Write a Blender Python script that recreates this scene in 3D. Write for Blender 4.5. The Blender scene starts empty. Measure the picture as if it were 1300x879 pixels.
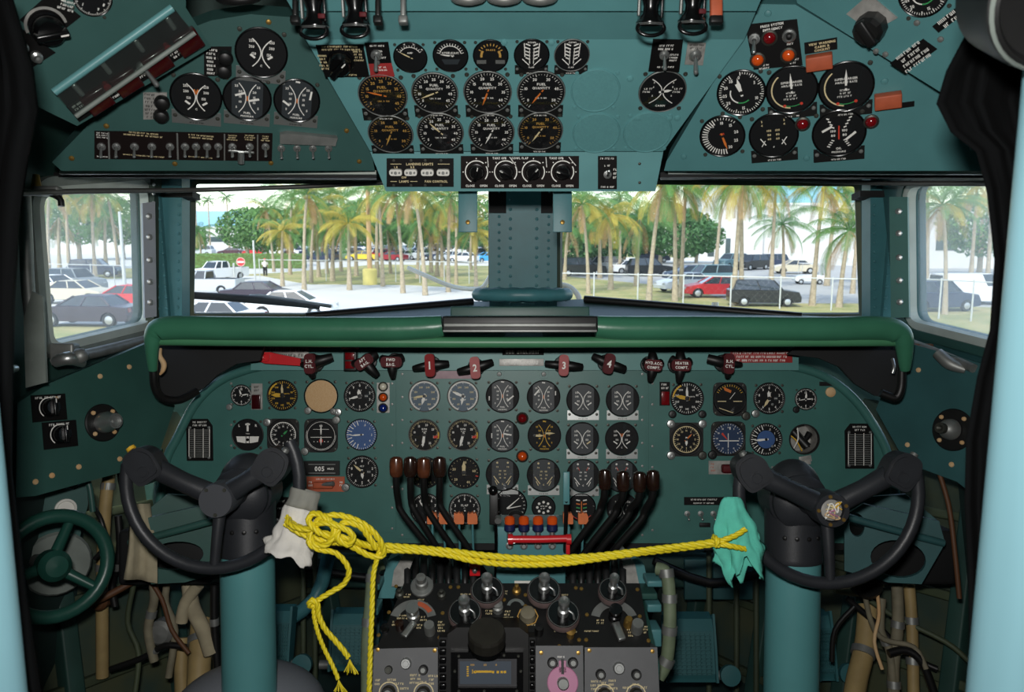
import bpy, bmesh, math, random
from mathutils import Vector, Matrix
from mathutils.geometry import tessellate_polygon
R = math.radians; PI = math.pi; sin = math.sin; cos = math.cos
C = bpy.context.scene.collection
rnd = random.Random(7)
T = Matrix.Translation
def RX(a): return Matrix.Rotation(R(a), 4, 'X')
def RY(a): return Matrix.Rotation(R(a), 4, 'Y')
def RZ(a): return Matrix.Rotation(R(a), 4, 'Z')
def SC(x, y=None, z=None):
    y = x if y is None else y; z = x if z is None else z
    return Matrix.Diagonal((x, y, z, 1))

# ------------------------------------------------------------------ frames
F = 1000.0
PITCH = 8.5
EYE = 1.35            # eye height over the cockpit floor (z = 0)
GROUND = -3.45        # apron level under the cockpit floor
CW = T((0, 0, EYE)) @ RX(-PITCH)
CWI = CW.inverted()
def P(px, py, d):
    return CW @ Vector(((px-650)*d/F, d, (439.5-py)*d/F))
def G(px, py, z=GROUND):
    c = Vector(((px-650)/F, 1, (439.5-py)/F))
    w = CW.to_3x3() @ c
    t = (z-EYE)/w.z
    return Vector((0, 0, EYE)) + w*t
def AT(px, dist, z=GROUND):
    """ground point seen in column px at forward distance dist (m)"""
    v = Vector(((px-650)/F*dist/cos(R(PITCH))*1.0, dist, z))
    return v

# ------------------------------------------------------------------ materials
MATS = {}
def rgb(h):
    if isinstance(h, str):
        h = h.lstrip('#'); c = [int(h[i:i+2], 16)/255 for i in (0, 2, 4)]
    else: c = [x/255 for x in h]
    return tuple((x/12.92 if x <= .04045 else ((x+.055)/1.055)**2.4) for x in c)+(1,)
def mat(name, col, rough=.5, metal=0, spec=.5, noise=0, nscale=30, bump=0, bscale=200, emit=0, col2=None, coat=0, sheen=0):
    m = bpy.data.materials.new(name); m.use_nodes = True
    nt = m.node_tree; b = nt.nodes['Principled BSDF']
    c = rgb(col)
    b.inputs['Base Color'].default_value = c
    b.inputs['Roughness'].default_value = rough
    b.inputs['Metallic'].default_value = metal
    b.inputs['Specular IOR Level'].default_value = spec
    if coat: b.inputs['Coat Weight'].default_value = coat; b.inputs['Coat Roughness'].default_value = .12
    if noise or col2:
        tc = nt.nodes.new('ShaderNodeTexCoord')
        n = nt.nodes.new('ShaderNodeTexNoise'); n.inputs['Scale'].default_value = nscale; n.inputs['Detail'].default_value = 5
        nt.links.new(tc.outputs['Object'], n.inputs['Vector'])
        r = nt.nodes.new('ShaderNodeValToRGB')
        if col2:
            c2 = rgb(col2)
            r.color_ramp.elements[0].color = c; r.color_ramp.elements[1].color = c2
            r.color_ramp.elements[0].position = .4; r.color_ramp.elements[1].position = .62
        else:
            r.color_ramp.elements[0].color = tuple(max(0, x*(1-noise)) for x in c[:3])+(1,)
            r.color_ramp.elements[1].color = tuple(min(1, x*(1+noise)) for x in c[:3])+(1,)
            r.color_ramp.elements[0].position = .3; r.color_ramp.elements[1].position = .7
        nt.links.new(n.outputs['Fac'], r.inputs['Fac'])
        nt.links.new(r.outputs['Color'], b.inputs['Base Color'])
    if bump:
        tc2 = nt.nodes.new('ShaderNodeTexCoord')
        n2 = nt.nodes.new('ShaderNodeTexNoise'); n2.inputs['Scale'].default_value = bscale; n2.inputs['Detail'].default_value = 4
        nt.links.new(tc2.outputs['Object'], n2.inputs['Vector'])
        bp = nt.nodes.new('ShaderNodeBump'); bp.inputs['Strength'].default_value = bump; bp.inputs['Distance'].default_value = .002
        nt.links.new(n2.outputs['Fac'], bp.inputs['Height']); nt.links.new(bp.outputs['Normal'], b.inputs['Normal'])
    if emit:
        b.inputs['Emission Color'].default_value = c; b.inputs['Emission Strength'].default_value = emit
    MATS[name] = m
    return m
def glass(name, tint=(1, 1, 1), refl=.06, haze=0.0, hazecol=(.8, .85, .85)):
    m = bpy.data.materials.new(name); m.use_nodes = True
    nt = m.node_tree; nt.nodes.clear()
    o = nt.nodes.new('ShaderNodeOutputMaterial')
    t = nt.nodes.new('ShaderNodeBsdfTransparent'); t.inputs['Color'].default_value = tint+(1,)
    g = nt.nodes.new('ShaderNodeBsdfGlossy'); g.inputs['Roughness'].default_value = .04
    mx = nt.nodes.new('ShaderNodeMixShader'); lw = nt.nodes.new('ShaderNodeLayerWeight'); lw.inputs['Blend'].default_value = .5
    pw = nt.nodes.new('ShaderNodeMath'); pw.operation = 'POWER'; pw.inputs[1].default_value = 4; nt.links.new(lw.outputs['Facing'], pw.inputs[0])
    ml = nt.nodes.new('ShaderNodeMath'); ml.operation = 'MULTIPLY_ADD'; ml.inputs[1].default_value = .35; ml.inputs[2].default_value = refl*.35; nt.links.new(pw.outputs[0], ml.inputs[0])
    nt.links.new(ml.outputs[0], mx.inputs[0]); nt.links.new(t.outputs[0], mx.inputs[1]); nt.links.new(g.outputs[0], mx.inputs[2])
    last = mx
    if haze:
        d = nt.nodes.new('ShaderNodeBsdfDiffuse'); d.inputs['Color'].default_value = hazecol+(1,)
        tr = nt.nodes.new('ShaderNodeBsdfTranslucent'); tr.inputs['Color'].default_value = hazecol+(1,)
        a = nt.nodes.new('ShaderNodeMixShader'); a.inputs[0].default_value = .75
        nt.links.new(d.outputs[0], a.inputs[1]); nt.links.new(tr.outputs[0], a.inputs[2])
        m2 = nt.nodes.new('ShaderNodeMixShader')
        tc = nt.nodes.new('ShaderNodeTexCoord'); n = nt.nodes.new('ShaderNodeTexNoise'); n.inputs['Scale'].default_value = 6
        nt.links.new(tc.outputs['Object'], n.inputs['Vector'])
        mr = nt.nodes.new('ShaderNodeMapRange'); mr.inputs['To Min'].default_value = haze*.7; mr.inputs['To Max'].default_value = haze*1.3
        nt.links.new(n.outputs['Fac'], mr.inputs['Value']); nt.links.new(mr.outputs[0], m2.inputs[0])
        nt.links.new(mx.outputs[0], m2.inputs[1]); nt.links.new(a.outputs[0], m2.inputs[2]); last = m2
    nt.links.new(last.outputs[0], o.inputs['Surface'])
    MATS[name] = m

# paints of the cockpit
mat('teal_main', '#40726b', .42, noise=.08, nscale=14, bump=.06, bscale=350)
mat('teal_dark', '#2e544d', .45, noise=.10, nscale=12, bump=.06, bscale=350)
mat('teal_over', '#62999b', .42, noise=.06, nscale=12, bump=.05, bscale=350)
mat('teal_overl_shaded', '#395c58', .42, noise=.08, nscale=12, bump=.05, bscale=350)  # darker copy of the overhead teal: the left side's shading is in the colour
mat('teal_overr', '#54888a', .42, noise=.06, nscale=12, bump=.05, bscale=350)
mat('teal_post', '#427a80', .45, noise=.10, nscale=14, bump=.08, bscale=200)
mat('teal_column', '#5a9698', .38, noise=.05, nscale=8)
mat('teal_box', '#528a8e', .42, noise=.08, nscale=14)
mat('door_blue', '#86b4bf', .35, noise=.03, nscale=5)
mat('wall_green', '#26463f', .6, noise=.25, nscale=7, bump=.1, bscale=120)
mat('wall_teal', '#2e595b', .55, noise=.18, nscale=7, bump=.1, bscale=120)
mat('wall_dark', '#1b2f2c', .7, noise=.3, nscale=6)
mat('primer', '#484d36', .65, noise=.3, nscale=6, col2='#31433a')
mat('olive', '#414b36', .6, noise=.3, nscale=8)
mat('roof_lining', '#27433f', .8)
mat('pad_green', '#3d7a5e', .33, noise=.12, nscale=9, bump=.25, bscale=40)
mat('pad_light', '#4c8a63', .4, noise=.1, nscale=9)
mat('black', '#141414', .45, noise=.2, nscale=30)
mat('black_matte', '#101112', .7)
mat('black_gloss', '#0c0c0d', .22)
mat('hub_grey', '#45474c', .5)
mat('pedal_teal', '#33686c', .45)
mat('knob_dark', '#2a2823', .5, noise=.2, nscale=50)
mat('black_yoke', '#2b2d31', .42, noise=.15, nscale=20, bump=.12, bscale=500)
mat('charcoal', '#3c3c3f', .5, noise=.1, nscale=30)
mat('face_black', '#121315', .6, spec=.25)
mat('face_grey', '#30363a', .5)
mat('face_blueb', '#3f5560', .5)
mat('face_navy', '#223a5c', .5)
mat('face_blue', '#3c5f96', .5)
mat('face_steel', '#4b6070', .5)
mat('white_mark', '#f7f5ee', .6)
mat('cream_mark', '#e6d4a4', .6)
mat('yellow_mark', '#e0b130', .6)
mat('gold_mark', '#c79b4e', .6)
mat('orange_mark', '#e07a2e', .6)
mat('red_mark', '#d8402c', .6)
mat('green_mark', '#38a05a', .6)
mat('tan', '#d9b88b', .7, col2='#cfa573', nscale=25)
mat('steel', '#b9bbb9', .35, .85)
mat('steel_dull', '#8d8f8c', .5, .6, noise=.2, nscale=30)
mat('brass', '#b08c4a', .4, .8)
mat('dark_screw', '#4d4e48', .45, .6)
mat('placard_black', '#0d0c0c', .6, spec=.2)
mat('placard_maroon', '#150c0b', .6, spec=.2)
mat('placard_red', '#a03232', .5, noise=.15, nscale=60)
mat('placard_silver', '#a9a7a2', .45, .35, noise=.25, nscale=60)
mat('placard_pink', '#b0959c', .6, noise=.1, nscale=60)
mat('orange_placard', '#b85a3a', .55, noise=.15, nscale=40)
mat('lens_red', '#7a0d14', .15, spec=.8, coat=.6)
mat('lens_dred', '#3a0a0e', .2, spec=.8, coat=.5)
mat('lens_amber', '#e2571a', .15, spec=.8, coat=.6)
mat('lens_blue', '#152a7a', .15, spec=.8, coat=.6)
mat('lens_white', '#ddd8c4', .2, spec=.6, coat=.5)
mat('lens_pink', '#d76a72', .4)
mat('handle_maroon', '#55141a', .6, spec=.25)
mat('handle_red', '#8e1418', .6, spec=.25)
mat('ledge_teal', '#5f9490', .45, noise=.08, nscale=14)
mat('bright_red', '#d6232a', .35, coat=.3)
mat('orange_knob', '#d4703a', .45, noise=.12, nscale=60)
mat('brown_knob', '#2a1a14', .22, noise=.35, nscale=40, coat=.5)
mat('navy_knob', '#1c2350', .4)
mat('pink_knob', '#c987a8', .5)
mat('panel_slate', '#4c5560', .4)
mat('panel_grey', '#5f6062', .5, noise=.06, nscale=30)
mat('cloth_white', '#e4e1da', .9, noise=.06, nscale=40, bump=.3, bscale=300)
mat('cloth_grey', '#8c8c84', .9, noise=.1, nscale=40)
mat('cloth_turq', '#5fc8b2', .9, noise=.1, nscale=40, bump=.3, bscale=300)
mat('rope_yellow', '#f0dc28', .5)
mat('canvas', '#a49a80', .9, noise=.15, nscale=30)
mat('duct_tan', '#a08a5c', .6, noise=.15, nscale=20)
mat('hose_grey', '#7a7460', .7, noise=.2, nscale=40)
mat('hose_green', '#6f7c62', .6, noise=.2, nscale=30)
mat('boot_grey', '#80848c', .5)
mat('curtain_black', '#08090a', .95, spec=.1)
mat('strip_grey', '#8d9299', .5, noise=.08, nscale=20)
mat('wheel_green', '#1f4a40', .35)
mat('rod_grey', '#5c5c58', .45, .3)
mat('paper', '#e6e4dc', .7)
mat('lamp_lens', '#9a9c98', .3, .4)
mat('rubber', '#1c1c1c', .7)
mat('leather', '#5b3a22', .6)
mat('gasket_grey', '#78807a', .6, noise=.2, nscale=15)
mat('seal_light', '#b4bcb4', .5, noise=.1, nscale=15)
glass('pane_glass', (1, 1, 1), .08)
glass('dial_glass', (1, 1, 1), .12)
glass('clear_guard', (.8, .84, .82), .2, .05)
glass('wind_glass', (.97, .99, .98), .05, .012)
glass('side_glass', (.95, .97, .96), .05, .10)
glass('side_glass_dusty', (.95, .97, .96), .05, .16)

# ------------------------------------------------------------------ mesh builder
GLY = {}
def make_glyphs():
    for ch in 'ABCDEFGHIJKLMNOPQRSTUVWXYZ0123456789.-/&+()':
        cu = bpy.data.curves.new('g', 'FONT'); cu.body = ch; cu.resolution_u = 2; cu.offset = .03
        o = bpy.data.objects.new('g', cu); C.objects.link(o)
        dg = bpy.context.evaluated_depsgraph_get(); dg.update()
        me = o.evaluated_get(dg).to_mesh()
        vs = [(v.co.x, v.co.y) for v in me.vertices]; fs = [tuple(p.vertices) for p in me.polygons]
        x0 = min(v[0] for v in vs); x1 = max(v[0] for v in vs)
        GLY[ch] = ([(v[0]-x0, v[1]) for v in vs], fs, x1-x0)
        o.evaluated_get(dg).to_mesh_clear()
        bpy.data.objects.remove(o); bpy.data.curves.remove(cu)
make_glyphs()

class MB:
    def __init__(s): s.v = []; s.f = []; s.m = []; s.sm = []; s.mats = []
    def mi(s, m):
        if m not in s.mats: s.mats.append(m)
        return s.mats.index(m)
    def add(s, vs, fs, m, M=None, smooth=False):
        b = len(s.v); k = s.mi(m)
        if M is not None: vs = [M @ Vector(v) for v in vs]
        s.v += [tuple(v) for v in vs]
        s.f += [tuple(i+b for i in f) for f in fs]
        s.m += [k]*len(fs); s.sm += [smooth]*len(fs)
        return s
    def box(s, c, d, m, M=None, bev=0, seg=2):
        bm = bmesh.new(); bmesh.ops.create_cube(bm, size=1)
        for v in bm.verts: v.co = Vector((v.co.x*d[0], v.co.y*d[1], v.co.z*d[2]))
        if bev: bmesh.ops.bevel(bm, geom=bm.edges[:], offset=bev, segments=seg, profile=.6, affect='EDGES')
        for v in bm.verts: v.co += Vector(c)
        bm.verts.index_update()
        s.add([v.co.copy() for v in bm.verts], [[v.index for v in f.verts] for f in bm.faces], m, M, bool(bev)); bm.free()
        return s
    def lathe(s, prof, m, M=None, n=24, smooth=True, a0=0, a1=2*PI):
        if smooth and len(prof) > 2:      # keep hard profile corners crisp
            run = [prof[0]]
            for i in range(1, len(prof)):
                run.append(prof[i])
                if i < len(prof)-1:
                    a = math.atan2(prof[i][1]-prof[i-1][1], prof[i][0]-prof[i-1][0]); b = math.atan2(prof[i+1][1]-prof[i][1], prof[i+1][0]-prof[i][0])
                    d = abs((b-a+PI) % (2*PI)-PI)
                    if d > .6: s._lathe(run, m, M, n, True, a0, a1); run = [prof[i]]
            s._lathe(run, m, M, n, True, a0, a1); return s
        return s._lathe(prof, m, M, n, smooth, a0, a1)
    def _lathe(s, prof, m, M=None, n=24, smooth=True, a0=0, a1=2*PI):
        full = abs(a1-a0-2*PI) < 1e-6
        vs = []; fs = []; k = len(prof); cnt = n if full else n+1
        for i in range(cnt):
            a = a0+(a1-a0)*i/n
            for r, z in prof: vs.append((r*cos(a), r*sin(a), z))
        for i in range(n):
            j = (i+1) % cnt
            for q in range(k-1):
                a, b, c, d = i*k+q, j*k+q, j*k+q+1, i*k+q+1
                if prof[q][0] < 1e-9: fs.append((a, c, d))
                elif prof[q+1][0] < 1e-9: fs.append((a, b, c))
                else: fs.append((a, b, c, d))
        s.add(vs, fs, m, M, smooth); return s
    def cyl(s, p0, p1, r0, r1=None, m='black', n=16, caps=True, M=None, smooth=True):
        r1 = r0 if r1 is None else r1
        p0 = Vector(p0); p1 = Vector(p1); d = p1-p0
        q = Vector((0, 0, 1)).rotation_difference(d.normalized()).to_matrix().to_4x4()
        MM = T(p0) @ q
        if M is not None: MM = M @ MM
        L = d.length
        s.lathe([(r0, 0), (r1, L)], m, MM, n, smooth)
        if caps:
            s.add([(r1*cos(2*PI*i/n), r1*sin(2*PI*i/n), L) for i in range(n)], [tuple(range(n))], m, MM)
            s.add([(r0*cos(2*PI*i/n), r0*sin(2*PI*i/n), 0) for i in range(n)], [tuple(range(n))[::-1]], m, MM)
        return s
    def sphere(s, c, r, m, n=14, M=None, sc=(1, 1, 1)):
        k = max(5, n//2)
        MM = T(c) @ SC(*sc)
        if M is not None: MM = M @ MM
        s.lathe([(r*sin(PI*i/k) if 0 < i < k else 0, -r*cos(PI*i/k)) for i in range(k+1)], m, MM, n)
        return s
    def tube(s, pts, r, m, n=10, smooth=True, M=None, closed=False, caps=True, sub=0):
        pts = [Vector(p) for p in pts]
        rs = r if isinstance(r, (list, tuple)) else [r]*len(pts)
        if sub: pts, rs = spline(pts, rs, sub, closed)
        N = len(pts); vs = []; fs = []
        up = None
        for i in range(N):
            if closed: t = pts[(i+1) % N]-pts[i-1]
            else: t = pts[min(i+1, N-1)]-pts[max(i-1, 0)]
            t = t.normalized() if t.length > 1e-9 else Vector((0, 0, 1))
            if up is None:
                up = Vector((0, 0, 1)) if abs(t.z) < .9 else Vector((1, 0, 0))
            up = (up - t*up.dot(t)).normalized(); sd = t.cross(up)
            for k in range(n):
                a = 2*PI*k/n
                vs.append(pts[i]+(up*cos(a)+sd*sin(a))*rs[i])
        for i in range(N if closed else N-1):
            j = (i+1) % N
            for k in range(n):
                l = (k+1) % n
                fs.append((i*n+k, i*n+l, j*n+l, j*n+k))
        s.add(vs, fs, m, M, smooth)
        if caps and not closed:
            s.add(vs[:n], [tuple(range(n))], m, M); s.add(vs[-n:], [tuple(range(n))[::-1]], m, M)
        return s
    def prism(s, pts, z0, z1, m, M=None, holes=(), mside=None, smooth_side=False):
        loops = [[Vector((p[0], p[1], 0)) for p in pts]]+[[Vector((p[0], p[1], 0)) for p in h] for h in holes]
        flat = [p for l in loops for p in l]
        if len(loops) == 1 and len(pts) < 5: tris = [tuple(range(len(pts)))]
        else: tris = tessellate_polygon(loops)
        fix = []
        for t in tris:
            a = sum(flat[t[i]].x*flat[t[(i+1) % len(t)]].y-flat[t[(i+1) % len(t)]].x*flat[t[i]].y for i in range(len(t)))
            fix.append(tuple(t) if a > 0 else tuple(t)[::-1])
        s.add([(p.x, p.y, z1) for p in flat], fix, m, M)
        if z1 != z0:
            s.add([(p.x, p.y, z0) for p in flat], [t[::-1] for t in fix], mside or m, M)
            for l in loops:
                a = sum(l[i].x*l[(i+1) % len(l)].y-l[(i+1) % len(l)].x*l[i].y for i in range(len(l)))
                if (a < 0) == (l is loops[0]): l = l[::-1]
                n = len(l)
                s.add([(p.x, p.y, z0) for p in l]+[(p.x, p.y, z1) for p in l], [(i, (i+1) % n, n+(i+1) % n, n+i) for i in range(n)], mside or m, M, smooth_side)
        return s
    def poly(s, pts, m, M=None, z=0): return s.prism(pts, z, z, m, M)
    def disc(s, r, z, m, M=None, n=32, c=(0, 0)):
        return s.add([(c[0]+r*cos(2*PI*i/n), c[1]+r*sin(2*PI*i/n), z) for i in range(n)], [tuple(range(n))], m, M)
    def arc(s, r, w, a0, a1, z, m, M=None, n=20, c=(0, 0)):
        """clock degrees, clockwise from the top"""
        vs = []
        for i in range(n+1):
            a = R(90-(a0+(a1-a0)*i/n))
            for q in (r-w/2, r+w/2): vs.append((c[0]+q*cos(a), c[1]+q*sin(a), z))
        return s.add(vs, [(2*i, 2*i+1, 2*i+3, 2*i+2) if a1 < a0 else (2*i, 2*i+2, 2*i+3, 2*i+1) for i in range(n)], m, M)
    def bar(s, x0, y0, x1, y1, w, z, m, M=None, w1=None):
        d = Vector((x1-x0, y1-y0)); 
        if d.length < 1e-9: return s
        n = Vector((-d.y, d.x)).normalized(); w1 = w if w1 is None else w1
        return s.add([(x0-n.x*w/2, y0-n.y*w/2, z), (x1-n.x*w1/2, y1-n.y*w1/2, z), (x1+n.x*w1/2, y1+n.y*w1/2, z), (x0+n.x*w/2, y0+n.y*w/2, z)], [(0, 1, 2, 3)], m, M)
    def tick(s, a, r0, r1, w, z, m, M=None):
        c, q = cos(R(90-a)), sin(R(90-a)); return s.bar(r0*c, r0*q, r1*c, r1*q, w, z, m, M)
    def text(s, t, x, y, size, m, z=0, M=None, squeeze=1, rot=0):
        t = str(t); adv = []; w = 0
        for ch in t:
            g = GLY.get(ch); a = (g[2]+.11) if g else .42; adv.append(a); w += a
        w = (w-.11)*size*squeeze
        MM = T((x, y, z)) @ RZ(rot)
        if M is not None: MM = M @ MM
        cx = -w/2
        for ch, a in zip(t, adv):
            g = GLY.get(ch)
            if g: s.add([(cx+v[0]*size*squeeze, v[1]*size-.35*size, 0) for v in g[0]], g[1], m, MM)
            cx += a*size*squeeze
        return s
    def scrib(s, x, y, w, rows, h, m, z=0, M=None, seed=1, fill=.55):
        """rows of illegible small print"""
        q = random.Random(seed)
        for i in range(rows):
            cy = y-(i-(rows-1)/2)*h
            L = w*q.uniform(.65, 1); cx = x-L/2; e = x+L/2
            while cx < e-h*.4:
                ww = min(q.uniform(.5, 1.6)*h, e-cx)
                cc = cx
                while cc < cx+ww-h*.1:
                    k = q.random()
                    s.bar(cc+h*.1, cy-h*fill*.5, cc+h*.1, cy+h*fill*.5, h*.13, z, m, M)
                    if k < .7: s.bar(cc+h*.1, cy+(h*fill*.42 if k < .35 else -h*fill*.42), cc+h*.36, cy+(h*fill*.42 if k < .35 else -h*fill*.42), h*.13, z, m, M)
                    if k > .4: s.bar(cc+h*.34, cy-h*fill*.5, cc+h*.34, cy+h*fill*.5, h*.12, z, m, M)
                    cc += h*.5
                cx += ww+h*.35
        return s
    def mesh(s, name):
        me = bpy.data.meshes.new(name)
        me.from_pydata([tuple(v) for v in s.v], [], s.f)
        for m in s.mats: me.materials.append(MATS[m])
        me.polygons.foreach_set('material_index', s.m); me.polygons.foreach_set('use_smooth', s.sm)
        me.update(); return me

def spline(pts, rs, sub, closed=False):
    N = len(pts); op = []; orr = []
    for i in range(N if closed else N-1):
        if closed: a, b, c, d = pts[i-1], pts[i], pts[(i+1) % N], pts[(i+2) % N]
        else: a, b, c, d = pts[max(i-1, 0)], pts[i], pts[i+1], pts[min(i+2, N-1)]
        for k in range(sub):
            t = k/sub
            op.append(.5*((2*b)+(c-a)*t+(2*a-5*b+4*c-d)*t*t+(3*b-3*c+d-a)*t**3))
            r0, r1 = rs[i], rs[(i+1) % N]; orr.append(r0+(r1-r0)*t)
    if not closed: op.append(pts[-1]); orr.append(rs[-1])
    return op, orr
def roundpoly(pts, r, n=5):
    out = []; N = len(pts)
    for i in range(N):
        p = Vector(pts[i]); a = Vector(pts[i-1])-p; b = Vector(pts[(i+1) % N])-p
        rr = min(r if not isinstance(r, (list, tuple)) else r[i], a.length*.45, b.length*.45)
        if rr <= 1e-6: out.append(p); continue
        p0 = p+a.normalized()*rr; p1 = p+b.normalized()*rr
        for k in range(n+1):
            t = k/n; out.append(p0*(1-t)**2+p*2*t*(1-t)+p1*t*t)
    return out

# ------------------------------------------------------------------ objects
def obj(name, mb, parent=None, M=None, label=None):
    me = mb if isinstance(mb, bpy.types.Mesh) else mb.mesh(name)
    o = bpy.data.objects.new(name, me); C.objects.link(o)
    if parent is not None: o.parent = parent
    if M is not None:
        if parent is None: o.matrix_world = M
        else: o.matrix_local = M
    if label: o['label'] = label
    return o
def thing(name, label, cat, M=None, group=None):
    o = bpy.data.objects.new(name, None); C.objects.link(o); o.empty_display_size = .05
    if M is not None: o.matrix_world = M
    o['label'] = label; o['category'] = cat
    if group: o['group'] = group
    return o
def solo(name, mb, label, cat, M=None, group=None):
    o = obj(name, mb, None, M); o['label'] = label; o['category'] = cat
    if group: o['group'] = group
    return o
def struct(name, mb, M=None):
    o = obj(name, mb, None, M); o['kind'] = 'structure'; return o
KIDS = {}
def copy_thing(src, M, label, group=None):
    kids = lambda o: [c for c in o.children]
    r = src.copy(); C.objects.link(r); r.matrix_world = M; r['label'] = label
    if group: r['group'] = group
    def rec(a, b):
        for ch in kids(a):
            c = ch.copy(); C.objects.link(c); c.parent = b; c.matrix_local = ch.matrix_local.copy() if False else ch.matrix_basis.copy()
            rec(ch, c)
    rec(src, r)
    return r

class Plane:
    def __init__(s, px, py, d, tilt=0, yaw=0, roll=0):
        a = Vector(((px-650)*d/F, d, (439.5-py)*d/F)); t = R(tilt)
        B = Matrix(((1, 0, 0, 0), (0, -sin(t), -cos(t), 0), (0, cos(t), -sin(t), 0), (0, 0, 0, 1)))
        s.L = T(a) @ RZ(yaw) @ B @ RZ(roll)      # in the eye frame
        s.M = CW @ s.L
        s.n = s.L.to_3x3() @ Vector((0, 0, 1)); s.a = a
    def hitc(s, px, py):
        c = Vector(((px-650)/F, 1, (439.5-py)/F)); return c*(s.a.dot(s.n)/c.dot(s.n))
    def depth(s, px, py): return s.hitc(px, py).y
    def uv(s, px, py):
        q = s.L.inverted() @ s.hitc(px, py); return (q.x, q.y)
    def pts(s, lst): return [s.uv(*p) for p in lst]
    def at(s, px, py, rot=0, off=0):
        u = s.uv(px, py); return s.M @ T((u[0], u[1], off)) @ RZ(rot)
    def k(s, px, py): return s.depth(px, py)/F
    def w(s, px, py, q=0): return CW @ s.hitc(px, py)
    def slab(s, mb, lst, m, z0=-.01, z1=0, holes=(), round=0, mside=None):
        p = s.pts(lst)
        if round: p = roundpoly(p, round)
        hs = []
        for h in holes: hs.append([Vector(q) for q in h])
        mb.prism([(q[0], q[1]) for q in p], z0, z1, m, None, hs, mside)
        return mb
# ------------------------------------------------------------------ camera, sky, sun, flash
cd = bpy.data.cameras.new('camera'); cam = bpy.data.objects.new('camera', cd); C.objects.link(cam)
cd.sensor_width = 36; cd.lens = 36*F/1300; cd.clip_start = .02; cd.clip_end = 2000
cd.dof.use_dof = True; cd.dof.focus_distance = 2.0; cd.dof.aperture_fstop = 9.0
cam.matrix_world = CW @ RX(90)
bpy.context.scene.camera = cam
sc = bpy.context.scene
sc.view_settings.view_transform = 'Standard'; sc.view_settings.look = 'None'
sc.view_settings.gamma = 1; sc.view_settings.exposure = 0; sc.view_settings.use_curve_mapping = False
w = bpy.data.worlds.new('sky'); sc.world = w; w.use_nodes = True
nt = w.node_tree; bg = nt.nodes['Background']
sky = nt.nodes.new('ShaderNodeTexSky'); sky.sky_type = 'NISHITA'; sky.sun_disc = False
sky.sun_elevation = R(48); sky.sun_rotation = R(200); sky.air_density = 1.0; sky.dust_density = 1; sky.ozone_density = 1.2
mx = nt.nodes.new('ShaderNodeMix'); mx.data_type = 'RGBA'; mx.inputs[0].default_value = .55; mx.inputs[7].default_value = (1.0, 1.02, 1.05, 1)
nt.links.new(sky.outputs[0], mx.inputs[6]); nt.links.new(mx.outputs[2], bg.inputs[0]); bg.inputs[1].default_value = .8
sl = bpy.data.lights.new('sun', 'SUN'); sl.energy = 3.2; sl.angle = R(2); sl.color = (1, .95, .86)
so = bpy.data.objects.new('sun', sl); C.objects.link(so); so.rotation_euler = (R(40), 0, R(-25))
fl = bpy.data.lights.new('camera_flash', 'AREA'); fl.shape = 'RECTANGLE'; fl.size = .07; fl.size_y = .04; fl.energy = 15; fl.color = (1, .98, .95)
fo = bpy.data.objects.new('camera_flash', fl); C.objects.link(fo)
fo.matrix_world = CW @ T((-.03, -.02, .10)) @ RX(90)

# ------------------------------------------------------------------ planes of the cockpit
MP = Plane(650, 560, 1.9)
OC = Plane(656, 167, 1.45, 52)
OB = Plane(656, 193, OC.depth(656, 193), 26)
OT = Plane(656, 50, OC.depth(656, 50), 74)
OU = Plane(656, 14, OT.depth(656, 14)-.02, 50)
OL = Plane(320, 130, 1.40, 40, 20)
OR_ = Plane(1010, 130, 1.36, 40, -22)
SL = Plane(150, 90, 1.22, 40, 50)      # upper left side panel
SR = Plane(1130, 60, 1.22, 40, -50)
WSL = Plane(434, 315, 2.26, 14, 20)
WSR = Plane(900, 315, 2.26, 14, -20)
WL = Plane(115, 330, 1.75, 6, 84)
WR = Plane(1215, 330, 1.72, 6, -84)
CL = Plane(120, 535, 1.66, -8, 62)      # side consoles
CR = Plane(1215, 545, 1.66, -8, -62)
LL = Plane(150, 720, 1.98, -12, 60)     # lower nose skins
LR = Plane(1170, 720, 1.98, -12, -60)
WF = Plane(650, 600, 2.75, 0)

# ------------------------------------------------------------------ shell
mb = MB().box((0, .75, -.03), (2.6, 4.6, .06), 'wall_dark'); struct('floor', mb)
mb = MB().box((0, .45, 2.33), (2.8, 4.2, .06), 'roof_lining'); struct('ceiling', mb)
mb = MB().box((0, -1.5, 1.1), (2.8, .06, 2.5), 'roof_lining'); struct('wall_back', mb)
WLP = [(47, 246), (184, 235), (188, 410), (62, 440)]
WRP = [(1155, 236), (1287, 228), (1278, 438), (1157, 408)]
def side_wall(pl, hole_px, name, m, sgn):
    hole = [tuple(q) for q in roundpoly(pl.pts(hole_px), .035)]
    x0, x1 = (-3.2, pl.uv(206, 330)[0]) if sgn < 0 else (pl.uv(1129, 330)[0], 3.2)
    out = [(x0, -.32), (x1, -.32), (x1, 1.4), (x0, 1.4)]
    mb = MB().prism(out, -.04, 0, m, None, [hole]); struct(name, mb, pl.M)
    # skin below the window down to the floor, behind the console
    return hole
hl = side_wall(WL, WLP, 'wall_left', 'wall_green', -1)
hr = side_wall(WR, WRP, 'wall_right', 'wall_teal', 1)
for pl, nm, sg in ((WL, 'wall_left_lower', -1), (WR, 'wall_right_lower', 1)):
    x0, x1 = (-3.2, .1) if sg < 0 else (-.1, 3.2)
    struct(nm, MB().prism([(x0, -1.8), (x1, -1.8), (x1, -.32), (x0, -.32)], -.06, -.02, 'wall_dark'), pl.M)
WSLP = [(243, 228), (627, 228), (627, 404), (240, 404)]
WSRP = [(707, 228), (1091, 231), (1097, 404), (707, 404)]
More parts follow.
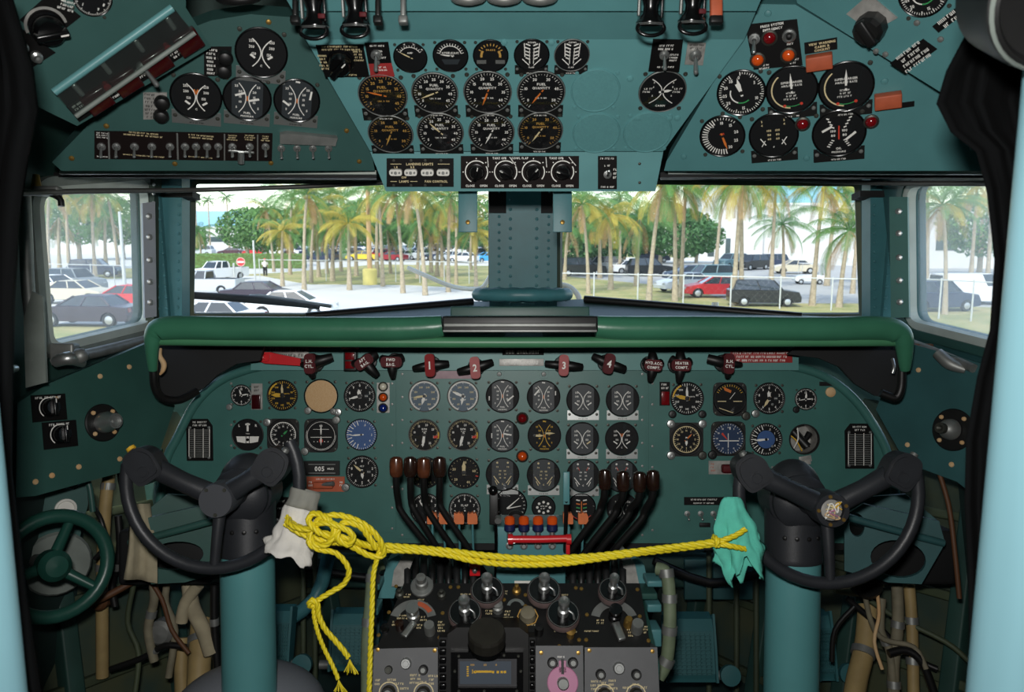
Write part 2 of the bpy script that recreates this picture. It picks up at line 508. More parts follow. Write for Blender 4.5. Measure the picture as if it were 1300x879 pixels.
for pl, hp, nm, x0, x1 in ((WSL, WSLP, 'wall_front_left', WSL.uv(198, 315)[0], .52), (WSR, WSRP, 'wall_front_right', -.52, WSR.uv(1138, 315)[0])):
    hole = [tuple(q) for q in roundpoly(pl.pts(hp), .02)]
    mb = MB().prism([(x0, -.9), (x1, -.9), (x1, 1.3), (x0, 1.3)], -.03, 0, 'wall_green', None, [hole]); struct(nm, mb, pl.M)
struct('wall_front', MB().prism([(-1.1, -1.05), (1.1, -1.05), (1.1, .55), (-1.1, .55)], -.03, 0, 'wall_dark'), WF.M)

def rivets(mb, pts, r, m, h=.0015, n=7):
    for x, y in pts: mb.lathe([(r, 0), (r*.8, h), (0, h*1.5)], m, T((x, y, 0)), n)
def lerp(a, b, n): return [(a[0]+(b[0]-a[0])*i/(n-1), a[1]+(b[1]-a[1])*i/(n-1)) for i in range(n)]

# ---- lower nose skins with stringers and frames
for pl, nm, s in ((LL, 'wall_nose_left', 1), (LR, 'wall_nose_right', -1)):
    mb = MB().prism([(-1.2, -.75), (1.15, -.75), (1.15, .3), (-1.2, .5)], -.03, 0, 'primer')
    for i in range(5): mb.box((0, -.62+.19*i, .012), (2.3, .022, .03), 'olive', None, .004)
    for i in range(8):
        x = -1.0+.28*i
        mb.box((x, -.22, .02), (.04, 1.0, .045), 'wall_green', None, .005)
        rivets(mb, [(x-.012, -.6+.07*k) for k in range(18)], .004, 'dark_screw', .003)
    o = struct(nm, mb, pl.M)

# ---- windows
def wpane(name, pl, pts, gm, frame, fm, label=None):
    """frame: (outer polygon, z0, z1)"""
    e = bpy.data.objects.new(name, None); C.objects.link(e); e.matrix_world = pl.M; e['kind'] = 'structure'
    inn = [tuple(q) for q in roundpoly(pl.pts(pts), frame[1])]
    obj('pane', MB().prism(inn, -.024, -.019, gm), e)
    return e, inn
def grow(poly, d):
    c = sum((Vector(p) for p in poly), Vector((0, 0)))/len(poly)
    n = len(poly); out = []
    for i in range(n):
        a = Vector(poly[i-1]); b = Vector(poly[(i+1) % n]); t = (b-a).normalized(); nn = Vector((t.y, -t.x))
        if nn.dot(Vector(poly[i])-c) < 0: nn = -nn
        out.append(tuple(Vector(poly[i])+nn*d))
    return out
for nm, pl, pp, hp in (('window_1', WL, WLP, hl), ('window_4', WR, WRP, hr)):
    e, inn = wpane(nm, pl, pp, 'side_glass' if nm == 'window_1' else 'side_glass_dusty', (None, .035), None)
    obj('gasket', MB().prism(grow(inn, .014), -.012, .010, 'seal_light', None, [grow(inn, -.004)]), e)
    obj('window_frame', MB().prism(grow(inn, .034), -.012, .014, 'gasket_grey' if nm == 'window_1' else 'teal_dark', None, [grow(inn, .014)]), e)
    if nm == 'window_1':
        sp = Plane(190, 330, 1.87, 4, 40); q = sp.pts([(184, 404), (199, 402), (197, 256), (181, 258)]); m = 'strip_grey'
    else:
        sp = Plane(1143, 330, 1.82, 4, -40); q = sp.pts([(1131, 404), (1154, 403), (1152, 250), (1129, 250)]); m = 'teal_main'
    mb = MB().prism(q, -.012, .0, m)
    c0 = ((q[0][0]+q[1][0])/2, (q[0][1]+q[1][1])/2); c1 = ((q[2][0]+q[3][0])/2, (q[2][1]+q[3][1])/2)
    mb2 = MB(); rivets(mb, [(c0[0]+(c1[0]-c0[0])*t, c0[1]+(c1[1]-c0[1])*t) for t in (.13, .31, .5, .7, .88)], .008, 'steel', .002)
    o = obj('window_strip', mb, e); o.matrix_local = pl.M.inverted() @ sp.M
for nm, pl, pp in (('window_2', WSL, WSLP), ('window_3', WSR, WSRP)):
    e, inn = wpane(nm, pl, pp, 'wind_glass', (None, .02), None)
    obj('window_seal', MB().prism(inn, -.018, .004, 'primer', None, [grow(inn, -.012)]), e)

# ---- posts
def post(px0, px1, y0, y1, d, name, m, flange, lean=0, w2=None):
    pl = Plane((px0+px1)/2, (y0+y1)/2, d, 10)
    a = pl.pts([(px0, y1), (px1, y1), (px1+lean, y0), (px0+lean, y0)])
    mb = MB().prism(a, 0, .05, m)
    wd = a[1][0]-a[0][0]; n = 16
    for t in (.14, .86):
        p0 = (a[0][0]+wd*t, a[0][1]+.02); p1 = (a[3][0]+wd*t, a[3][1]-.02)
        pts = lerp(p0, p1, n)
        for x, y in pts: mb.lathe([(.0045, 0), (.0036, .002), (0, .003)], m if flange else 'steel', T((x, y, .05)), 7)
    for t0, t1 in flange:
        x0 = a[0][0]+wd*t0; x1 = a[0][0]+wd*t1
        mb.prism([(x0, a[0][1]), (x1, a[1][1]), (x1, a[2][1]), (x0, a[3][1])], .05, .066, m)
        for k in range(14):
            yy = a[0][1]+(a[3][1]-a[0][1])*(k+.5)/14
            for xx in (x0+(x1-x0)*.12, x0+(x1-x0)*.88): mb.lathe([(.005, 0), (.004, .002), (0, .003)], m, T((xx, yy, .066)), 7)
    struct(name, mb, pl.M); return pl
PC = post(622, 706, 236, 400, 2.30, 'trim_1', 'teal_post', [(.25, .75)])
post(207, 241, 215, 408, 2.04, 'trim_2', 'teal_post', [(.3, .62)])
post(1094, 1132, 215, 408, 2.04, 'trim_3', 'teal_post', [(.3, .62)])
post(196, 207, 225, 408, 2.0, 'trim_4', 'primer', [])
# dark collar on top of the centre post
pl = Plane(664, 255, 2.22, 0); struct('trim_5', pl.slab(MB(), [(621, 270), (707, 270), (708, 240), (620, 240)], 'black_matte', -.04, .0), pl.M)
for a, b, n in (((205, 243), (244, 239), 6), ((1092, 243), (1132, 246), 7)):
    pl = Plane((a[0]+b[0])/2, 244, 1.96); struct('trim_%d' % n, pl.slab(MB(), [(a[0], 250), (b[0], 250), (b[0], 242), (a[0], 242)], 'black_matte', -.05, .0), pl.M)
# header above the windshield: dark ledge with a bright metal drip strip
for s, pl0, x0, x1, n in ((-1, OL, 78, 478, 8), (1, OR_, 848, 1262, 10)):
    d = 1.60
    q = [(x0-10, 219, d), (x1, 219, d), (x1, 226, d), (x0-10, 225, d), (x0-10, 200, 2.35), (x1, 200, 2.35), (x1, 229, 2.35), (x0-10, 229, 2.35)]
    v = [Vector(((a-650)*c/F, c, (439.5-b)*c/F)) for a, b, c in q]
    mb = MB().add(v, [(0, 3, 2, 1), (4, 5, 6, 7), (3, 7, 6, 2), (0, 1, 5, 4), (0, 4, 7, 3), (1, 2, 6, 5)], 'black_matte')
    struct('trim_%d' % n, mb, CW)
    pl = Plane((x0+x1)/2, 222, d-.01, 0)
    mb = MB(); pl.slab(mb, [(x0, 222), (x1, 222.5), (x1, 217.5), (x0, 217)], 'seal_light', 0, .008)
    struct('trim_%d' % (n+1), mb, pl.M)

# ---- doorway of the cockpit (foreground), truly vertical
mb = MB()
pr = roundpoly([(.433, .70), (.455, .655), (.60, .655), (.60, .75), (.475, .75)], .02)
mb.prism([tuple(q) for q in pr], 0, 2.3, 'door_blue', smooth_side=True)
for k in range(8): mb.lathe([(.006, 0), (.005, .003), (0, .004)], 'door_blue', T((.50, .655, .25+.2*k)) @ RX(90), 8)
struct('trim_12', mb)
mb = MB()
pr = roundpoly([(-.463, .70), (-.505, .75), (-.62, .75), (-.62, .655), (-.485, .655)], .02)
mb.prism([tuple(q) for q in pr], 0, 2.3, 'door_blue', smooth_side=True)
struct('trim_13', mb)
struct('trim_14', MB().box((.93, .72, 1.15), (.7, .05, 2.3), 'roof_lining'))
struct('trim_15', MB().box((-.95, .72, 1.15), (.7, .05, 2.3), 'roof_lining'))

# ------------------------------------------------------------------ instrument panel
MPO = [(345, 690), (345, 655), (198, 655), (206, 590), (222, 555), (243, 515), (268, 487), (300, 470), (345, 459), (420, 455), (960, 457), (1010, 462), (1050, 474), (1085, 500), (1112, 535), (1132, 580), (1142, 640), (1142, 690)]
HOLE = (1021, 558, 18.5)
hc = MP.uv(HOLE[0], HOLE[1]); hr_ = HOLE[2]*1.9/F
hole = [(hc[0]+hr_*cos(2*PI*i/28), hc[1]+hr_*sin(2*PI*i/28)) for i in range(28)]
t = thing('dashboard', 'wide dark teal main instrument panel with arched top corners full of round gauges', 'instrument panel', MP.M)
mb = MB(); MP.slab(mb, MPO, 'teal_main', -.006, 0, [hole]); obj('panel_plate', mb, t)
# arched rim tube
rim = [MP.uv(*p) for p in [(202, 655), (210, 590), (226, 555), (247, 515), (272, 489), (304, 473), (348, 463), (420, 459)]]
obj('rim', MB().tube([(x, y, .002) for x, y in rim], .011, 'teal_main', 10, sub=4), t)
rim2 = [MP.uv(*p) for p in [(960, 461), (1008, 466), (1046, 478), (1080, 503), (1107, 538), (1128, 582), (1139, 650)]]
obj('rim', MB().tube([(x, y, .002) for x, y in rim2], .011, 'teal_main', 10, sub=4), t)
for nm, pp, z in (('pilot_subpanel', [(289, 676), (289, 482), (503, 482), (503, 676)], .003), ('centre_subpanel', [(506, 684), (506, 470), (820, 470), (820, 684)], .005), ('copilot_subpanel', [(823, 678), (823, 482), (985, 482), (985, 678)], .003)):
    mb = MB(); q = [tuple(v) for v in roundpoly(MP.pts(pp), .006)]; mb.prism(q, 0, z, 'teal_main')
    x0, y0 = MP.uv(pp[0][0]+5, pp[0][1]-5); x1, y1 = MP.uv(pp[2][0]-5, pp[2][1]+5)
    for i in range(8):
        yy = y0+(y1-y0)*i/7
        for xx in (x0, x1): mb.lathe([(.0035, 0), (.003, .0012), (0, .0016)], 'steel_dull', T((xx, yy, z)), 7)
    obj(nm, mb, t)
ZP = {'l': .003, 'c': .005, 'r': .003, 'm': 0}
# lower flange and cross tube under the panel
struct('trim_16', MP.slab(MB(), [(345, 700), (1142, 700), (1142, 690), (345, 690)], 'black_matte', -.12, -.01), MP.M)

# ------------------------------------------------------------------ overhead panels
def screws_on(mb, pl, lst, m='steel_dull', r=.005, z=0):
    for p in lst:
        u = pl.uv(*p); mb.lathe([(r, 0), (r*.85, r*.35), (r*.3, r*.5), (0, r*.5)], m, T((u[0], u[1], z)), 8)
t = thing('overhead_console', 'light teal centre overhead panel carrying the two rows of fuel quantity gauges', 'overhead panel', OC.M)
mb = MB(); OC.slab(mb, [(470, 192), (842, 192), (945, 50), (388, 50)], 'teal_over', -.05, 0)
screws_on(mb, OC, [(640, 54), (700, 54), (850, 150), (860, 150), (810, 150), (800, 100)], 'teal_over', .006)
obj('panel_plate', mb, t)
def sub(pl, child_pl, mb, name, parent):
    o = obj(name, mb, parent); o.matrix_local = parent.matrix_world.inverted() @ child_pl.M; return o
mb = MB(); OB.slab(mb, [(490, 243), (832, 243), (842, 193), (470, 193)], 'teal_over', -.06, 0)
screws_on(mb, OB, [(812, 208), (812, 232)], 'dark_screw', .003)
sub(OC, OB, mb, 'lower_panel', t)
mb = MB(); OT.slab(mb, [(388, 50), (945, 50), (960, 14), (372, 14)], 'teal_over', -.04, 0); sub(OC, OT, mb, 'upper_ledge', t)
mb = MB(); OU.slab(mb, [(372, 14), (960, 14), (990, -60), (330, -60)], 'teal_overr', -.04, 0)
sub(OC, OU, mb, 'handle_panel', t)

t = thing('overhead_console', 'shade-darkened teal overhead panel at upper left with the long row of ignition toggle switches', 'overhead panel', OL.M)
mb = MB(); OL.slab(mb, [(66, 206), (78, 217), (476, 217), (472, 196), (386, 28), (372, 22), (318, 18), (268, 26), (226, 42)], 'teal_overl_shaded', -.05, 0)
screws_on(mb, OL, [(91, 201), (135, 160), (222, 208), (344, 207), (440, 166), (456, 205), (341, 28)], 'brass')
obj('panel_plate', mb, t)
t = thing('overhead_console', 'teal overhead panel at upper right holding the supercharger airflow gauges', 'overhead panel', OR_.M)
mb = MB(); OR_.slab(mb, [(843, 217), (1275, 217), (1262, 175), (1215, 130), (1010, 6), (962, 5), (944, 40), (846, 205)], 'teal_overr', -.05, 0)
screws_on(mb, OR_, [(868, 199), (1024, 201), (1236, 188), (975, 17), (1123, 103)], 'teal_overr', .006)
obj('panel_plate', mb, t)
t = thing('overhead_side_console', 'teal sloping side panel at top left with clear guard over red warning lights', 'overhead panel', SL.M)
mb = MB(); SL.slab(mb, [(20, 122), (98, 160), (268, 60), (236, 10), (236, -60), (-60, -60), (-60, 60)], 'teal_overl_shaded', -.05, 0); obj('panel_plate', mb, t)
t = thing('overhead_side_console', 'teal sloping side panel at top right with large black knob', 'overhead panel', SR.M)
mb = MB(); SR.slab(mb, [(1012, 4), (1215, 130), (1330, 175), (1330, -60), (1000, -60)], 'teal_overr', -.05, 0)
screws_on(mb, SR, [(1112, 65), (1124, 69), (1164, 29), (1194, 50)]); obj('panel_plate', mb, t)
# ------------------------------------------------------------------ gauges
FM = {}
def mesh_cached(key, fn):
    if key not in FM: FM[key] = fn().mesh(key if isinstance(key, str) else key[0])
    return FM[key]
def ring(mb, r, n, a0, a1, l, w, m, z=.01, major=0, lm=0):
    for i in range(n+1):
        a = a0+(a1-a0)*i/n
        mb.tick(a, r-(lm if major and i % major == 0 else l), r, w*(1.4 if major and i % major == 0 else 1), z, m)
def nums(mb, lst, a0, a1, r, size, m, z=.01):
    n = len(lst)
    for i, t in enumerate(lst):
        if t is None: continue
        a = R(90-(a0+(a1-a0)*i/(n-1))); mb.text(t, r*cos(a), r*sin(a), size, m, z, squeeze=.85)
def curve2(mb, sgn, m, top=.55, gap=.07, bow=.32, z=.01, w=.035):
    """one of the two back-to-back curved scales"""
    pr = None
    for i in range(11):
        y = -top+2*top*i/10; x = sgn*(gap+bow*(y/top)**2)
        if pr: mb.bar(pr[0], pr[1], x, y, w, z, m)
        pr = (x, y)
def f_base(face): return MB().disc(.9, .004, face, n=36)
def face(style):
    z = .012; W = 'white_mark'
    if style.startswith('fuel'):
        g = 'gold_mark' if style.endswith('gold') else W
        k = style[4]; mb = f_base('face_black')
        ring(mb, .84, 36, -145, 145, .08, .014, g, z, 4, .13)
        L = {'a': ['5', '10', '15', '20', '25', '30', '35', '40', '45'], 'b': ['0', '10', '20', '30', '40', '50'], 'c': ['5', '10', '15', '20', '25', '30', '35', '40']}[k]
        nums(mb, L, -125, 125, .62, .17, g, z)
        mb.text('FUEL', 0, .36, .15, g, z); mb.text('QUANTITY', 0, .19, .14, g, z, squeeze=.85)
        mb.text('LBS X 100', 0, -.26, .09, g, z); return mb
    if style in ('quad', 'quadd', 'quado'):      # 100-scale twin curves
        mb = f_base('face_black')
        if style != 'quadd': mb.prism([tuple(p) for p in roundpoly([(-.62, -.86), (.62, -.86), (.62, .86), (-.62, .86)], .3)], .006, .006, 'face_grey' if style == 'quad' else 'face_black')
        for s in (-1, 1):
            pr = None
            for i in range(11):
                y = -.55+1.05*i/10; x = s*(.02+.42*((y+.02)/.6)**2)*(1 if y > 0 else .9)
                if pr: mb.bar(pr[0], pr[1], x, y, .04, z, W)
                pr = (x, y)
            for y, t in ((.42, '250'), (.2, '200'), (-.06, '150'), (-.3, '')):
                if t: mb.text(t, s*(.36 if y > .1 else .27), y, .14, W, z, squeeze=.8)
        mb.text('C', 0, -.5, .11, W, z)
        if style == 'quado': mb.bar(-.07, .3, .0, .1, .06, z+.003, 'orange_mark'); mb.bar(.07, .3, 0, .1, .06, z+.003, 'orange_mark')
        return mb
    if style in ('press', 'pressy', 'pressa'):
        m = {'press': W, 'pressy': 'yellow_mark', 'pressa': W}[style]
        mb = f_base('face_black')
        if style != 'pressy': mb.prism([tuple(p) for p in roundpoly([(-.6, -.88), (.6, -.88), (.6, .88), (-.6, .88)], .3)], .006, .006, 'face_grey')
        curve2(mb, -1, m, .62, .05, .28); curve2(mb, 1, m, .62, .05, .28)
        for s in (-1, 1):
            for y in (.5, .28, .06, -.16, -.4): mb.text({.5: '25', .28: '20', .06: '15', -.16: '10', -.4: '5'}[y], s*(.27 if abs(y) < .3 else .42), y, .13, m, z)
        mb.bar(-.09, .82, .09, .8, .07, z, m); mb.bar(0, .1, 0, -.1, .05, z+.002, 'orange_mark')
        mb.text('FUEL' if style != 'pressy' else 'OIL', 0, -.62, .12, m, z); mb.text('PRESSURE', 0, -.76, .1, m, z); return mb
    if style == 'temp' or style == 'tempw':
        mb = f_base('face_black'); m = 'cream_mark' if style == 'temp' else W
        mb.prism([tuple(p) for p in roundpoly([(-.6, -.88), (.6, -.88), (.6, .88), (-.6, .88)], .3)], .006, .006, 'face_grey')
        for s in (-1, 1):
            mb.disc(.06, z, m, None, 8, (s*.3, .66)); mb.text('70', s*.3, .42, .12, m, z); mb.text('50', s*.13, .2, .12, m, z); mb.text('30', s*.16, .0, .12, m, z); mb.text('10', s*.13, -.2, .12, m, z)
            mb.bar(s*.5, -.1, s*.2, -.5, .05, z, m); mb.bar(s*.42, -.35, s*.3, -.6, .04, z, m)
        mb.text('C', 0, -.55, .12, m, z)
        if style == 'tempw': mb.bar(-.3, .5, -.2, .3, .04, z, 'red_mark'); mb.bar(.3, .5, .2, .3, .04, z, 'red_mark')
        return mb
    if style == 'rpm':
        mb = f_base('face_steel'); ring(mb, .88, 50, -160, 160, .1, .018, W, z, 5, .16); mb.arc(.85, .09, -160, 160, z, W, n=40)
        nums(mb, ['60', '100', '150', '200', '240', '260', '300', '350'], -150, 150, .56, .15, 'cream_mark', z)
        mb.text('BMEP', 0, -.22, .13, W, z); return mb
    if style == 'tach':
        mb = f_base('face_black'); ring(mb, .86, 50, -150, 150, .1, .018, 'cream_mark', z, 5, .15)
        nums(mb, ['5', '10', '15', '20', '25', '30', '35', '40'], -120, 190, .6, .17, W, z)
        mb.text('RPM', 0, .34, .15, W, z); mb.text('X 100', 0, .2, .1, W, z)
        mb.bar(.55, -.15, .82, -.1, .14, z+.001, 'red_mark'); mb.arc(.86, .1, 80, 105, z+.001, 'yellow_mark', n=8); return mb
    if style == 'flow':
        mb = f_base('face_black'); ring(mb, .84, 24, 0, 360, .07, .02, 'cream_mark', z)
        nums(mb, ['20', '40', '60', '40', '20'], -70, 230, .62, .2, 'cream_mark', z); mb.bar(.7, -.18, .86, -.22, .07, z+.001, 'red_mark'); return mb
    if style == 'big':
        mb = f_base('face_black'); ring(mb, .88, 60, 0, 360, .08, .022, W, z, 5, .14)
        nums(mb, ['1', '2', '3', '4', '5', '6', '7', '8', '9'], -140, 140, .6, .22, W, z); mb.text('FLAP', 0, .22, .17, W, z); return mb
    if style.startswith('alt'):
        mb = f_base('face_black'); ring(mb, .86, 50, 0, 360, .07, .02, W, z, 5, .12)
        nums(mb, ['0', '1', '2', '3', '4', '5', '6', '7', '8', '9', None], 0, 360, .63, .2, W, z)
        mb.text('ALT', .0, .33, .12, W, z); mb.add([(.28, -.1, z), (.5, -.1, z), (.5, .1, z), (.28, .1, z)], [(0, 1, 2, 3)], 'face_grey'); mb.text('2992', .39, 0, .08, W, z+.003)
        return mb
    if style.startswith('speed'):
        m = 'yellow_mark' if style == 'speedy' else W
        mb = f_base('face_black'); ring(mb, .86, 40, 0, 350, .1, .025, m, z, 4, .16)
        nums(mb, ['0', '60', '80', '100', '120', '140', '180', '220', '260', '300', None], 0, 360, .6, .15, m, z)
        mb.arc(.8, .09, -85, -25, z+.001, 'yellow_mark'); mb.text('KNOTS', .25, .1, .1, m, z); return mb
    if style == 'turn':
        mb = f_base('face_black')
        mb.prism([(-.68, -.1), (.68, -.1), (.62, -.42), (.2, -.5), (-.2, -.5), (-.62, -.42)], .008, .008, W)
        mb.bar(-.1, -.1, -.1, -.5, .04, z, 'face_black'); mb.bar(.1, -.1, .1, -.5, .04, z, 'face_black'); mb.disc(.09, z+.002, 'black_gloss', None, 14, (0, -.3))
        mb.bar(0, .2, 0, .7, .12, z, W); mb.bar(-.14, .62, .14, .62, .1, z, W); mb.text('L', -.5, .55, .2, W, z); mb.text('R', .5, .55, .2, W, z)
        mb.text('TURN', 0, .06, .08, W, z); return mb
    if style in ('comp', 'compy'):
        m = 'white_mark' if style == 'comp' else 'cream_mark'
        mb = f_base('face_black'); mb.arc(.74, .05, 0, 360, z, m, n=36); ring(mb, .72, 36, 0, 360, .08, .02, m, z, 3, .12)
        nums(mb, ['N', '3', '6', 'E', '12', '15', 'S', '21', '24', 'W', '30', '33', None], 0, 360, .5, .15, m, z); return mb
    if style == 'hsi':
        mb = f_base('face_black'); mb.arc(.86, .07, 90, 290, z, W, n=30); mb.arc(.78, .02, 0, 360, z, W, n=30)
        mb.bar(-.6, -.1, .6, -.1, .03, z, W); mb.bar(-.45, .35, .45, .35, .02, z, W); mb.text('ILS', 0, .55, .13, W, z); mb.bar(-.1, -.3, .1, -.3, .16, z, 'red_mark')
        for q in (-.4, -.2, .2, .4): mb.disc(.03, z, W, None, 8, (q, -.35))
        return mb
    if style == 'gyro':
        mb = f_base('face_black'); mb.bar(-.7, -.12, -.2, -.12, .05, z, 'cream_mark'); mb.bar(.2, -.12, .7, -.12, .05, z, 'cream_mark'); mb.bar(0, 0, .3, .38, .03, z, W)
        mb.prism([(-.35, .7), (.1, .5), (.05, .35), (-.3, .5)], .01, .01, 'orange_mark'); ring(mb, .84, 12, -60, 60, .12, .03, 'yellow_mark', z)
        mb.bar(-.6, -.5, .2, -.78, .04, z, 'cream_mark'); return mb
    if style in ('vsi', 'vsib'):
        mb = f_base('face_blue' if style == 'vsi' else 'face_black')
        if style == 'vsib': mb.disc(.52, .008, 'face_blue')
        for i in range(40):
            a = i*9
            mb.tick(a, .88-(.3 if 190 < a < 345 and i % 2 == 0 else .1), .88, .05 if 190 < a < 345 and i % 2 == 0 else .025, z, W)
        nums(mb, ['.5', '1', '2', '4', '6'], 20, 160, .62, .17, W, z); return mb
    if style == 'blue':
        mb = f_base('face_navy'); ring(mb, .84, 36, 0, 360, .07, .02, W, z, 3, .12)
        nums(mb, ['N', '3', '6', 'E', '12', '15', 'S', '21', '24', 'W', '30', '33', None], 0, 360, .62, .12, W, z)
        mb.bar(-.5, -.12, .6, -.12, .05, z+.003, W); mb.bar(0, -.5, 0, .3, .04, z+.003, W); mb.bar(-.35, .3, -.05, -.05, .12, z+.004, 'red_mark', w1=.04); mb.bar(.1, .5, .1, .65, .06, z, W); return mb
    if style == 'clock':
        mb = f_base('face_black'); ring(mb, .86, 60, 0, 360, .08, .03, W, z, 5, .16)
        for t, a in (('12', 0), ('3', 90), ('6', 180), ('9', 270)): mb.text(t, .55*sin(R(a)), .55*cos(R(a)), .24, W, z)
        return mb
    if style == 'manif':     # big multi-turn pressure
        mb = f_base('face_black'); ring(mb, .86, 50, 0, 330, .09, .025, W, z, 5, .15)
        nums(mb, ['0', None, '5', None, '10', None, '15', None, '20', '25', '30', '35'], -5, 325, .64, .17, W, z)
        mb.arc(.42, .05, 180, 290, z, W, n=12); mb.arc(.42, .05, 140, 200, z+.001, 'green_mark', n=10); return mb
    if style == 'stripe':
        mb = f_base('face_black')
        for i in range(28):
            a = 170+i*8.6; mb.tick(a, .6 if i < 20 else .74, .84, .045 if i < 20 else .03, z, W)
        nums(mb, ['5', '10', '15', '20', '25', '30'], -35, 150, .6, .18, W, z); mb.text('AIR', 0, .1, .12, 'red_mark', z); return mb
    if style == 'super':
        mb = f_base('face_black'); mb.arc(.72, .05, 185, 320, z, 'cream_mark', n=30); mb.arc(.66, .03, 155, 205, z, 'green_mark', n=12)
        mb.disc(.06, z+.002, 'red_mark', None, 8, (-.27, -.62)); mb.disc(.06, z+.002, 'red_mark', None, 8, (.34, -.58))
        mb.text('SUPERCHARGER', 0, .3, .115, W, z, squeeze=.8); mb.text('AIRFLOW RATE', 0, .17, .105, W, z, squeeze=.85)
        mb.scrib(0, -.24, .6, 3, .12, W, z); return mb
    if style == 'quadtemp':
        mb = f_base('face_black')
        for s in (-1, 1):
            for y, t in ((.62, '5'), (.46, '4'), (.22, '100'), (.04, '80'), (-.14, '60')): mb.text(t, s*(.42 if y > .4 else .16), y, .12, 'cream_mark', z)
            mb.bar(s*.5, -.1, s*.3, -.4, .04, z, W); mb.bar(s*.32, -.2, s*.46, -.45, .03, z, W)
        mb.text('F', 0, -.5, .1, W, z); return mb
    if style == 'oilp':
        mb = f_base('face_black')
        for s in (-1, 1):
            for k in range(4): mb.bar(s*(.16+.06*k), .22+.12*k, s*(.26+.06*k), .26+.12*k, .05, z, W); mb.bar(s*(.16+.05*k), -.3-.08*k, s*(.26+.05*k), -.26-.08*k, .04, z, W)
            mb.text('100', s*.2, .1, .13, W, z); mb.text('80', s*.2, -.08, .13, W, z)
        mb.bar(0, .3, 0, -.25, .05, z, 'red_mark'); mb.text('OIL', 0, -.62, .12, W, z); mb.text('PRESSURE', 0, -.76, .1, W, z); return mb
    if style == 'arcg':      # small ammeter type
        mb = f_base('face_black'); mb.arc(.62, .035, -60, 60, z, W, n=16); ring(mb, .74, 10, -60, 60, .12, .025, W, z)
        nums(mb, ['0', '10', '20', '30'], -55, 55, .84, .13, W, z); mb.text('AMP', 0, .28, .14, W, z); return mb
    if style == 'arch':
        mb = f_base('face_black'); mb.arc(.58, .04, -75, 75, z, W, n=16); ring(mb, .74, 12, -75, 75, .16, .03, W, z)
        mb.text('HYDRAULIC', 0, .18, .16, W, z, squeeze=.9); mb.text('PRESS', 0, .02, .13, W, z); mb.prism([(-.5, -.2), (.5, -.2), (.35, -.5), (-.35, -.5)], .008, .008, 'face_grey'); return mb
    if style == 'archy':
        mb = f_base('face_black'); m = 'gold_mark'
        mb.arc(.5, .12, -100, -55, z, m, n=6); mb.arc(.5, .12, 55, 100, z, m, n=6); ring(mb, .72, 8, -60, 60, .14, .05, m, z); mb.text('BRAKE', 0, .35, .14, m, z)
        mb.bar(-.75, -.35, -.25, -.35, .22, z, 'steel_dull'); mb.bar(.25, -.35, .75, -.35, .22, z, 'steel_dull'); return mb
    if style == 'vane':      # four-needle cowl position gauge
        mb = f_base('face_black')
        for s in (-1, 1):
            for k in range(5): mb.bar(s*.08, .55-.2*k, s*(.4-.04*abs(k-2)), .66-.2*k, .07, z, W)
            mb.bar(s*.4, .7, s*.36, -.1, .05, z, W); mb.bar(s*.5, -.22, s*.12, -.6, .05, z, W); mb.bar(s*.12, .3, s*.1, -.5, .04, z, W)
        mb.text('COWL', 0, .74, .13, W, z); mb.text('FLAP', 0, -.72, .12, W, z); return mb
    if style == 'freeair':
        mb = f_base('face_black')
        for s in (-1, 1):
            curve2(mb, s, W, .55, .02, .45); mb.scrib(s*.6, .05, .4, 2, .14, W, z, seed=3)
            for y in (.4, .2, -.2): mb.text('5', s*.38, y, .1, W, z)
        mb.text('CABIN', 0, -.66, .12, W, z); return mb
    if style == 'dual':
        mb = f_base('face_black'); ring(mb, .84, 24, 0, 360, .1, .03, W, z); mb.bar(-.2, -.2, .5, .4, .09, z, W, w1=.03); mb.bar(-.2, -.2, .6, -.05, .07, z, W, w1=.03); return mb
    if style == 'colour':
        mb = f_base('face_black')
        for s in (-1, 1):
            for k in range(4): mb.bar(s*.1, .45-.25*k, s*.35, .5-.25*k, .08, z, ['white_mark', 'orange_mark', 'green_mark', 'white_mark'][k])
        mb.bar(0, .4, 0, -.3, .06, z, 'orange_mark'); mb.arc(.8, .04, 130, 230, z, 'red_mark'); return mb
    if style == 'dots':
        mb = f_base('face_black')
        for i in range(8): mb.disc(.11, z, W, None, 8, (.5*cos(i*PI/4), .42*sin(i*PI/4)))
        mb.scrib(0, 0, .7, 2, .2, W, z); return mb
    if style == 'blank':
        return MB().lathe([(0, .03), (.78, .03), (.85, .01), (.88, .004)], 'tan', None, 36)
    return f_base('face_black')
def needle_mesh(l, w, m, tail=.15):
    mb = MB()
    if l < .56 and tail < .1:
        return mb.prism([(-w*.45, 0), (w*.45, 0), (w*.45, l), (-w*.45, l)], .02, .03, m)
    mb.prism([(-w*.5, -tail), (w*.5, -tail), (w*.75, l*.55), (0, l), (-w*.75, l*.55)], .02, .03, m)
    mb.lathe([(w*.9, .02), (w*.9, .04), (0, .045)], 'black', None, 10); return mb
def bezel_mesh(kind):
    m = {'k': 'black', 'g': 'black_gloss', 'w': 'black', 's': 'steel_dull', 'h': 'black_matte'}[kind]
    if kind == 's':
        return MB().lathe([(.94, .004), (.95, .05), (.965, .06)], 'black', None, 40).lathe([(.965, .06), (.985, .068), (1.0, .05), (1.01, .04)], 'steel_dull', None, 40).lathe([(1.01, .04), (1.02, 0)], 'black', None, 40)
    mb = MB().lathe([(.94, .004), (.95, .05), (.98, .065), (1.01, .05), (1.02, 0)], m, None, 40)
    return mb
def flange_mesh(m):
    mb = MB(); q = roundpoly([(-1.02, -1.02), (1.02, -1.02), (1.02, 1.02), (-1.02, 1.02)], .42, 4)
    mb.prism([tuple(p) for p in q], 0, .03, m, None, [[(.9*cos(2*PI*i/32), .9*sin(2*PI*i/32)) for i in range(32)]]); return mb
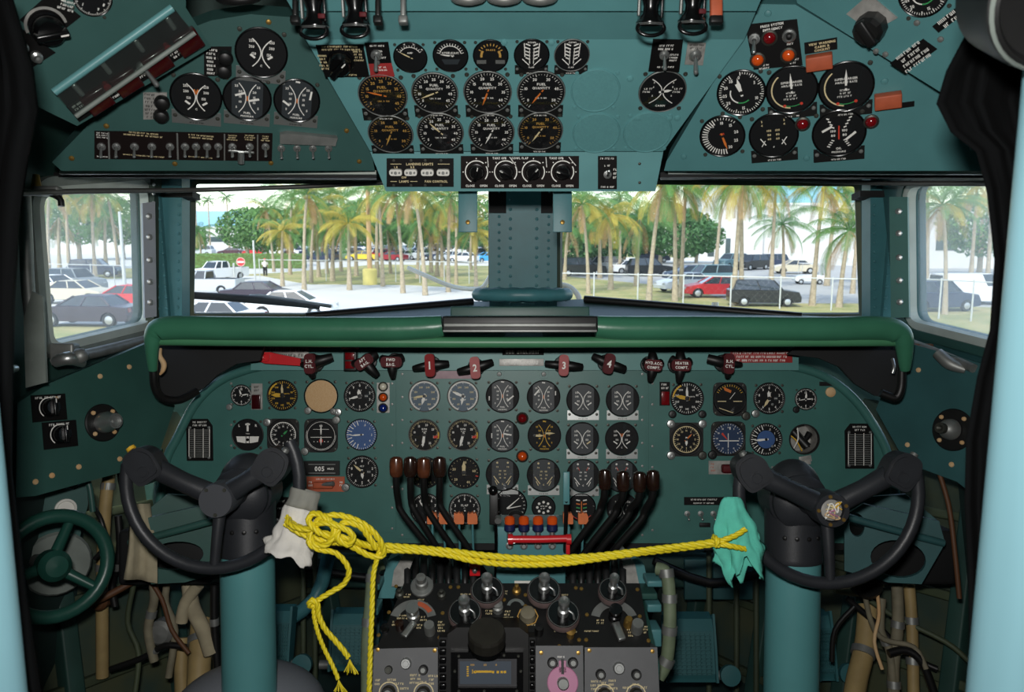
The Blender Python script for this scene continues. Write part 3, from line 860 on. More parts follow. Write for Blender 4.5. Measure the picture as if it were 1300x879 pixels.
def saddle_mesh(m):
    mb = MB(); pts = [(-.95, -.62), (-.8, -.62)]
    for i in range(9):
        a = R(-142+104*i/8); pts.append((1.04*cos(a), 1.04*sin(a)))
    pts += [(.8, -.62), (.95, -.62), (.95, -1.2), (-.95, -1.2)]
    mb.prism(pts, 0, .035, m)
    for x in (-.82, .82): mb.lathe([(.09, .035), (.07, .07), (0, .08)], 'dark_screw' if m != 'black' else 'steel_dull', T((x, -.86, 0)), 8)
    mb.scrib(0, -1.12, .8, 1, .12, 'white_mark' if m == 'black' else 'black', .037)
    return mb
def gauge(pl, px, py, dpx, style, needles, label, group, z=0, bez='k', flange=None, saddle=None, knob=None, screws=.74, cat='gauge', name='round_gauge', rot=0, swork=True):
    r = dpx/2*pl.k(px, py)
    M = pl.at(px, py, rot, z) @ SC(r)
    t = thing(name, label, cat, M, group)
    if flange: obj('mounting_flange', mesh_cached('mounting_flange_'+flange, lambda: flange_mesh(flange)), t)
    obj('bezel', mesh_cached('bezel_'+bez, lambda: bezel_mesh(bez)), t)
    obj('dial_face', mesh_cached('dial_'+style, lambda: face(style)), t, M=SC(1.06, 1.06, 1))
    for a, l, wd, m in needles:
        key = 'needle_%s_%s_%s' % (l, wd, m); x = y = 0
        if isinstance(a, tuple): a, x, y = a
        o = obj('needle', mesh_cached(key, lambda: needle_mesh(l, wd, m, .02 if (x or y) else .15)), t, M=T((x, y, .004*(l < .6))) @ RZ(-a))
    if style != 'blank': obj('glass', mesh_cached('glass', lambda: MB().lathe([(0, .055), (.5, .052), (.945, .04)], 'dial_glass', None, 28)), t)
    if saddle: obj('bracket', mesh_cached('bracket_'+saddle, lambda: saddle_mesh(saddle)), t)
    if swork:
        for sx in (-1, 1):
            for sy in (-1, 1):
                if saddle and sy < 0: continue
                obj('screw', mesh_cached('screw', lambda: MB().lathe([(.1, 0), (.09, .04), (.03, .05), (0, .03)], 'dark_screw', None, 8)), t, M=T((sx*screws*1.12, sy*screws*1.12, 0)))
    if knob:
        for kx, ky, kr, km in knob:
            obj('knob', MB().lathe([(kr, 0), (kr*1.05, .1), (kr*.9, .22), (kr*.3, .26), (0, .24)], km, None, 14), t, M=T((kx, ky, 0)))
    return t
N = lambda a, l=.7, w=.1, m='white_mark': (a, l, w, m)
BF = [N((-52, .42, -.42), .3, .08), N((52, -.42, -.42), .3, .08)]    # twin short needles
def bf(la, ly, ra, ry, m='white_mark'): return [N((la, -.45, ly), .34, .08, m), N((ra, .45, ry), .34, .08, m)]

# centre overhead: two fuel rows and the small top row
g = 'fuel quantity gauges on the centre overhead panel'
for px, py, d, st, a, m, lb in (
    (486, 121, 62, 'fuela_gold', -75, 'orange_mark', 'fuel quantity gauge with orange needle, leftmost in the upper overhead row'),
    (552, 118, 59, 'fuela', -113, 'cream_mark', 'fuel quantity gauge with pale needle pointing lower left, second in the upper overhead row'),
    (619, 117, 61, 'fuelc', 200, 'orange_mark', 'fuel quantity gauge with orange needle pointing down, third in the upper overhead row'),
    (687, 117, 61, 'fuelb', 215, 'orange_mark', 'fuel quantity gauge at the right end of the upper overhead row'),
    (496, 170, 57, 'fuelb_gold', 203, 'gold_mark', 'fuel quantity gauge with gold markings, leftmost in the lower overhead row'),
    (559, 168, 59, 'fuela', -42, 'cream_mark', 'fuel quantity gauge with pale needle pointing upper left, lower overhead row'),
    (624, 168, 58, 'fuelc', 205, 'white_mark', 'fuel quantity gauge with white needle pointing down, third in the lower overhead row'),
    (686, 166, 57, 'fuelb_gold', 212, 'cream_mark', 'fuel quantity gauge with cream needle at the right end of the lower overhead row')):
    gauge(OC, px, py, d, st, [N(a, .68, .05, m)], lb, g, 0, 's', saddle='black')
g = 'small gauges along the top of the overhead panel'
gauge(OC, 521, 73, 43, 'arcg', [N(-60, .7, .05, 'cream_mark')], 'small black ammeter, leftmost of the small round gauges above the fuel row', g, 0, 'g')
gauge(OC, 572, 71, 45, 'arch', [N(-80, .6, .05)], 'small hydraulic pressure gauge with white arc, second of the small overhead gauges', g, 0, 'g')
gauge(OC, 623, 71, 45, 'archy', [], 'small gauge with gold arcs and two grey windows, in the top overhead row', g, 0, 'g')
gauge(OC, 675, 70, 45, 'vane', [], 'small cowl flap gauge left of its twin in the top overhead row', g, 0, 'g', saddle='black')
gauge(OC, 726, 70, 45, 'vane', [], 'small cowl flap gauge with bright rim at the right end of the top overhead row', g, 0, 's', saddle='black')
gauge(OC, 841, 116, 60, 'freeair', [N((80, 0, 0), .4, .08)], 'black cabin temperature gauge alone at the right side of the centre overhead panel', g, 0, 's')
# left overhead
g = 'gauges on the left overhead panel'
sb = dict(bez='g')
gauge(OL, 332, 67, 64, 'quadd', [N((125, -.42, -.1), .22, .09), N((-125, .42, -.1), .22, .09)], 'large cylinder temperature gauge at the top of the left overhead panel', g, 0, 'g', saddle='steel')
gauge(OL, 249, 123, 62, 'quado', [N((125, -.42, -.2), .22, .09), N((-125, .42, -.2), .22, .09)], 'temperature gauge with orange mark, leftmost of three in a row at upper left', g, 0, 'g', saddle='steel')
gauge(OL, 314, 125, 59, 'press', [N((70, -.5, .1), .45, .1), N((75, .05, -.1), .45, .1)], 'fuel pressure gauge in the middle of the three-gauge row on the left overhead panel', g, 0, 'g', saddle='steel')
gauge(OL, 377, 128, 57, 'press', [N((125, -.6, -.05), .35, .1), N((8, .55, .1), .4, .09)], 'fuel pressure gauge at the right end of the three-gauge row on the left overhead panel', g, 0, 'g', saddle='steel')
# right overhead
g = 'gauges on the right overhead panel'
gauge(OR_, 941, 118, 60, 'manif', [N(-12, .68, .1), N(-25, .45, .1)], 'cabin pressure gauge with small green arc, upper left gauge of the right overhead panel', g, 0, 'g')
gauge(OR_, 1005, 114, 63, 'super', [N(-3, .7, .06)], 'supercharger airflow gauge left of the matching one on the right overhead panel', g, 0, 'g', saddle='black')
gauge(OR_, 1074, 110, 66, 'super', [N(0, .7, .06)], 'supercharger airflow gauge nearest the two orange-red blocks on the right overhead panel', g, 0, 'g', saddle='black')
gauge(OR_, 917, 173, 56, 'stripe', [N(165, .7, .07, 'orange_mark')], 'air gauge with white striped left half, lower left of the right overhead panel', g, 0, 'g')
gauge(OR_, 982, 172, 60, 'quadtemp', [], 'dark temperature gauge with faint cream figures below the supercharger gauge', g, 0, 'g', saddle='black')
gauge(OR_, 1065, 169, 64, 'oilp', [N((62, -.62, .12), .42, .1), N((50, .25, -.3), .48, .1)], 'oil pressure gauge with two cream pointers, lower right of the right overhead panel', g, 0, 'g', saddle='black')
gauge(SR, 1172, -8, 60, 'manif', [], 'round gauge cut by the top edge of the picture at upper right', g, 0, 'g')
gauge(SL, 118, -2, 46, 'big', [], 'round gauge cut by the top edge of the picture at upper left', 'gauges on the left overhead panel', 0, 'g')

# main panel, captain's side
zl, zc, zr = ZP['l'], ZP['c'], ZP['r']
g = 'flight instruments on the left of the main panel'
gauge(MP, 307, 502, 27, 'clock', [N(-20, .6, .1), N(80, .7, .08)], 'small clock with winder knob at the upper left of the main panel', g, zl, knob=[(-1.1, -1.1, .3, 'steel_dull')], name='panel_clock', cat='clock')
gauge(MP, 359, 502, 39, 'speedy', [N(-3, .75, .1, 'cream_mark'), N(-88, .75, .18, 'yellow_mark')], 'airspeed gauge with yellow figures at the upper left of the main panel', g, zl)
gauge(MP, 408, 503, 43, 'blank', [], 'round tan blanking cover in place of an instrument', g, zl, 'g', knob=[(-.75, -.85, .22, 'steel_dull'), (1.0, -.95, .24, 'steel'), (.75, -.9, .2, 'steel_dull')], name='instrument_cover', cat='cover')
gauge(MP, 457, 503, 40, 'alt', [N(-10, .45, .16), N(-105, .7, .1)], 'altimeter beside the three stacked lamps on the left of the main panel', g, zl)
gauge(MP, 315, 552, 40, 'turn', [], 'turn and slip gauge with white band, far left in the second row', g, zl)
gauge(MP, 360, 552, 40, 'comp', [N(45, .4, .08, 'green_mark')], 'compass gauge with white ring partly behind the left control wheel grip', g, zl, flange='black', knob=[(-1.0, .8, .26, 'steel')])
gauge(MP, 408, 553, 42, 'hsi', [N(0, .7, .06), N(180, .6, .06)], 'course deviation gauge with white outer ring and cross needles', g, zl, flange='black', knob=[(-.95, -.95, .24, 'steel_dull'), (.95, .95, .24, 'steel_dull')])
gauge(MP, 459, 552, 40, 'vsi', [N(-94, .7, .07)], 'blue-faced climb rate gauge on the left of the main panel', g, zl)
gauge(MP, 460, 599, 41, 'alt', [N(-50, .7, .09, 'cream_mark'), N(175, .45, .12)], 'altimeter below the blue climb gauge, beside the orange switch plate', g, zl, knob=[(-1.0, -.95, .25, 'steel_dull')])
# centre grid
g = 'engine gauges in the centre of the main panel'
rows = ['top', 'second', 'third', 'bottom']
gauge(MP, 539, 503, 40, 'rpm', [N(-97, .75, .1, 'cream_mark'), N(196, .6, .12)], 'torque gauge with pale rim and steel-blue face, left of its twin in the top row', g, zc, 's')
gauge(MP, 588, 503, 40, 'rpm', [N(-68, .75, .12, 'white_mark'), N(190, .6, .1)], 'torque gauge with pale rim, right of its twin in the top row', g, zc, 's')
gauge(MP, 539, 552, 40, 'tach', [N(188, .8, .12)], 'engine speed gauge with red and yellow arc, left of the pair in the second row', g, zc, 's')
gauge(MP, 588, 552, 40, 'tach', [N(195, .8, .12)], 'engine speed gauge with red and yellow arc, right of the pair in the second row', g, zc, 's')
gauge(MP, 540, 600, 40, 'flow', [], 'black gauge half hidden behind the left throttle knobs', g, zc)
gauge(MP, 589, 600, 40, 'flow', [N(0, .75, .16, 'cream_mark')], 'black gauge with cream pointer straight up, just right of the left throttle knobs', g, zc)
gauge(MP, 541, 646, 40, 'big', [N(-40, .7, .08)], 'black and white gauge behind the left throttle arms', g, zc)
gauge(MP, 590, 646, 40, 'big', [N(-10, .1, .08)], 'black and white flap position gauge behind two orange levers', g, zc)
gauge(MP, 638, 503, 42, 'press', [N((0, -.8, -.25), .25, .07), N((50, .28, -.3), .5, .1)], 'fuel pressure gauge third from left in the top row of the centre panel', g, zc, 'h')
gauge(MP, 690, 504, 42, 'press', [N((40, -.55, .1), .45, .1), N((0, .72, .1), .25, .07)], 'fuel pressure gauge above the red lamp, with needle at upper left', g, zc, 'h')
gauge(MP, 638, 553, 42, 'pressa', [N((100, .05, .12), .5, .1), N((0, -.65, -.15), .3, .06)], 'fuel pressure gauge in the second row left of the yellow-marked one', g, zc, 'h')
gauge(MP, 691, 553, 42, 'pressy', [N((90, -.6, .0), .6, .1, 'cream_mark'), N((90, .0, .14), .65, .08, 'cream_mark')], 'oil pressure gauge with yellow markings in the second row', g, zc, 'h')
gauge(MP, 638, 602, 42, 'temp', [], 'oil temperature gauge in the third row, left of its twin', g, zc, 'h', saddle='steel')
gauge(MP, 690, 603, 42, 'temp', [], 'oil temperature gauge in the third row, right of its twin', g, zc, 'h', saddle='steel')
gauge(MP, 740, 508, 42, 'quad', BF[:0]+[N((125, -.5, -.15), .28, .08), N((-125, .5, -.15), .28, .08)], 'cylinder temperature gauge, left of the last two in the top row', g, zc, 'h', saddle='steel')
gauge(MP, 790, 508, 42, 'quad', [N((125, -.5, -.15), .28, .08), N((-125, .5, -.15), .28, .08)], 'cylinder temperature gauge at the right end of the top row of the centre panel', g, zc, 'h', saddle='steel')
gauge(MP, 739, 557, 42, 'quad', [N((125, -.5, -.15), .28, .08), N((-125, .5, -.15), .28, .08, 'cream_mark')], 'carburettor temperature gauge in the second row, plain white marks', g, zc, 'h', saddle='steel')
gauge(MP, 789, 557, 42, 'quado', [N((125, -.5, -.15), .28, .08), N((-125, .5, -.15), .28, .08)], 'carburettor temperature gauge with orange mark at the right end of the second row', g, zc, 'h', saddle='steel')
gauge(MP, 740, 604, 42, 'tempw', [], 'temperature gauge in the third row just right of the flat blue lever', g, zc, 'h', saddle='steel')
gauge(MP, 789, 604, 42, 'tempw', [], 'temperature gauge behind the right throttle knobs', g, zc, 'h')
gauge(MP, 648, 641, 42, 'dual', [], 'dark gauge with two pale pointers behind the black trim lever', g, zc, 'g')
gauge(MP, 690, 644, 30, 'dots', [], 'small gauge with ring of white dots above the row of orange knobs', g, zc, 'g')
gauge(MP, 738, 644, 36, 'colour', [], 'small gauge with coloured marks behind the orange levers on the right', g, zc, 'g')
gauge(MP, 790, 646, 40, 'quadd', [], 'dark gauge behind the right throttle arms', g, zc, 'h')
# first officer's side
g = 'flight instruments on the right of the main panel'
gauge(MP, 872, 506, 42, 'speed', [N(-2, .75, .1), N(-78, .75, .16, 'yellow_mark')], 'airspeed gauge with yellow pointer on the right of the main panel', g, zr, knob=[(-.9, -.95, .24, 'black'), (.9, -.95, .24, 'black')])
gauge(MP, 926, 507, 42, 'gyro', [], 'attitude gauge with orange warning flag on the right of the main panel', g, zr, 'g', flange='black', knob=[(.95, -1.0, .26, 'dark_screw')])
gauge(MP, 976, 506, 40, 'alt', [N(-5, .5, .14), N(212, .65, .12, 'cream_mark')], 'altimeter on the right of the main panel, next to the small clock', g, zr, knob=[(-.9, -.95, .26, 'steel')])
gauge(MP, 1023, 507, 28, 'clock', [N(5, .6, .12), N(88, .65, .08), N(-100, .7, .05)], 'small clock at the upper right of the main panel', g, 0, knob=[(-.9, -.95, .3, 'black')], name='panel_clock', cat='clock')
gauge(MP, 871, 558, 42, 'compy', [N(45, .5, .06, 'orange_mark'), N(180, .4, .1)], 'compass gauge with cream ring and square corners on the right of the main panel', g, zr, flange='black', knob=[(-.95, .95, .26, 'steel'), (.95, .95, .26, 'steel'), (-.95, -.95, .26, 'steel'), (.95, -.95, .26, 'dark_screw')])
gauge(MP, 924, 557, 43, 'blue', [], 'navy blue compass gauge with red pointer on the right of the main panel', g, zr, flange='black', knob=[(-.95, -.95, .26, 'black')])
gauge(MP, 972, 558, 41, 'vsib', [N(-95, .75, .1)], 'climb rate gauge with blue centre above the right control wheel grip', g, zr)

# blanking plates
for px, py, dd, lb in ((756, 115, 63, 'round teal blanking plate, upper one beside the fuel gauges'), (757, 169, 61, 'round teal blanking plate below the other, beside the lower fuel row'), (822, 168, 62, 'round teal blanking plate below the cabin temperature gauge')):
    r = dd/2*OC.k(px, py)
    mb = MB().lathe([(1, 0), (.985, .06), (.95, .07), (.93, .035), (0, .035)], 'teal_over', None, 40)
    t = thing('blanking_plate', lb, 'cover', OC.at(px, py) @ SC(r), 'blanking plates on the overhead panel')
    obj('plate', mb, t)
    for sx in (-1, 1):
        for sy in (-1, 1): obj('screw', mesh_cached('tscrew', lambda: MB().lathe([(.09, 0), (.08, .04), (0, .05)], 'teal_over', None, 8)), t, M=T((sx*.8, sy*.8, 0)))
# ------------------------------------------------------------------ lamps, switches, placards
def lamp_mb(r, lens, rim='dark_screw', h=.8):
    a = MB().lathe([(r*1.25, 0), (r*1.25, r*.35), (r*1.0, r*.5), (r*.9, r*.3)], rim, None, 16)
    b = MB().lathe([(r*.95, r*.25), (r*.93, r*.5*h), (r*.7, r*.9*h), (r*.35, r*1.1*h), (0, r*1.15*h)], lens, None, 16)
    return a, b
def lamp(pl, px, py, d, lens, label, group=None, z=0, rim='dark_screw', h=.9):
    r = d/2*pl.k(px, py)/1.2
    t = thing('indicator_lamp', label, 'lamp', pl.at(px, py, 0, z), group)
    a, b = lamp_mb(r, lens, rim, h); obj('rim', a, t); obj('lens', b, t); return t
def toggle_mesh(up=False, sc=1):
    def f():
        mb = MB(); s = .0062*sc
        mb.lathe([(s*1.15, 0), (s*1.15, s*.5), (s*.8, s*.55), (s*.75, s*1.1), (s*.4, s*1.15)], 'steel', None, 10)
        a = (0, s*1.6 if up else -s*1.6, s*3.2)
        mb.cyl((0, 0, s*.8), a, s*.28, s*.45, 'steel', 8); mb.sphere(a, s*.47, 'steel', 8); return mb
    return mesh_cached('toggle_%s_%s' % (up, sc), f)
def plate(t, pl, pts, m, name='plate', h=.0025, z=0, scribs=(), texts=(), lines=(), M=None):
    """pts in pixels of plane pl, local to M (a frame on the plane)"""
    Mi = M.inverted()
    def loc(p): v = Mi @ pl.w(*p); return (v.x, v.y)
    q = [loc(p) for p in pts]; mb = MB().prism(q, 0, h, m)
    k = pl.k(*pts[0])
    for (x, y, w, r, hh, mm, *sd) in scribs:
        l = loc((x, y)); mb.scrib(l[0], l[1], w*k, r, hh*k, mm, h+.0004, seed=sd[0] if sd else int(x+y))
    for (tx, x, y, s, mm, *ro) in texts:
        l = loc((x, y)); mb.text(tx, l[0], l[1], s*k, mm, h+.0004, squeeze=.9, rot=ro[0] if ro else 0)
    for (x0, y0, x1, y1, w, mm) in lines:
        a = loc((x0, y0)); b = loc((x1, y1)); mb.bar(a[0], a[1], b[0], b[1], w*k, h+.0005, mm)
    o = obj(name, mb, t); return loc, k
def rect(x0, y0, x1, y1): return [(x0, y1), (x1, y1), (x1, y0), (x0, y0)]
def knob_mb(r, h, m, point=True, flute=True):
    mb = MB(); n = 24
    pr = [(r, 0), (r*.95, h*.75), (r*.8, h), (0, h)]
    mb.lathe([(r*1.15, 0), (r*1.15, h*.15), (r, h*.18)], m, None, n); mb.lathe(pr, m, None, n)
    if point: mb.box((0, 0, h*1.1), (r*.5, r*2.1, h*.7), m, None, r*.12); mb.box((0, r*.7, h*1.47), (r*.1, r*.5, .0006), 'white_mark')
    return mb
def place(o, loc, px, py, z, rot=0):
    l = loc((px, py)); o.matrix_local = T((l[0], l[1], z)) @ RZ(rot); return o

# main panel lamps
lamp(MP, 663, 531, 15, 'lens_red', 'small dark red lamp between the first and second rows of engine gauges', None, zc)
lamp(MP, 663, 579, 15, 'lens_amber', 'small bright amber lamp between the second and third rows of engine gauges', None, zc)
M = MP.at(487, 505, 0, zl)
t = thing('lamp_cluster', 'cream plate with white, amber and blue lamps stacked on the left of the panel', 'lamp', M)
loc, k = plate(t, MP, rect(479, 486, 495, 524), 'placard_silver', M=M)
for y, c in ((491, 'lens_white'), (504.5, 'lens_amber'), (518, 'lens_blue')):
    a, b = lamp_mb(.0095, c); a.v += []; e = obj('lamp', a, t, label='%s lamp' % c[5:]); place(e, loc, 487, y, .0025); obj('lens', b, e)
for (x0, y0, x1, y1, ys, lm, lb) in ((320, 487, 334, 520, 500, 'lens_dred', 'narrow dark red warning window beside the small left clock'), (837, 485, 850, 515, 496, 'lens_red', 'narrow bright red warning window left of the yellow-pointer airspeed gauge')):
    M = MP.at((x0+x1)/2, (y0+y1)/2, 0, .003); t = thing('warning_light', lb, 'warning light', M)
    loc, k = plate(t, MP, rect(x0, y0, x1, y1), 'placard_silver' if x0 < 500 else 'placard_black', scribs=[((x0+x1)/2, (y0+ys)/2, 10, 2, 4.5, 'black' if x0 < 500 else 'white_mark')], M=M)
    w_, h_ = (x1-x0-3)*k, (y1-ys-2)*k
    o = obj('lens', MB().box((0, 0, .004), (w_, h_, .008), lm, None, .0015), t); place(o, loc, (x0+x1)/2, (ys+y1)/2, .0025)
# correction card grilles
for (x0, y0, x1, y1, lb) in ((237, 532, 271, 585, 'black correction card holder with fine white rows at the far left of the panel'), (1072, 538, 1109, 595, 'black correction card holder with fine white rows at the far right of the panel')):
    M = MP.at((x0+x1)/2, (y0+y1)/2, 0, 0); t = thing('card_holder', lb, 'card holder', M, 'correction card holders')
    P8 = [(x0+1, y1), (x1, y1), (x1-1, y0+9), (x1-7, y0), (x0+7, y0), (x0, y0+9)]
    mx = (x0+x1)/2
    loc, k = plate(t, MP, P8, 'placard_black', name='frame', h=.004, scribs=[(mx, y0+6, 20, 2, 4, 'white_mark')], M=M)
    mb = MB()
    for i in range(15):
        y = y0+14+i*(y1-y0-19)/14.0
        for (a, b) in ((x0+5, mx-7), (mx-5, mx+4), (mx+6, x1-5)):
            p = loc((a, y)); q = loc((b, y)); mb.bar(p[0], p[1], q[0], q[1], 1.0*k, .0046, 'steel_dull')
    for xx in (x0+4, mx-6, mx+5, x1-4):
        p = loc((xx, y0+12)); q = loc((xx, y1-4)); mb.bar(p[0], p[1], q[0], q[1], .9*k, .0049, 'white_mark')
    obj('card', mb, t)
    for (a, b) in ((x0+5, y0+11), (x1-5, y0+11), (x0+5, y1-4), (x1-5, y1-4)): place(obj('screw', MB().lathe([(.004, 0), (.003, .002), (0, .0025)], 'steel', None, 8), t), loc, a, b, .004)
# counter box and orange switch plate
M = MP.at(409, 594, 0, zl); t = thing('distance_counter', 'black rectangular counter with drum digits above the orange switch plate', 'counter', M)
loc, k = plate(t, MP, rect(387, 585, 432, 603), 'black', name='case', h=.008, lines=[(393, 589, 427, 589, 1, 'steel_dull'), (393, 600, 427, 600, 1, 'steel_dull')], texts=[('005', 407, 594.5, 8, 'white_mark'), ('MILES', 421, 594.5, 3.4, 'white_mark')], M=M)
M = MP.at(414, 614, 0, zl); t = thing('guarded_switch', 'orange-red plate with guarded slide switch below the counter', 'switch', M)
loc, k = plate(t, MP, rect(390, 605, 438, 624), 'orange_placard', scribs=[(414, 608, 34, 1, 3, 'white_mark'), (395, 614, 6, 2, 4, 'white_mark'), (434, 614, 6, 2, 4, 'white_mark')], M=M)
place(obj('guard', MB().box((0, 0, .008), (.048, .016, .016), 'orange_placard', None, .004), t), loc, 412, 615, .0025)
place(obj('toggle', MB().cyl((-.012, 0, .012), (.018, .004, .02), .004, .006, 'steel_dull', 8), t), loc, 417, 614, .0025)
M = MP.at(925, 593, 0, zr); t = thing('guarded_switch', 'worn plate with dark red slide switch guard left of the right wheel grip', 'switch', M)
loc, k = plate(t, MP, rect(899, 585, 945, 602), 'placard_silver', M=M, scribs=[(904, 593, 6, 3, 4, 'orange_placard')])
place(obj('guard', MB().box((0, 0, .01), (.046, .02, .02), 'handle_maroon', None, .005), t), loc, 926, 594, .0025)
M = MP.at(368, 650, 0, zl); t = thing('switch_panel', 'small black switch plate half hidden behind the left control wheel', 'switch panel', M)
loc, k = plate(t, MP, rect(346, 631, 384, 674), 'placard_black', M=M, scribs=[(364, 636, 30, 1, 5, 'white_mark'), (364, 645, 30, 1, 4, 'white_mark')])
for x in (352, 364, 375): place(obj('toggle', toggle_mesh(True), t), loc, x, 661, .0025)
M = MP.at(893, 650, 0, zr); t = thing('switch_panel', 'row of toggle switches under black strip beside turquoise rag', 'switch panel', M)
loc, k = plate(t, MP, rect(868, 631, 920, 641), 'placard_black', M=M, scribs=[(894, 634, 46, 1, 3.5, 'white_mark'), (893, 638.5, 30, 1, 3, 'white_mark')])
for x in (872, 889, 905): place(obj('toggle', toggle_mesh(), t), loc, x, 652, 0)
place(obj('key_plate', MB().box((0, 0, .003), (.026, .01, .006), 'black', None, .001), t), loc, 894, 666, 0)
M = MP.at(1053, 490, 0, 0); t = thing('card_clip', 'small black clip bar with cream button below it at upper right of the panel', 'clip', M)
loc, k = plate(t, MP, rect(1040, 485, 1068, 490), 'black', M=M, name='clip', h=.006)
place(obj('button', MB().lathe([(.012, 0), (.012, .004), (.008, .006), (0, .006)], 'tan', None, 16), t), loc, 1054, 498, 0)
# empty instrument opening with loose wires
M = MP.at(1021, 558, 0, 0); t = thing('empty_instrument_opening', 'round empty hole in the panel with loose wires and connectors showing inside', 'opening', M)
r = 18.5*1.9/F
obj('rim', MB().lathe([(r+.002, 0), (r+.002, .002), (r-.001, .002), (r-.001, -.006)], 'black', None, 28), t)
obj('can', MB().lathe([(r-.0005, -.006), (r-.001, -.05), (0, -.05)], 'placard_silver', None, 28), t)
mb = MB().cyl((-.02, .02, -.03), (.012, -.02, -.012), .009, .011, 'black', 10); obj('connector', mb, t)
obj('connector', MB().cyl((.02, .012, -.02), (.005, -.005, -.012), .008, .006, 'black', 10), t)
for pts, m in (([(-.03, .01, -.02), (-.015, -.005, -.01), (.0, -.03, -.015)], 'yellow_mark'), ([(-.01, .03, -.02), (-.012, 0, -.008), (-.02, -.028, -.02)], 'white_mark'), ([(.02, -.02, -.02), (.005, 0, -.008), (-.01, .02, -.02)], 'black')): obj('wire', MB().tube(pts, .0017, m, 6, sub=5), t)
solo('wire_remnant', MB().box((0, 0, .002), (.03, .016, .004), 'placard_silver', None, .0015).box((.004, -.008, .003), (.014, .012, .004), 'placard_silver', None, .001), 'torn pale sticker just below the empty instrument opening', 'sticker', MP.at(1022, 583, 10))
# small press knobs scattered over the panel
mb = MB()

# ---- left overhead toggle row
M = OL.at(232, 186); t = thing('switch_panel', 'long black plate with row of silver toggle switches on the left overhead panel', 'switch panel', M)
loc, k = plate(t, OL, [(120, 201), (345, 204), (346, 169), (120, 166)], 'placard_maroon', M=M,
    scribs=[(130, 171, 16, 3, 3, 'white_mark'), (183, 170, 50, 2, 3.5, 'cream_mark'), (255, 173, 40, 2, 3.5, 'cream_mark'), (295, 174, 14, 3, 3, 'cream_mark'), (317, 174, 14, 3, 3, 'cream_mark'), (337, 175, 12, 3, 3, 'cream_mark'), (130, 198, 14, 1, 3, 'white_mark'), (183, 197, 50, 1, 3, 'cream_mark'), (255, 199, 40, 1, 3, 'cream_mark')],
    lines=[(138, 167, 139, 201, 2, 'steel_dull'), (225, 168, 226, 202, 2, 'steel_dull'), (285, 169, 285, 203, 1.6, 'steel_dull'), (327, 170, 327, 203, 1.6, 'steel_dull')])
for x in (129, 148, 171, 193, 216, 235, 249, 263, 277, 295, 317, 337): place(obj('toggle', toggle_mesh(), t), loc, x, 185, .0025)
place(obj('switch_bar', MB().box((0, 0, .012), (.045, .004, .004), 'steel', None, .001).cyl((0, 0, .012), (0, -.022, .014), .006, None, 'steel', 10), t), loc, 306, 188, .0025)
M = OL.at(388, 182); t = thing('switch_panel', 'four bare silver toggles under a metal guard channel on the left overhead panel', 'switch panel', M)
mb = MB(); 
loc, k = plate(t, OL, [(355, 179), (425, 182), (428, 172), (364, 166), (355, 168)], 'steel_dull', name='guard_channel', h=.012, M=M)
for x in (357, 377, 397, 417): place(obj('toggle', toggle_mesh(), t), loc, x, 188, 0)
for (x0, y0, x1, y1, ks, lb) in ((259, 59, 294, 96, ((286, 71), (284, 88)), 'black plate with two stacked round knobs left of the top overhead gauge'), (182, 117, 212, 151, ((206, 128), (205, 145)), 'plate with two stacked dark knobs left of the orange-marked gauge')):
    M = OL.at((x0+x1)/2, (y0+y1)/2); t = thing('switch_panel', lb, 'switch panel', M, 'two-knob plates on the left overhead panel')
    loc, k = plate(t, OL, rect(x0, y0, x1, y1), 'placard_black' if x0 > 200 else 'placard_silver', M=M, scribs=[(x0+9, (y0+y1)/2, 14, 7, 5, 'white_mark' if x0 > 200 else 'black')])
    for x, y in ks: place(obj('knob', MB().lathe([(.012, 0), (.013, .008), (.010, .014), (.006, .016), (0, .016)], 'black', None, 16), t), loc, x, y, .0025)
# ---- centre overhead
M = OC.at(433, 76); t = thing('selector_switch', 'black plate with large pointer knob at the upper left of the centre overhead panel', 'selector', M)
loc, k = plate(t, OC, [(413, 97), (469, 97), (461, 56), (401, 57)], 'placard_black', M=M, scribs=[(432, 60, 48, 2, 4, 'cream_mark'), (411, 78, 12, 5, 4.5, 'cream_mark'), (455, 70, 12, 4, 4, 'cream_mark'), (440, 94, 34, 1, 4, 'cream_mark')])
place(obj('knob', knob_mb(.020, .02, 'black_gloss'), t), loc, 433, 77, .0025, -45)
M = OC.at(482, 74); t = thing('switch_panel', 'small black and red plate with a silver toggle beside the large pointer knob', 'switch panel', M)
loc, k = plate(t, OC, [(468, 80), (497, 79), (493, 53), (463, 54)], 'placard_black', M=M, scribs=[(478, 57, 24, 1, 4, 'white_mark'), (485, 68, 8, 3, 4.5, 'white_mark')])
plate(t, OC, [(471, 97), (501, 96), (497, 79), (468, 80)], 'placard_red', name='red_plate', M=M, scribs=[(484, 86, 24, 2, 4, 'white_mark')])
place(obj('toggle', toggle_mesh(False, 1.3), t), loc, 478, 68, .0025)
place(obj('toggle', toggle_mesh(False, .7), t), loc, 479, 78, .0025)
M = OC.at(844, 70); t = thing('switch_panel', 'black plate with silver toggle at upper right of the centre overhead panel', 'switch panel', M)
loc, k = plate(t, OC, [(823, 90), (862, 91), (867, 50), (829, 49)], 'placard_black', M=M, scribs=[(847, 59, 32, 2, 4.5, 'white_mark'), (855, 72, 12, 3, 4, 'white_mark'), (844, 84, 26, 1, 4, 'white_mark')])
place(obj('toggle', toggle_mesh(False, 1.2), t), loc, 843, 68, .0025)
M = OC.at(883, 67); t = thing('switch_panel', 'small silver-grey plate with single toggle at the right edge of the centre overhead panel', 'switch panel', M)
loc, k = plate(t, OC, [(869, 81), (892, 82), (896, 54), (873, 53)], 'placard_silver', M=M, scribs=[(884, 58, 18, 2, 4, 'black')])
place(obj('toggle', toggle_mesh(False, 1.5), t), loc, 882, 68, .0025)
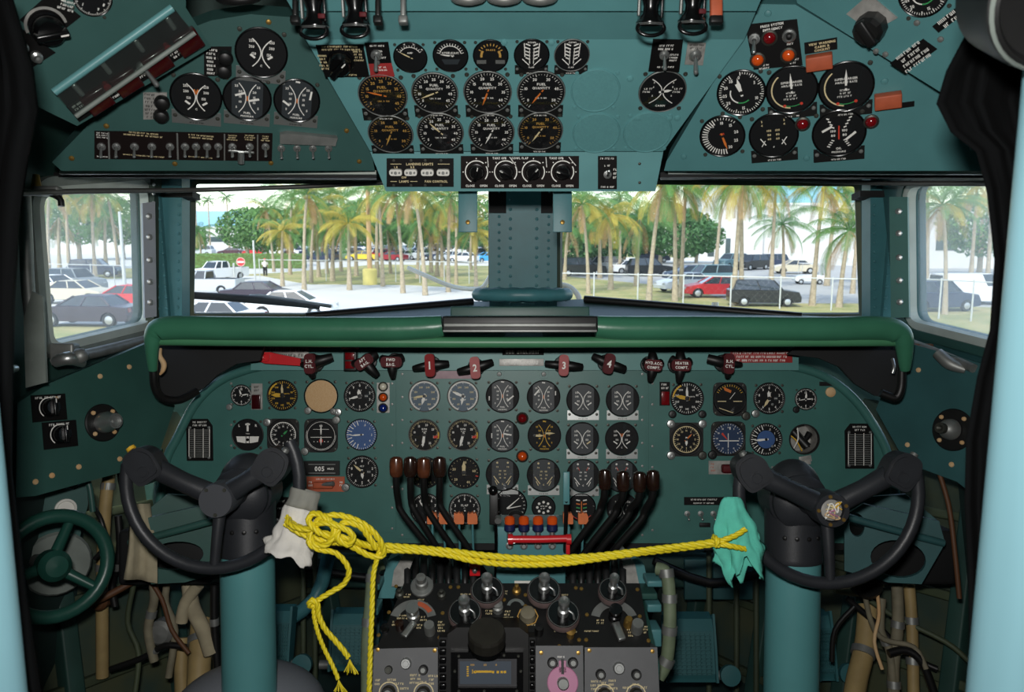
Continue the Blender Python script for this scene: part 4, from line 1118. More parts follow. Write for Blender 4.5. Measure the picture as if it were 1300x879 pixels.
M = OB.at(533, 219); t = thing('switch_panel', 'black plate with four white landing light switches under the fuel gauges', 'switch panel', M)
loc, k = plate(t, OB, rect(491, 201, 576, 237), 'placard_black', M=M,
    texts=[('LANDING LIGHTS', 533, 208, 4.2, 'cream_mark'), ('L.R', 503, 212, 3.4, 'cream_mark'), ('R.R', 524, 212, 3.4, 'cream_mark'), ('OFF', 513, 225, 3.6, 'cream_mark'), ('LAMPS', 513, 230, 4, 'cream_mark'), ('FAN CONTROL', 554, 230, 4, 'cream_mark')],
    lines=[(496, 208, 510, 208, .7, 'cream_mark'), (556, 208, 571, 208, .7, 'cream_mark'), (496, 230, 504, 230, .7, 'cream_mark'), (521, 230, 530, 230, .7, 'cream_mark')])
for x in (503, 522, 543, 563):
    o = obj('rocker', MB().prism([tuple(p) for p in roundpoly([(-.012, -.006), (.012, -.006), (.012, .006), (-.012, .006)], .006)], 0, .007, 'paper').lathe([(.003, .007), (.003, .01), (0, .01)], 'steel', None, 8).lathe([(.002, .007), (.002, .009), (0, .009)], 'steel_dull', T((-.007, 0, 0)), 8).lathe([(.002, .007), (.002, .009), (0, .009)], 'steel_dull', T((.007, 0, 0)), 8), t); place(o, loc, x, 218, .0025)
for x in (500, 522, 540, 560): 
    for y in (203.5, 235): place(obj('screw', MB().lathe([(.003, 0), (.0025, .001), (0, .0012)], 'dark_screw', None, 7), t), loc, x, y, .0025)
M = OB.at(660, 219); t = thing('switch_panel', 'dark plate with four black pointer knobs ringed in white, marked CLOSE OPEN', 'switch panel', M)
tx = []
for x in (605, 642, 677, 714): tx += [('CLOSE', x-8, 235.5, 3.8, 'white_mark'), ('OPEN', x+9, 235.5, 3.8, 'white_mark')]
tx += [('TAKE OFF', 634, 200.5, 3.6, 'white_mark'), ('COWL FLAP', 660, 200.5, 3.6, 'white_mark'), ('TAKE OFF', 706, 200.5, 3.6, 'white_mark')]
loc, k = plate(t, OB, rect(585, 198, 735, 239), 'placard_maroon', M=M, texts=tx, lines=[(619, 199, 620, 212, .8, 'white_mark'), (693, 199, 694, 212, .8, 'white_mark'), (647, 199, 655, 210, .8, 'white_mark'), (722, 199, 731, 210, .8, 'white_mark')])
for i, x in enumerate((605, 642, 677, 714)):
    mb = MB().arc(14*k, 1.3*k, -150, 40, .0005, 'white_mark', n=22)
    mb.arc(14*k, 1.3*k, 60, 130, .0005, 'white_mark', n=10)
    for a in (-90, -45, 0, 45, 90): mb.tick(a, 16*k, 17.5*k, 1.2*k, .0005, 'white_mark')
    place(obj('scale', mb, t), loc, x, 218, .0025)
    place(obj('knob', knob_mb(.0135, .013, 'black_gloss'), t), loc, x, 218, .003, [-15, 60, -40, 70][i])
M = OB.at(771, 219); t = thing('switch_panel', 'narrow black plate with single toggle, right of the four pointer knobs', 'switch panel', M)
loc, k = plate(t, OB, rect(759, 198, 783, 240), 'placard_black', M=M, scribs=[(771, 201, 20, 1, 4, 'white_mark'), (771, 210, 8, 1, 4, 'white_mark'), (771, 237, 20, 1, 4, 'white_mark'), (780, 220, 4, 3, 5, 'white_mark')])
place(obj('toggle', toggle_mesh(True, 1.1), t), loc, 771, 221, .0025)
# ---- right overhead
M = OR_.at(981, 56); t = thing('pressure_switch_panel', 'black plate with toggle, silver button, one dark red lamp and two amber lamps', 'switch panel', M)
loc, k = plate(t, OR_, [(957, 88), (1019, 82), (1012, 24), (946, 31)], 'placard_black', M=M, texts=[('PRESS SYSTEM', 980, 31, 4, 'white_mark', 2), ('EMERGENCY', 981, 36, 4, 'white_mark', 2)], scribs=[(970, 84, 14, 2, 4, 'white_mark'), (1008, 77, 14, 2, 4, 'white_mark'), (1003, 55, 10, 1, 4, 'white_mark')])
place(obj('toggle', toggle_mesh(False, 1.3), t), loc, 958, 48, .0025)
for x, y, c in ((977, 47, 'lens_red'), (962, 75, 'lens_amber'), (1001, 69, 'lens_amber')):
    a, b = lamp_mb(.0105, c); e = obj('lamp', a, t); place(e, loc, x, y, .0025); obj('lens', b, e)
place(obj('button', MB().lathe([(.011, 0), (.011, .006), (.008, .008), (.005, .005)], 'steel', None, 16).lathe([(.005, .005), (.0045, .01), (0, .011)], 'black', None, 12), t), loc, 1002, 44, .0025)
t = solo('placard', MB().box((0, 0, .001), (.05, .019, .002), 'placard_black').text('VIEW WARNING', .002, .005, .0052, 'cream_mark', .0025, squeeze=.9).text('CABIN &', .002, -.0005, .005, 'cream_mark', .0025).text('COCKPIT', .002, -.006, .005, 'cream_mark', .0025), 'small black placard reading VIEW WARNING above an orange-red block', 'placard', OR_.at(1042, 58, 2))
for x, y, lb in ((1040, 76, 'orange-red rectangular block below the VIEW WARNING placard'), (1127, 125, 'orange-red rectangular block at the right, above a thin black placard')):
    solo('warning_block', MB().box((0, 0, .009), (.041, .024, .018), 'orange_placard', None, .002), lb, 'warning block', OR_.at(x, y, 2), 'orange-red blocks on the right overhead panel')
solo('placard', MB().box((0, 0, .001), (.056, .009, .002), 'placard_black').scrib(-.004, 0, .04, 1, .006, 'white_mark', .0025), 'thin black placard under the right orange-red block', 'placard', OR_.at(1137, 134.5, 2))
lamp(OR_, 1019, 157, 18, 'lens_red', 'dark red lamp between the two lower right overhead gauges', None)
lamp(OR_, 1106, 154, 18, 'lens_red', 'dark red lamp under the right orange-red block', None)

# ---- upper left side panel: guarded lights
M = SL.at(160, 90); 
t = thing('annunciator', 'slanted strip of four dark red lights under a clear hinged guard at upper left', 'switch panel', M)
def slp(x, y, w, h, m, z, name, th=.004, rot=38, M=M, par=None, sc=None, lab=None):
    l = M.inverted() @ SL.w(x, y); mb = MB().box((0, 0, th/2), (w, h, th), m, None, min(.002, th*.3))
    if sc: mb.scrib(0, 0, w*.85, sc[0], sc[1], sc[2], th+.0006, seed=int(x))
    o = obj(name, mb, par or t); o.matrix_local = T((l.x, l.y, z)) @ RZ(rot); return o
q = [M.inverted() @ SL.w(x, y) for x, y in ((70, 116), (100, 154), (256, 55), (222, 12))]
obj('plate', MB().prism([(v.x, v.y) for v in q], 0, .003, 'placard_black'), t)
e1 = M.inverted() @ SL.w(100, 154); e2 = M.inverted() @ SL.w(256, 55); ang = math.degrees(math.atan2(e2.y-e1.y, e2.x-e1.x))
for x, y in ((121, 124), (158, 101), (197, 76), (236, 50)):
    slp(x, y, .040, .034, 'lens_dred', .003, 'lamp', .012, ang)
for x, y in ((100, 134), (143, 116), (181, 88), (222, 64)):
    slp(x, y, .03, .022, 'placard_black', .003, 'legend', .002, ang, sc=(3, .006, 'white_mark'))
for i, (x, y) in enumerate(((133, 106), (181, 84), (210, 57))):
    l = M.inverted() @ SL.w(x, y)
    if i == 1: o = obj('toggle', toggle_mesh(False, 1.6), t)
    else: o = obj('button', MB().lathe([(.006, 0), (.006, .01), (0, .012)], 'lens_red', None, 10), t)
    o.matrix_local = T((l.x, l.y, .003)) @ RZ(ang)
q = [M.inverted() @ SL.w(x, y) for x, y in ((63, 108), (90, 138), (240, 33), (212, 2))]
g_ = MB().prism([(v.x, v.y) for v in q], .022, .025, 'clear_guard'); obj('clear_guard', g_, t)
a, b = q[0], q[3]; obj('hinge', MB().cyl((a.x, a.y, .022), (b.x, b.y, .022), .006, None, 'teal_over', 10), t)
a, b = q[1], q[2]; obj('guard_rail', MB().cyl((a.x, a.y, .024), (b.x, b.y, .024), .004, None, 'gasket_grey', 8), t)
for x, y in ((95, 108), (130, 80), (172, 52), (212, 24)):
    l = M.inverted() @ SL.w(x, y); obj('switch_lever', MB().box((0, 0, .008), (.008, .024, .012), 'steel', None, .003), t).matrix_local = T((l.x, l.y, .004)) @ RZ(ang)
M = SL.at(62, 28); t = thing('selector_switch', 'black rotary knob on slanted black placard at top left', 'selector', M)
loc, k = plate(t, SL, [(25, 25), (62, 52), (102, 20), (64, -10)], 'placard_black', M=M, scribs=[(84, 6, 22, 3, 5, 'white_mark')])
mb = MB().arc(.026, .004, -130, 60, .0005, 'placard_silver', n=16); place(obj('scale', mb, t), loc, 58, 32, .0025)
place(obj('knob', knob_mb(.021, .022, 'black_gloss'), t), loc, 59, 34, .003, -60)
M = SL.at(28, 60); t = thing('jack_panel', 'silver-topped plate with knurled metal knobs at the far upper left edge', 'switch panel', M)
loc, k = plate(t, SL, [(-10, 70), (20, 98), (70, 66), (5, 20)], 'placard_black', M=M)
for x, y in ((27, 58), (45, 70), (22, 86), (8, 70)): place(obj('knob', MB().lathe([(.008, 0), (.008, .006), (.0045, .008), (.0045, .014), (0, .015)], 'steel', None, 14), t), loc, x, y, .0025)
# ---- upper right side panel
M = SR.at(1108, 25); t = thing('selector_switch', 'large black fluted knob on a grey diamond plate at upper right', 'selector', M)
loc, k = plate(t, SR, [(1075, 17), (1107, 40), (1140, 22), (1104, -8)], 'placard_silver', M=M)
mb = MB().lathe([(.024, 0), (.023, .02), (.018, .026), (0, .026)], 'black', None, 10, False).box((0, 0, .024), (.016, .042, .016), 'black', None, .003)
place(obj('knob', mb, t), loc, 1108, 32, .003, 15)
def srp(pts, rows, lb, h=.006):
    M = SR.at(sum(p[0] for p in pts)/4, sum(p[1] for p in pts)/4); Mi = M.inverted()
    q = [Mi @ SR.w(*p) for p in pts]; ang = math.degrees(math.atan2(q[1].y-q[0].y, q[1].x-q[0].x)); w_ = (q[1]-q[0]).length
    mb = MB().prism([(v.x, v.y) for v in q], 0, .002, 'placard_black'); mb.scrib(0, 0, w_*.85, rows, h, 'white_mark', .0026, RZ(ang), seed=5); solo('placard', mb, lb, 'placard', M)
srp([(1149, 92), (1190, 62), (1172, 49), (1130, 80)], 4, 'black placard with four lines of white print on the upper right side panel', .0085)
srp([(1192, 41), (1236, 8), (1228, -2), (1184, 33)], 2, 'narrow black two-line placard near the top right corner', .009)

# ---- handles hanging from the overhead
def pull(px, py, d, label, red=True, s=1):
    t = thing('pull_handle', label, 'handle', CW @ T(((px-650)*d/F, d, (439.5-py)*d/F)) @ RX(18), 'black pull handles hanging from the overhead')
    k = d/F*s
    obj('body', MB().lathe([(13*k, 60*k), (12*k, 30*k), (9*k, 20*k), (10*k, 12*k), (15*k, 5*k), (17.5*k, 2*k), (17.5*k, -1*k), (14*k, -1*k), (12*k, 4*k), (0, 6*k)], 'black_gloss', None, 20), t)
    mb = MB(); mb.tube([(17*k*cos(2*PI*i/24), -9*k+4*k*sin(2*PI*i/24), -6*k+9*k*sin(2*PI*i/24)) for i in range(24)], 2.6*k, 'black_gloss', 8, closed=True)
    obj('ring', mb, t)
    obj('chrome_band', MB().lathe([(16.5*k, 2*k), (18*k, 0), (16.5*k, -2*k)], 'steel', None, 20), t)
    obj('strut', MB().box((14*k, 0, 26*k), (3*k, 10*k, 40*k), 'black_gloss', None, k), t); obj('strut', MB().box((-15*k, 0, 26*k), (3*k, 8*k, 34*k), 'steel_dull', None, k), t)
    if red: obj('red_tag', MB().box((11*k, -8*k, 12*k), (9*k, 4*k, 6*k), 'handle_maroon', None, k), t)
pull(400, 34, 1.16, 'leftmost black ringed pull handle hanging at the top of the picture')
pull(452, 32, 1.16, 'black ringed pull handle second from left, above the selector plate')
pull(825, 30, 1.16, 'black ringed pull handle above the toggle plates, left of its neighbour', False)
pull(878, 28, 1.16, 'rightmost black ringed pull handle at the top of the picture')
for px, m, lb in ((909, 'orange_placard', 'orange-brown lever at the top edge right of the pull handles'), (375, 'black', 'black lever at the top edge left of the pull handles'), (480, 'black', 'thin black lever at the top edge between handle and fuel panel'), (512, 'steel_dull', 'short metal lever hanging at the top edge above the ammeter')):
    solo('overhead_lever', MB().box((0, 0, .02), (.008 if px != 909 else .018, .012, .06), m, None, .003).box((0, 0, -.014), (.014 if px != 909 else .02, .014, .012), 'black' if px == 909 else m, None, .003), lb, 'lever', CW @ T(((px-650)*1.18/F, 1.18, (439.5-14)*1.18/F)))
for i, (px, w_) in enumerate(((305, 60), (595, 44), (640, 44), (685, 44))):
    solo('bow_handle', MB().tube([(-w_*.0006, 0, .05), (-w_*.0005, -.01, .012), (-w_*.0002, -.02, 0), (w_*.0002, -.02, 0), (w_*.0005, -.01, .012), (w_*.0006, 0, .05)], .009, 'black' if i == 0 else 'steel_dull', 10, sub=4), ['black bow handle cut by the top edge at left', 'grey bow handle at top edge, leftmost of three', 'grey bow handle at top edge, middle of three', 'grey bow handle at top edge, rightmost of three'][i], 'handle', CW @ T(((px-650)*1.2/F, 1.2, (439.5-6)*1.2/F)))
# ------------------------------------------------------------------ glareshield
D0 = 1.64
def E(px, py, d): return Vector(((px-650)*d/F, d, (439.5-py)*d/F))      # point in the eye frame
t = thing('glareshield', 'green padded glareshield running across the cockpit above the instrument panel', 'glareshield', CW)
rr = 15.5*D0/F
mb = MB().tube([E(194, 470, D0+.02), E(193, 440, D0), E(198, 424, D0), E(215, 417, D0), E(300, 417.5, D0), E(420, 418, D0), E(500, 418, D0), E(545, 416, D0), E(562, 414, D0)], [.009, .014, rr*.9, rr, rr, rr, rr, rr*.95, rr*.85], 'pad_green', 20, sub=5); obj('roll', mb, t)
mb = MB().tube([E(757, 415, D0), E(790, 417, D0), E(900, 417, D0), E(1040, 418, D0), E(1110, 417, D0), E(1136, 421, D0), E(1147, 433, D0), E(1149, 470, D0+.02)], [rr*.9, rr, rr, rr, rr, rr, rr*.8, .010], 'pad_green', 20, sub=5); obj('roll', mb, t)
a0 = E(200, 430, D0); 
mb = MB(); mb.tube([E(202, 432, D0+.004), E(420, 434, D0+.004), E(650, 435, D0+.004), E(900, 434, D0+.004), E(1138, 433, D0+.004)], 7*D0/F, 'pad_light', 12, sub=4); obj('lip', mb, t)
mb = MB().box(tuple(E(660, 412, D0-.002)), (195*D0/F, .05, 20*D0/F), 'black', None, .004).box(tuple(E(660, 404, D0+.01)), (188*D0/F, .06, 5*D0/F), 'teal_dark', None, .002).box(tuple(E(660, 413, D0-.028)), (190*D0/F, .008, 5*D0/F), 'steel_dull', None, .002).box(tuple(E(660, 420.5, D0-.026)), (192*D0/F, .01, 3*D0/F), 'steel_dull', None, .001); obj('centre_cap', mb, t)
mb = MB().box(tuple(E(660, 398, D0+.07)), (180*D0/F, .08, 16*D0/F), 'teal_dark', None, .003); obj('centre_step', mb, t)
# deck up to the windshield
A = [E(196, 408, D0), E(1147, 408, D0), E(1098, 405, 2.05), E(1010, 400, 2.12), E(742, 380, 2.38), E(598, 383, 2.38), E(388, 404, 2.1), E(242, 405, 2.05)]
mb = MB(); n = len(A); mb.add([tuple(p) for p in A]+[(p.x, p.y, p.z-.02) for p in A], [(0, 7, 6, 5, 4, 3, 2, 1)[::-1], tuple(range(8, 16))]+[(i, (i+1) % 8, 8+(i+1) % 8, 8+i) for i in range(8)], 'wall_green'); obj('deck', mb, t)
for a, b in (((388, 402), (600, 383)), ((742, 380), (1018, 402))):
    obj('window_channel', MB().tube([E(a[0], a[1], 2.12 if a[0] < 500 else 2.33), E(b[0], b[1], 2.33 if a[0] < 500 else 2.1)], .011, 'black', 8), t)
# underside and black side cheeks of the hood
mb = MB(); B = [E(200, 438.5, D0), E(1140, 438.5, D0), E(1100, 440, 1.92), E(250, 440, 1.92)]
mb.add([tuple(p) for p in B]+[(p.x, p.y, p.z+.012) for p in B], [(0, 1, 2, 3), (7, 6, 5, 4)]+[(i, (i+1) % 4, 4+(i+1) % 4, 4+i) for i in range(4)], 'black_matte'); obj('underside', mb, t)
K = Plane(650, 450, 1.79)
for pts in ([(198, 436), (335, 440), (330, 458), (300, 462), (276, 476), (258, 493), (240, 502), (205, 507), (197, 500)], [(1012, 440), (1143, 436), (1146, 500), (1138, 507), (1112, 503), (1086, 488), (1066, 466), (1040, 455), (1000, 450)]):
    mb = MB().prism(K.pts(pts), -.012, 0, 'black_matte'); o = obj('side_cheek', mb, t); o.matrix_local = K.L
for pts in ([(195, 440), (195, 470), (197, 492), (207, 506), (228, 508), (250, 497)], [(1145, 440), (1145, 470), (1144, 492), (1138, 505), (1128, 503), (1118, 499)]):
    obj('edge_trim', MB().tube([E(x, y, D0+.03+.004*i*(i if x < 500 else .6)) for i, (x, y) in enumerate(pts)], 5.5*D0/F, 'black', 10, sub=4), t)
mb = MB().prism(MP.pts([(322, 470), (1010, 470), (1010, 430), (322, 430)]), .008, .02, 'ledge_teal'); struct('trim_17', mb, MP.M)
# loose leather tie and cord at the left, metal tag at right
solo('leather_strap', MB().tube([E(204, 443, 1.7), E(203, 452, 1.69), E(208, 462, 1.69), E(207, 470, 1.69), E(203, 476, 1.69)], [.003, .005, .006, .005, .002], 'tan', 8, sub=4), 'short tan leather tie hanging inside the left end of the glareshield', 'strap', CW)
solo('cord_clip', MB().tube([E(1133, 456, 1.72), E(1135, 466, 1.71), E(1133, 474, 1.71)], .004, 'steel', 8, sub=3), 'small metal clip hanging inside the right end of the glareshield', 'clip', CW)

# ------------------------------------------------------------------ T handles
HZ = .02
def thandle(px, py, lines, lw, lh, lrot, wings, label, lm='handle_maroon', ts=7, lx=0, ly=0):
    k = 1.9/F; M = MP.at(px, py, 0, HZ)
    t = thing('pull_handle', label, 'handle', M, 'red and black pull handles under the glareshield')
    obj('shaft', MB().cyl((0, 0, 0), (0, 0, .045), 5*k, None, 'black', 12).lathe([(11*k, 0), (10*k, .006), (5*k, .008)], 'black', None, 16), t)
    mb = MB()
    for x0, y0, x1, y1, w0, w1 in wings:
        mb.tube([(x0*k, -y0*k, .046), ((x0+x1)/2*k, -(y0+y1)/2*k, .05), (x1*k, -y1*k, .044)], [w0*k, (w0+w1)/2*k*1.05, w1*k], 'black', 10, sub=3)
    obj('grip', mb, t)
    q = roundpoly([(-lw/2, -lh/2), (lw/2, -lh/2), (lw/2, lh/2), (-lw/2, lh/2)], min(lw, lh)*.5, 8)
    mb = MB().prism([(p.x*k, p.y*k) for p in q], .04, .062, lm, RZ(lrot), smooth_side=True).prism([(p.x*k*.86, p.y*k*.93) for p in q], .062, .0665, lm, RZ(lrot), smooth_side=True)
    n = len(lines)
    for i, s in enumerate(lines): mb.text(s, 0, ((n-1)/2-i)*ts*1.15*k, ts*k, 'white_mark', .0668, RZ(lrot), squeeze=.85)
    obj('red_face', mb, t)
thandle(404, 461, ['L.H.', 'CYL.'], 14, 25, 0, [(0, 0, 26, -8, 8, 5), (0, 2, -12, 1, 5, 3), (0, 5, 2, 17, 7, 3)], 'pull handle with dark red face marked L.H. CYL., next to the red lever', ts=5.2)
thandle(470, 459, ['AFT', 'BAG.'], 24, 13, 35, [(0, 0, 15, 17, 8, 4), (0, 0, -15, 2, 7, 4), (0, 0, 14, -10, 8, 5)], 'pull handle marked AFT BAG., tilted, left of FWD', ts=5)
thandle(503, 459, ['FWD', 'BAG.'], 26, 13, 0, [(0, 0, 1, 20, 8, 3), (0, 0, -13, -4, 7, 5), (0, 0, 13, -6, 8, 5)], 'pull handle marked FWD BAG. with stem pointing down', ts=5)
thandle(550, 463, ['1'], 12, 28, 3, [(0, 0, -21, 4, 6, 3.5), (0, 0, 22, -2, 7, 4)], 'red-faced T handle marked 1', 'handle_red', ts=13)
thandle(605, 466, ['2'], 12, 27, 5, [(0, 0, -21, 5, 6, 4), (0, 0, 21, -7, 7, 4)], 'dusty red T handle marked 2', 'placard_red', ts=12)
thandle(713, 463, ['3'], 12, 26, -2, [(0, 0, -22, -2, 5, 4), (0, 0, 23, 2, 7, 4)], 'maroon T handle marked 3', 'placard_red', ts=12)
thandle(768, 461, ['4'], 13, 25, -12, [(0, 0, -19, -9, 7, 4), (0, 0, 20, 7, 6, 5)], 'maroon T handle marked 4, slightly tilted', ts=12)
thandle(822, 463, ['HYD.ACC.', 'COMPT.'], 22, 14, -6, [(0, 0, -3, 20, 8, 3), (0, 0, 0, -14, 8, 5), (0, 0, -10, -4, 6, 5), (0, 0, 11, -3, 6, 5)], 'pull handle marked HYD.ACC. COMPT. with stem pointing down', ts=4.6)
thandle(856, 463, ['HEATER', 'COMPT.'], 24, 14, -2, [(0, 0, -2, 21, 8, 3), (0, 0, 0, -15, 8, 5), (0, 0, -11, -8, 6, 5), (0, 0, 12, -5, 6, 5)], 'pull handle marked HEATER COMPT. beside the hydraulic one', ts=4.6)
thandle(914, 461, ['R.H.', 'CYL.'], 13, 25, -2, [(0, 0, -24, -6, 6, 6), (0, 0, 17, 1, 5, 3), (0, 5, 0, 17, 6, 3)], 'pull handle with dark red face marked R.H. CYL., left of the red placard', ts=5.2)
k = 1.9/F
t = thing('red_lever', 'bright red lever with round eye at the upper left of the instrument panel', 'lever', MP.at(365, 456, 0, HZ))
obj('arm', MB().prism([(-20*k, -5*k), (24*k, -8*k), (24*k, 1*k), (-6*k, 7*k), (-14*k, 9*k), (-30*k, 8*k), (-32*k, 0)], .02, .034, 'bright_red'), t)
obj('eye', MB().lathe([(5*k, .034), (6*k, .046), (3.5*k, .046), (3.5*k, .034)], 'bright_red', T((-18*k, 3*k, 0)), 16), t)
obj('pivot', MB().cyl((-18*k, 3*k, -.0), (-18*k, 3*k, .03), 3*k, None, 'steel', 10).cyl((28*k, -4*k, 0), (28*k, -4*k, .03), 5*k, None, 'black', 10), t)
t = thing('warning_light', 'red twin-window warning light under a pink strip, left of the AFT BAG. handle', 'warning light', MP.at(449, 456, 0, HZ))
obj('case', MB().box((0, 0, .012), (16*k, 29*k, .024), 'black', None, .002), t)
for y in (4, -7): obj('lens', MB().box((0, y*k, .026), (11*k, 9*k, .006), 'lens_red', None, .001), t)
obj('hood_strip', MB().box((0, 14.5*k, .02), (20*k, 4*k, .03), 'lens_pink', None, .002), t)
def placard(px, py, w, h, m, rows, tm, label, pl=MP, z=HZ, rot=0, hh=None):
    kk = pl.k(px, py); mb = MB().box((0, 0, .001), (w*kk, h*kk, .002), m, None, .0005)
    if rows: mb.scrib(0, 0, w*kk*.92, rows, (hh or h/rows*.95)*kk, tm, .0026, seed=int(px))
    return solo('placard', mb, label, 'placard', pl.at(px, py, rot, z))
placard(364, 448, 62, 14, 'placard_silver', 2, 'black', 'silver placard behind the red lever')
placard(664, 447, 52, 8, 'placard_black', 1, 'white_mark', 'thin black placard between the handles marked 2 and 3')
placard(662, 460, 56, 9, 'placard_silver', 1, 'white_mark', 'bright metal placard between the handles marked 2 and 3, the lower one')
placard(963, 453, 78, 15, 'placard_red', 3, 'white_mark', 'red placard with three lines of white print right of the R.H. CYL. handle', hh=4.6)
placard(573, 476, 56, 10, 'placard_pink', 0, 'black', 'faded pink blank strip between the handles marked 1 and 2', z=zc)
for px, py, m in ((481, 488, 0), ):
    pass
for px, py, lb in ((634, 475, 'left'), (690, 475, 'right')):
    solo('latch', MB().prism([(-.013, .008), (.013, .008), (.009, -.010), (-.009, -.010)], 0, .008, 'teal_main').lathe([(.006, .008), (.005, .012), (0, .013)], 'steel_dull', None, 10), 'small teal hinge latch above the fuel pressure gauges, %s one' % lb, 'latch', MP.at(px, py, 0, zc), 'panel latches')

# ------------------------------------------------------------------ curtain rods, ring, wipers
t = thing('curtain_rod', 'thin dark rod running across the top of the left windows', 'rod', CW)
obj('rod', MB().tube([E(-40, 248, 1.30), E(100, 243, 1.55), E(240, 241.5, 1.85), E(360, 238, 1.9), E(490, 232, 1.95)], .0055, 'rod_grey', 8, sub=3), t)
obj('bracket', MB().box(tuple(E(60, 243, 1.5)), (.05, .02, .018), 'steel_dull', None, .004).cyl(E(46, 240, 1.5), E(46, 222, 1.5), .01, .006, 'brass', 8).tube([E(62, 245, 1.5), E(76, 252, 1.5), E(78, 262, 1.5)], .006, 'black', 8, sub=3), t)
t = thing('curtain_rod', 'thin dark rod running across the top of the right windows', 'rod', CW)
obj('rod', MB().tube([E(836, 224, 1.95), E(960, 227, 1.9), E(1096, 232, 1.82), E(1200, 233, 1.6), E(1320, 233, 1.35)], .0055, 'rod_grey', 8, sub=3), t)
obj('bracket', MB().tube([E(1255, 226, 1.5), E(1262, 246, 1.5), E(1275, 252, 1.5), E(1292, 252, 1.5)], [.008, .01, .006, .005], 'steel', 8, sub=3), t)
# ribbed ring cushion at the foot of the centre post
k = 1.95/F; M = CW @ T(E(663, 374, 1.95)) @ RX(5)
t = thing('ring_handle', 'ribbed teal ring lying flat at the foot of the centre window post', 'ring', M)
pts = [(56*k*cos(2*PI*i/48), 56*k*.75*sin(2*PI*i/48), 0) for i in range(48)]
obj('ring', MB().tube(pts, [.0165 if i % 3 else .0145 for i in range(48)], 'teal_post', 12, closed=True), t)
for a in (-40, 0, 40, 90, 140, 180, 220): obj('spoke', MB().cyl((0, 0, 0), (54*k*cos(R(a)), 40*k*sin(R(a)), 0), .008, None, 'teal_post', 8), t)
obj('hub', MB().lathe([(.03, -.02), (.03, .012), (0, .016)], 'teal_post', None, 16), t)
# tabs hanging beside the centre post
for px, lb in ((594, 'flat teal tab hanging left of the centre post, under the overhead panel'), (714, 'flat teal tab hanging right of the centre post, under the overhead panel')):
    k = 1.6/F; solo('hanging_tab', MB().box((0, 0, -.02), (24*k, .004, .12), 'teal_post', None, .001).lathe([(.005, 0), (.004, .003), (0, .004)], 'brass', T((0, -.002, -.06)) @ RX(90), 8), lb, 'tab', CW @ T(E(px, 245, 1.6)), 'tabs beside the centre post')
t = thing('windshield_wiper', 'black wiper blade lying across the lower left windshield', 'wiper', CW)
obj('blade', MB().tube([E(243, 375, 2.2), E(330, 381, 2.3), E(405, 390, 2.42)], [.010, .012, .007], 'rubber', 6, sub=2), t)
obj('arm', MB().tube([E(318, 378, 2.3), E(330, 376, 2.34), E(420, 389, 2.48)], .006, 'steel_dull', 6, sub=2), t)
t = thing('windshield_wiper', 'black wiper blade lying along the lower right windshield', 'wiper', CW)
obj('blade', MB().tube([E(744, 381, 2.52), E(815, 385, 2.45), E(880, 390, 2.38)], [.008, .010, .007], 'rubber', 6, sub=2), t)
obj('pivot', MB().cyl(E(908, 391, 2.4), E(908, 384, 2.4), .012, .01, 'paper', 10), t)
solo('drain_hose', MB().tube([E(518, 340, 2.75), E(545, 352, 2.72), E(575, 364, 2.70), E(607, 367, 2.65), E(618, 358, 2.65), E(627, 340, 2.65)], .0075, 'paper', 10, sub=5), 'white hose looping down outside the left windshield beside the centre post', 'hose', CW)
solo('drain_hose', MB().tube([E(700, 360, 2.5), E(722, 364, 2.48), E(733, 374, 2.45), E(736, 384, 2.42)], .0085, 'paper', 10, sub=5), 'short white hose behind the teal ring at the right of the centre post', 'hose', CW)
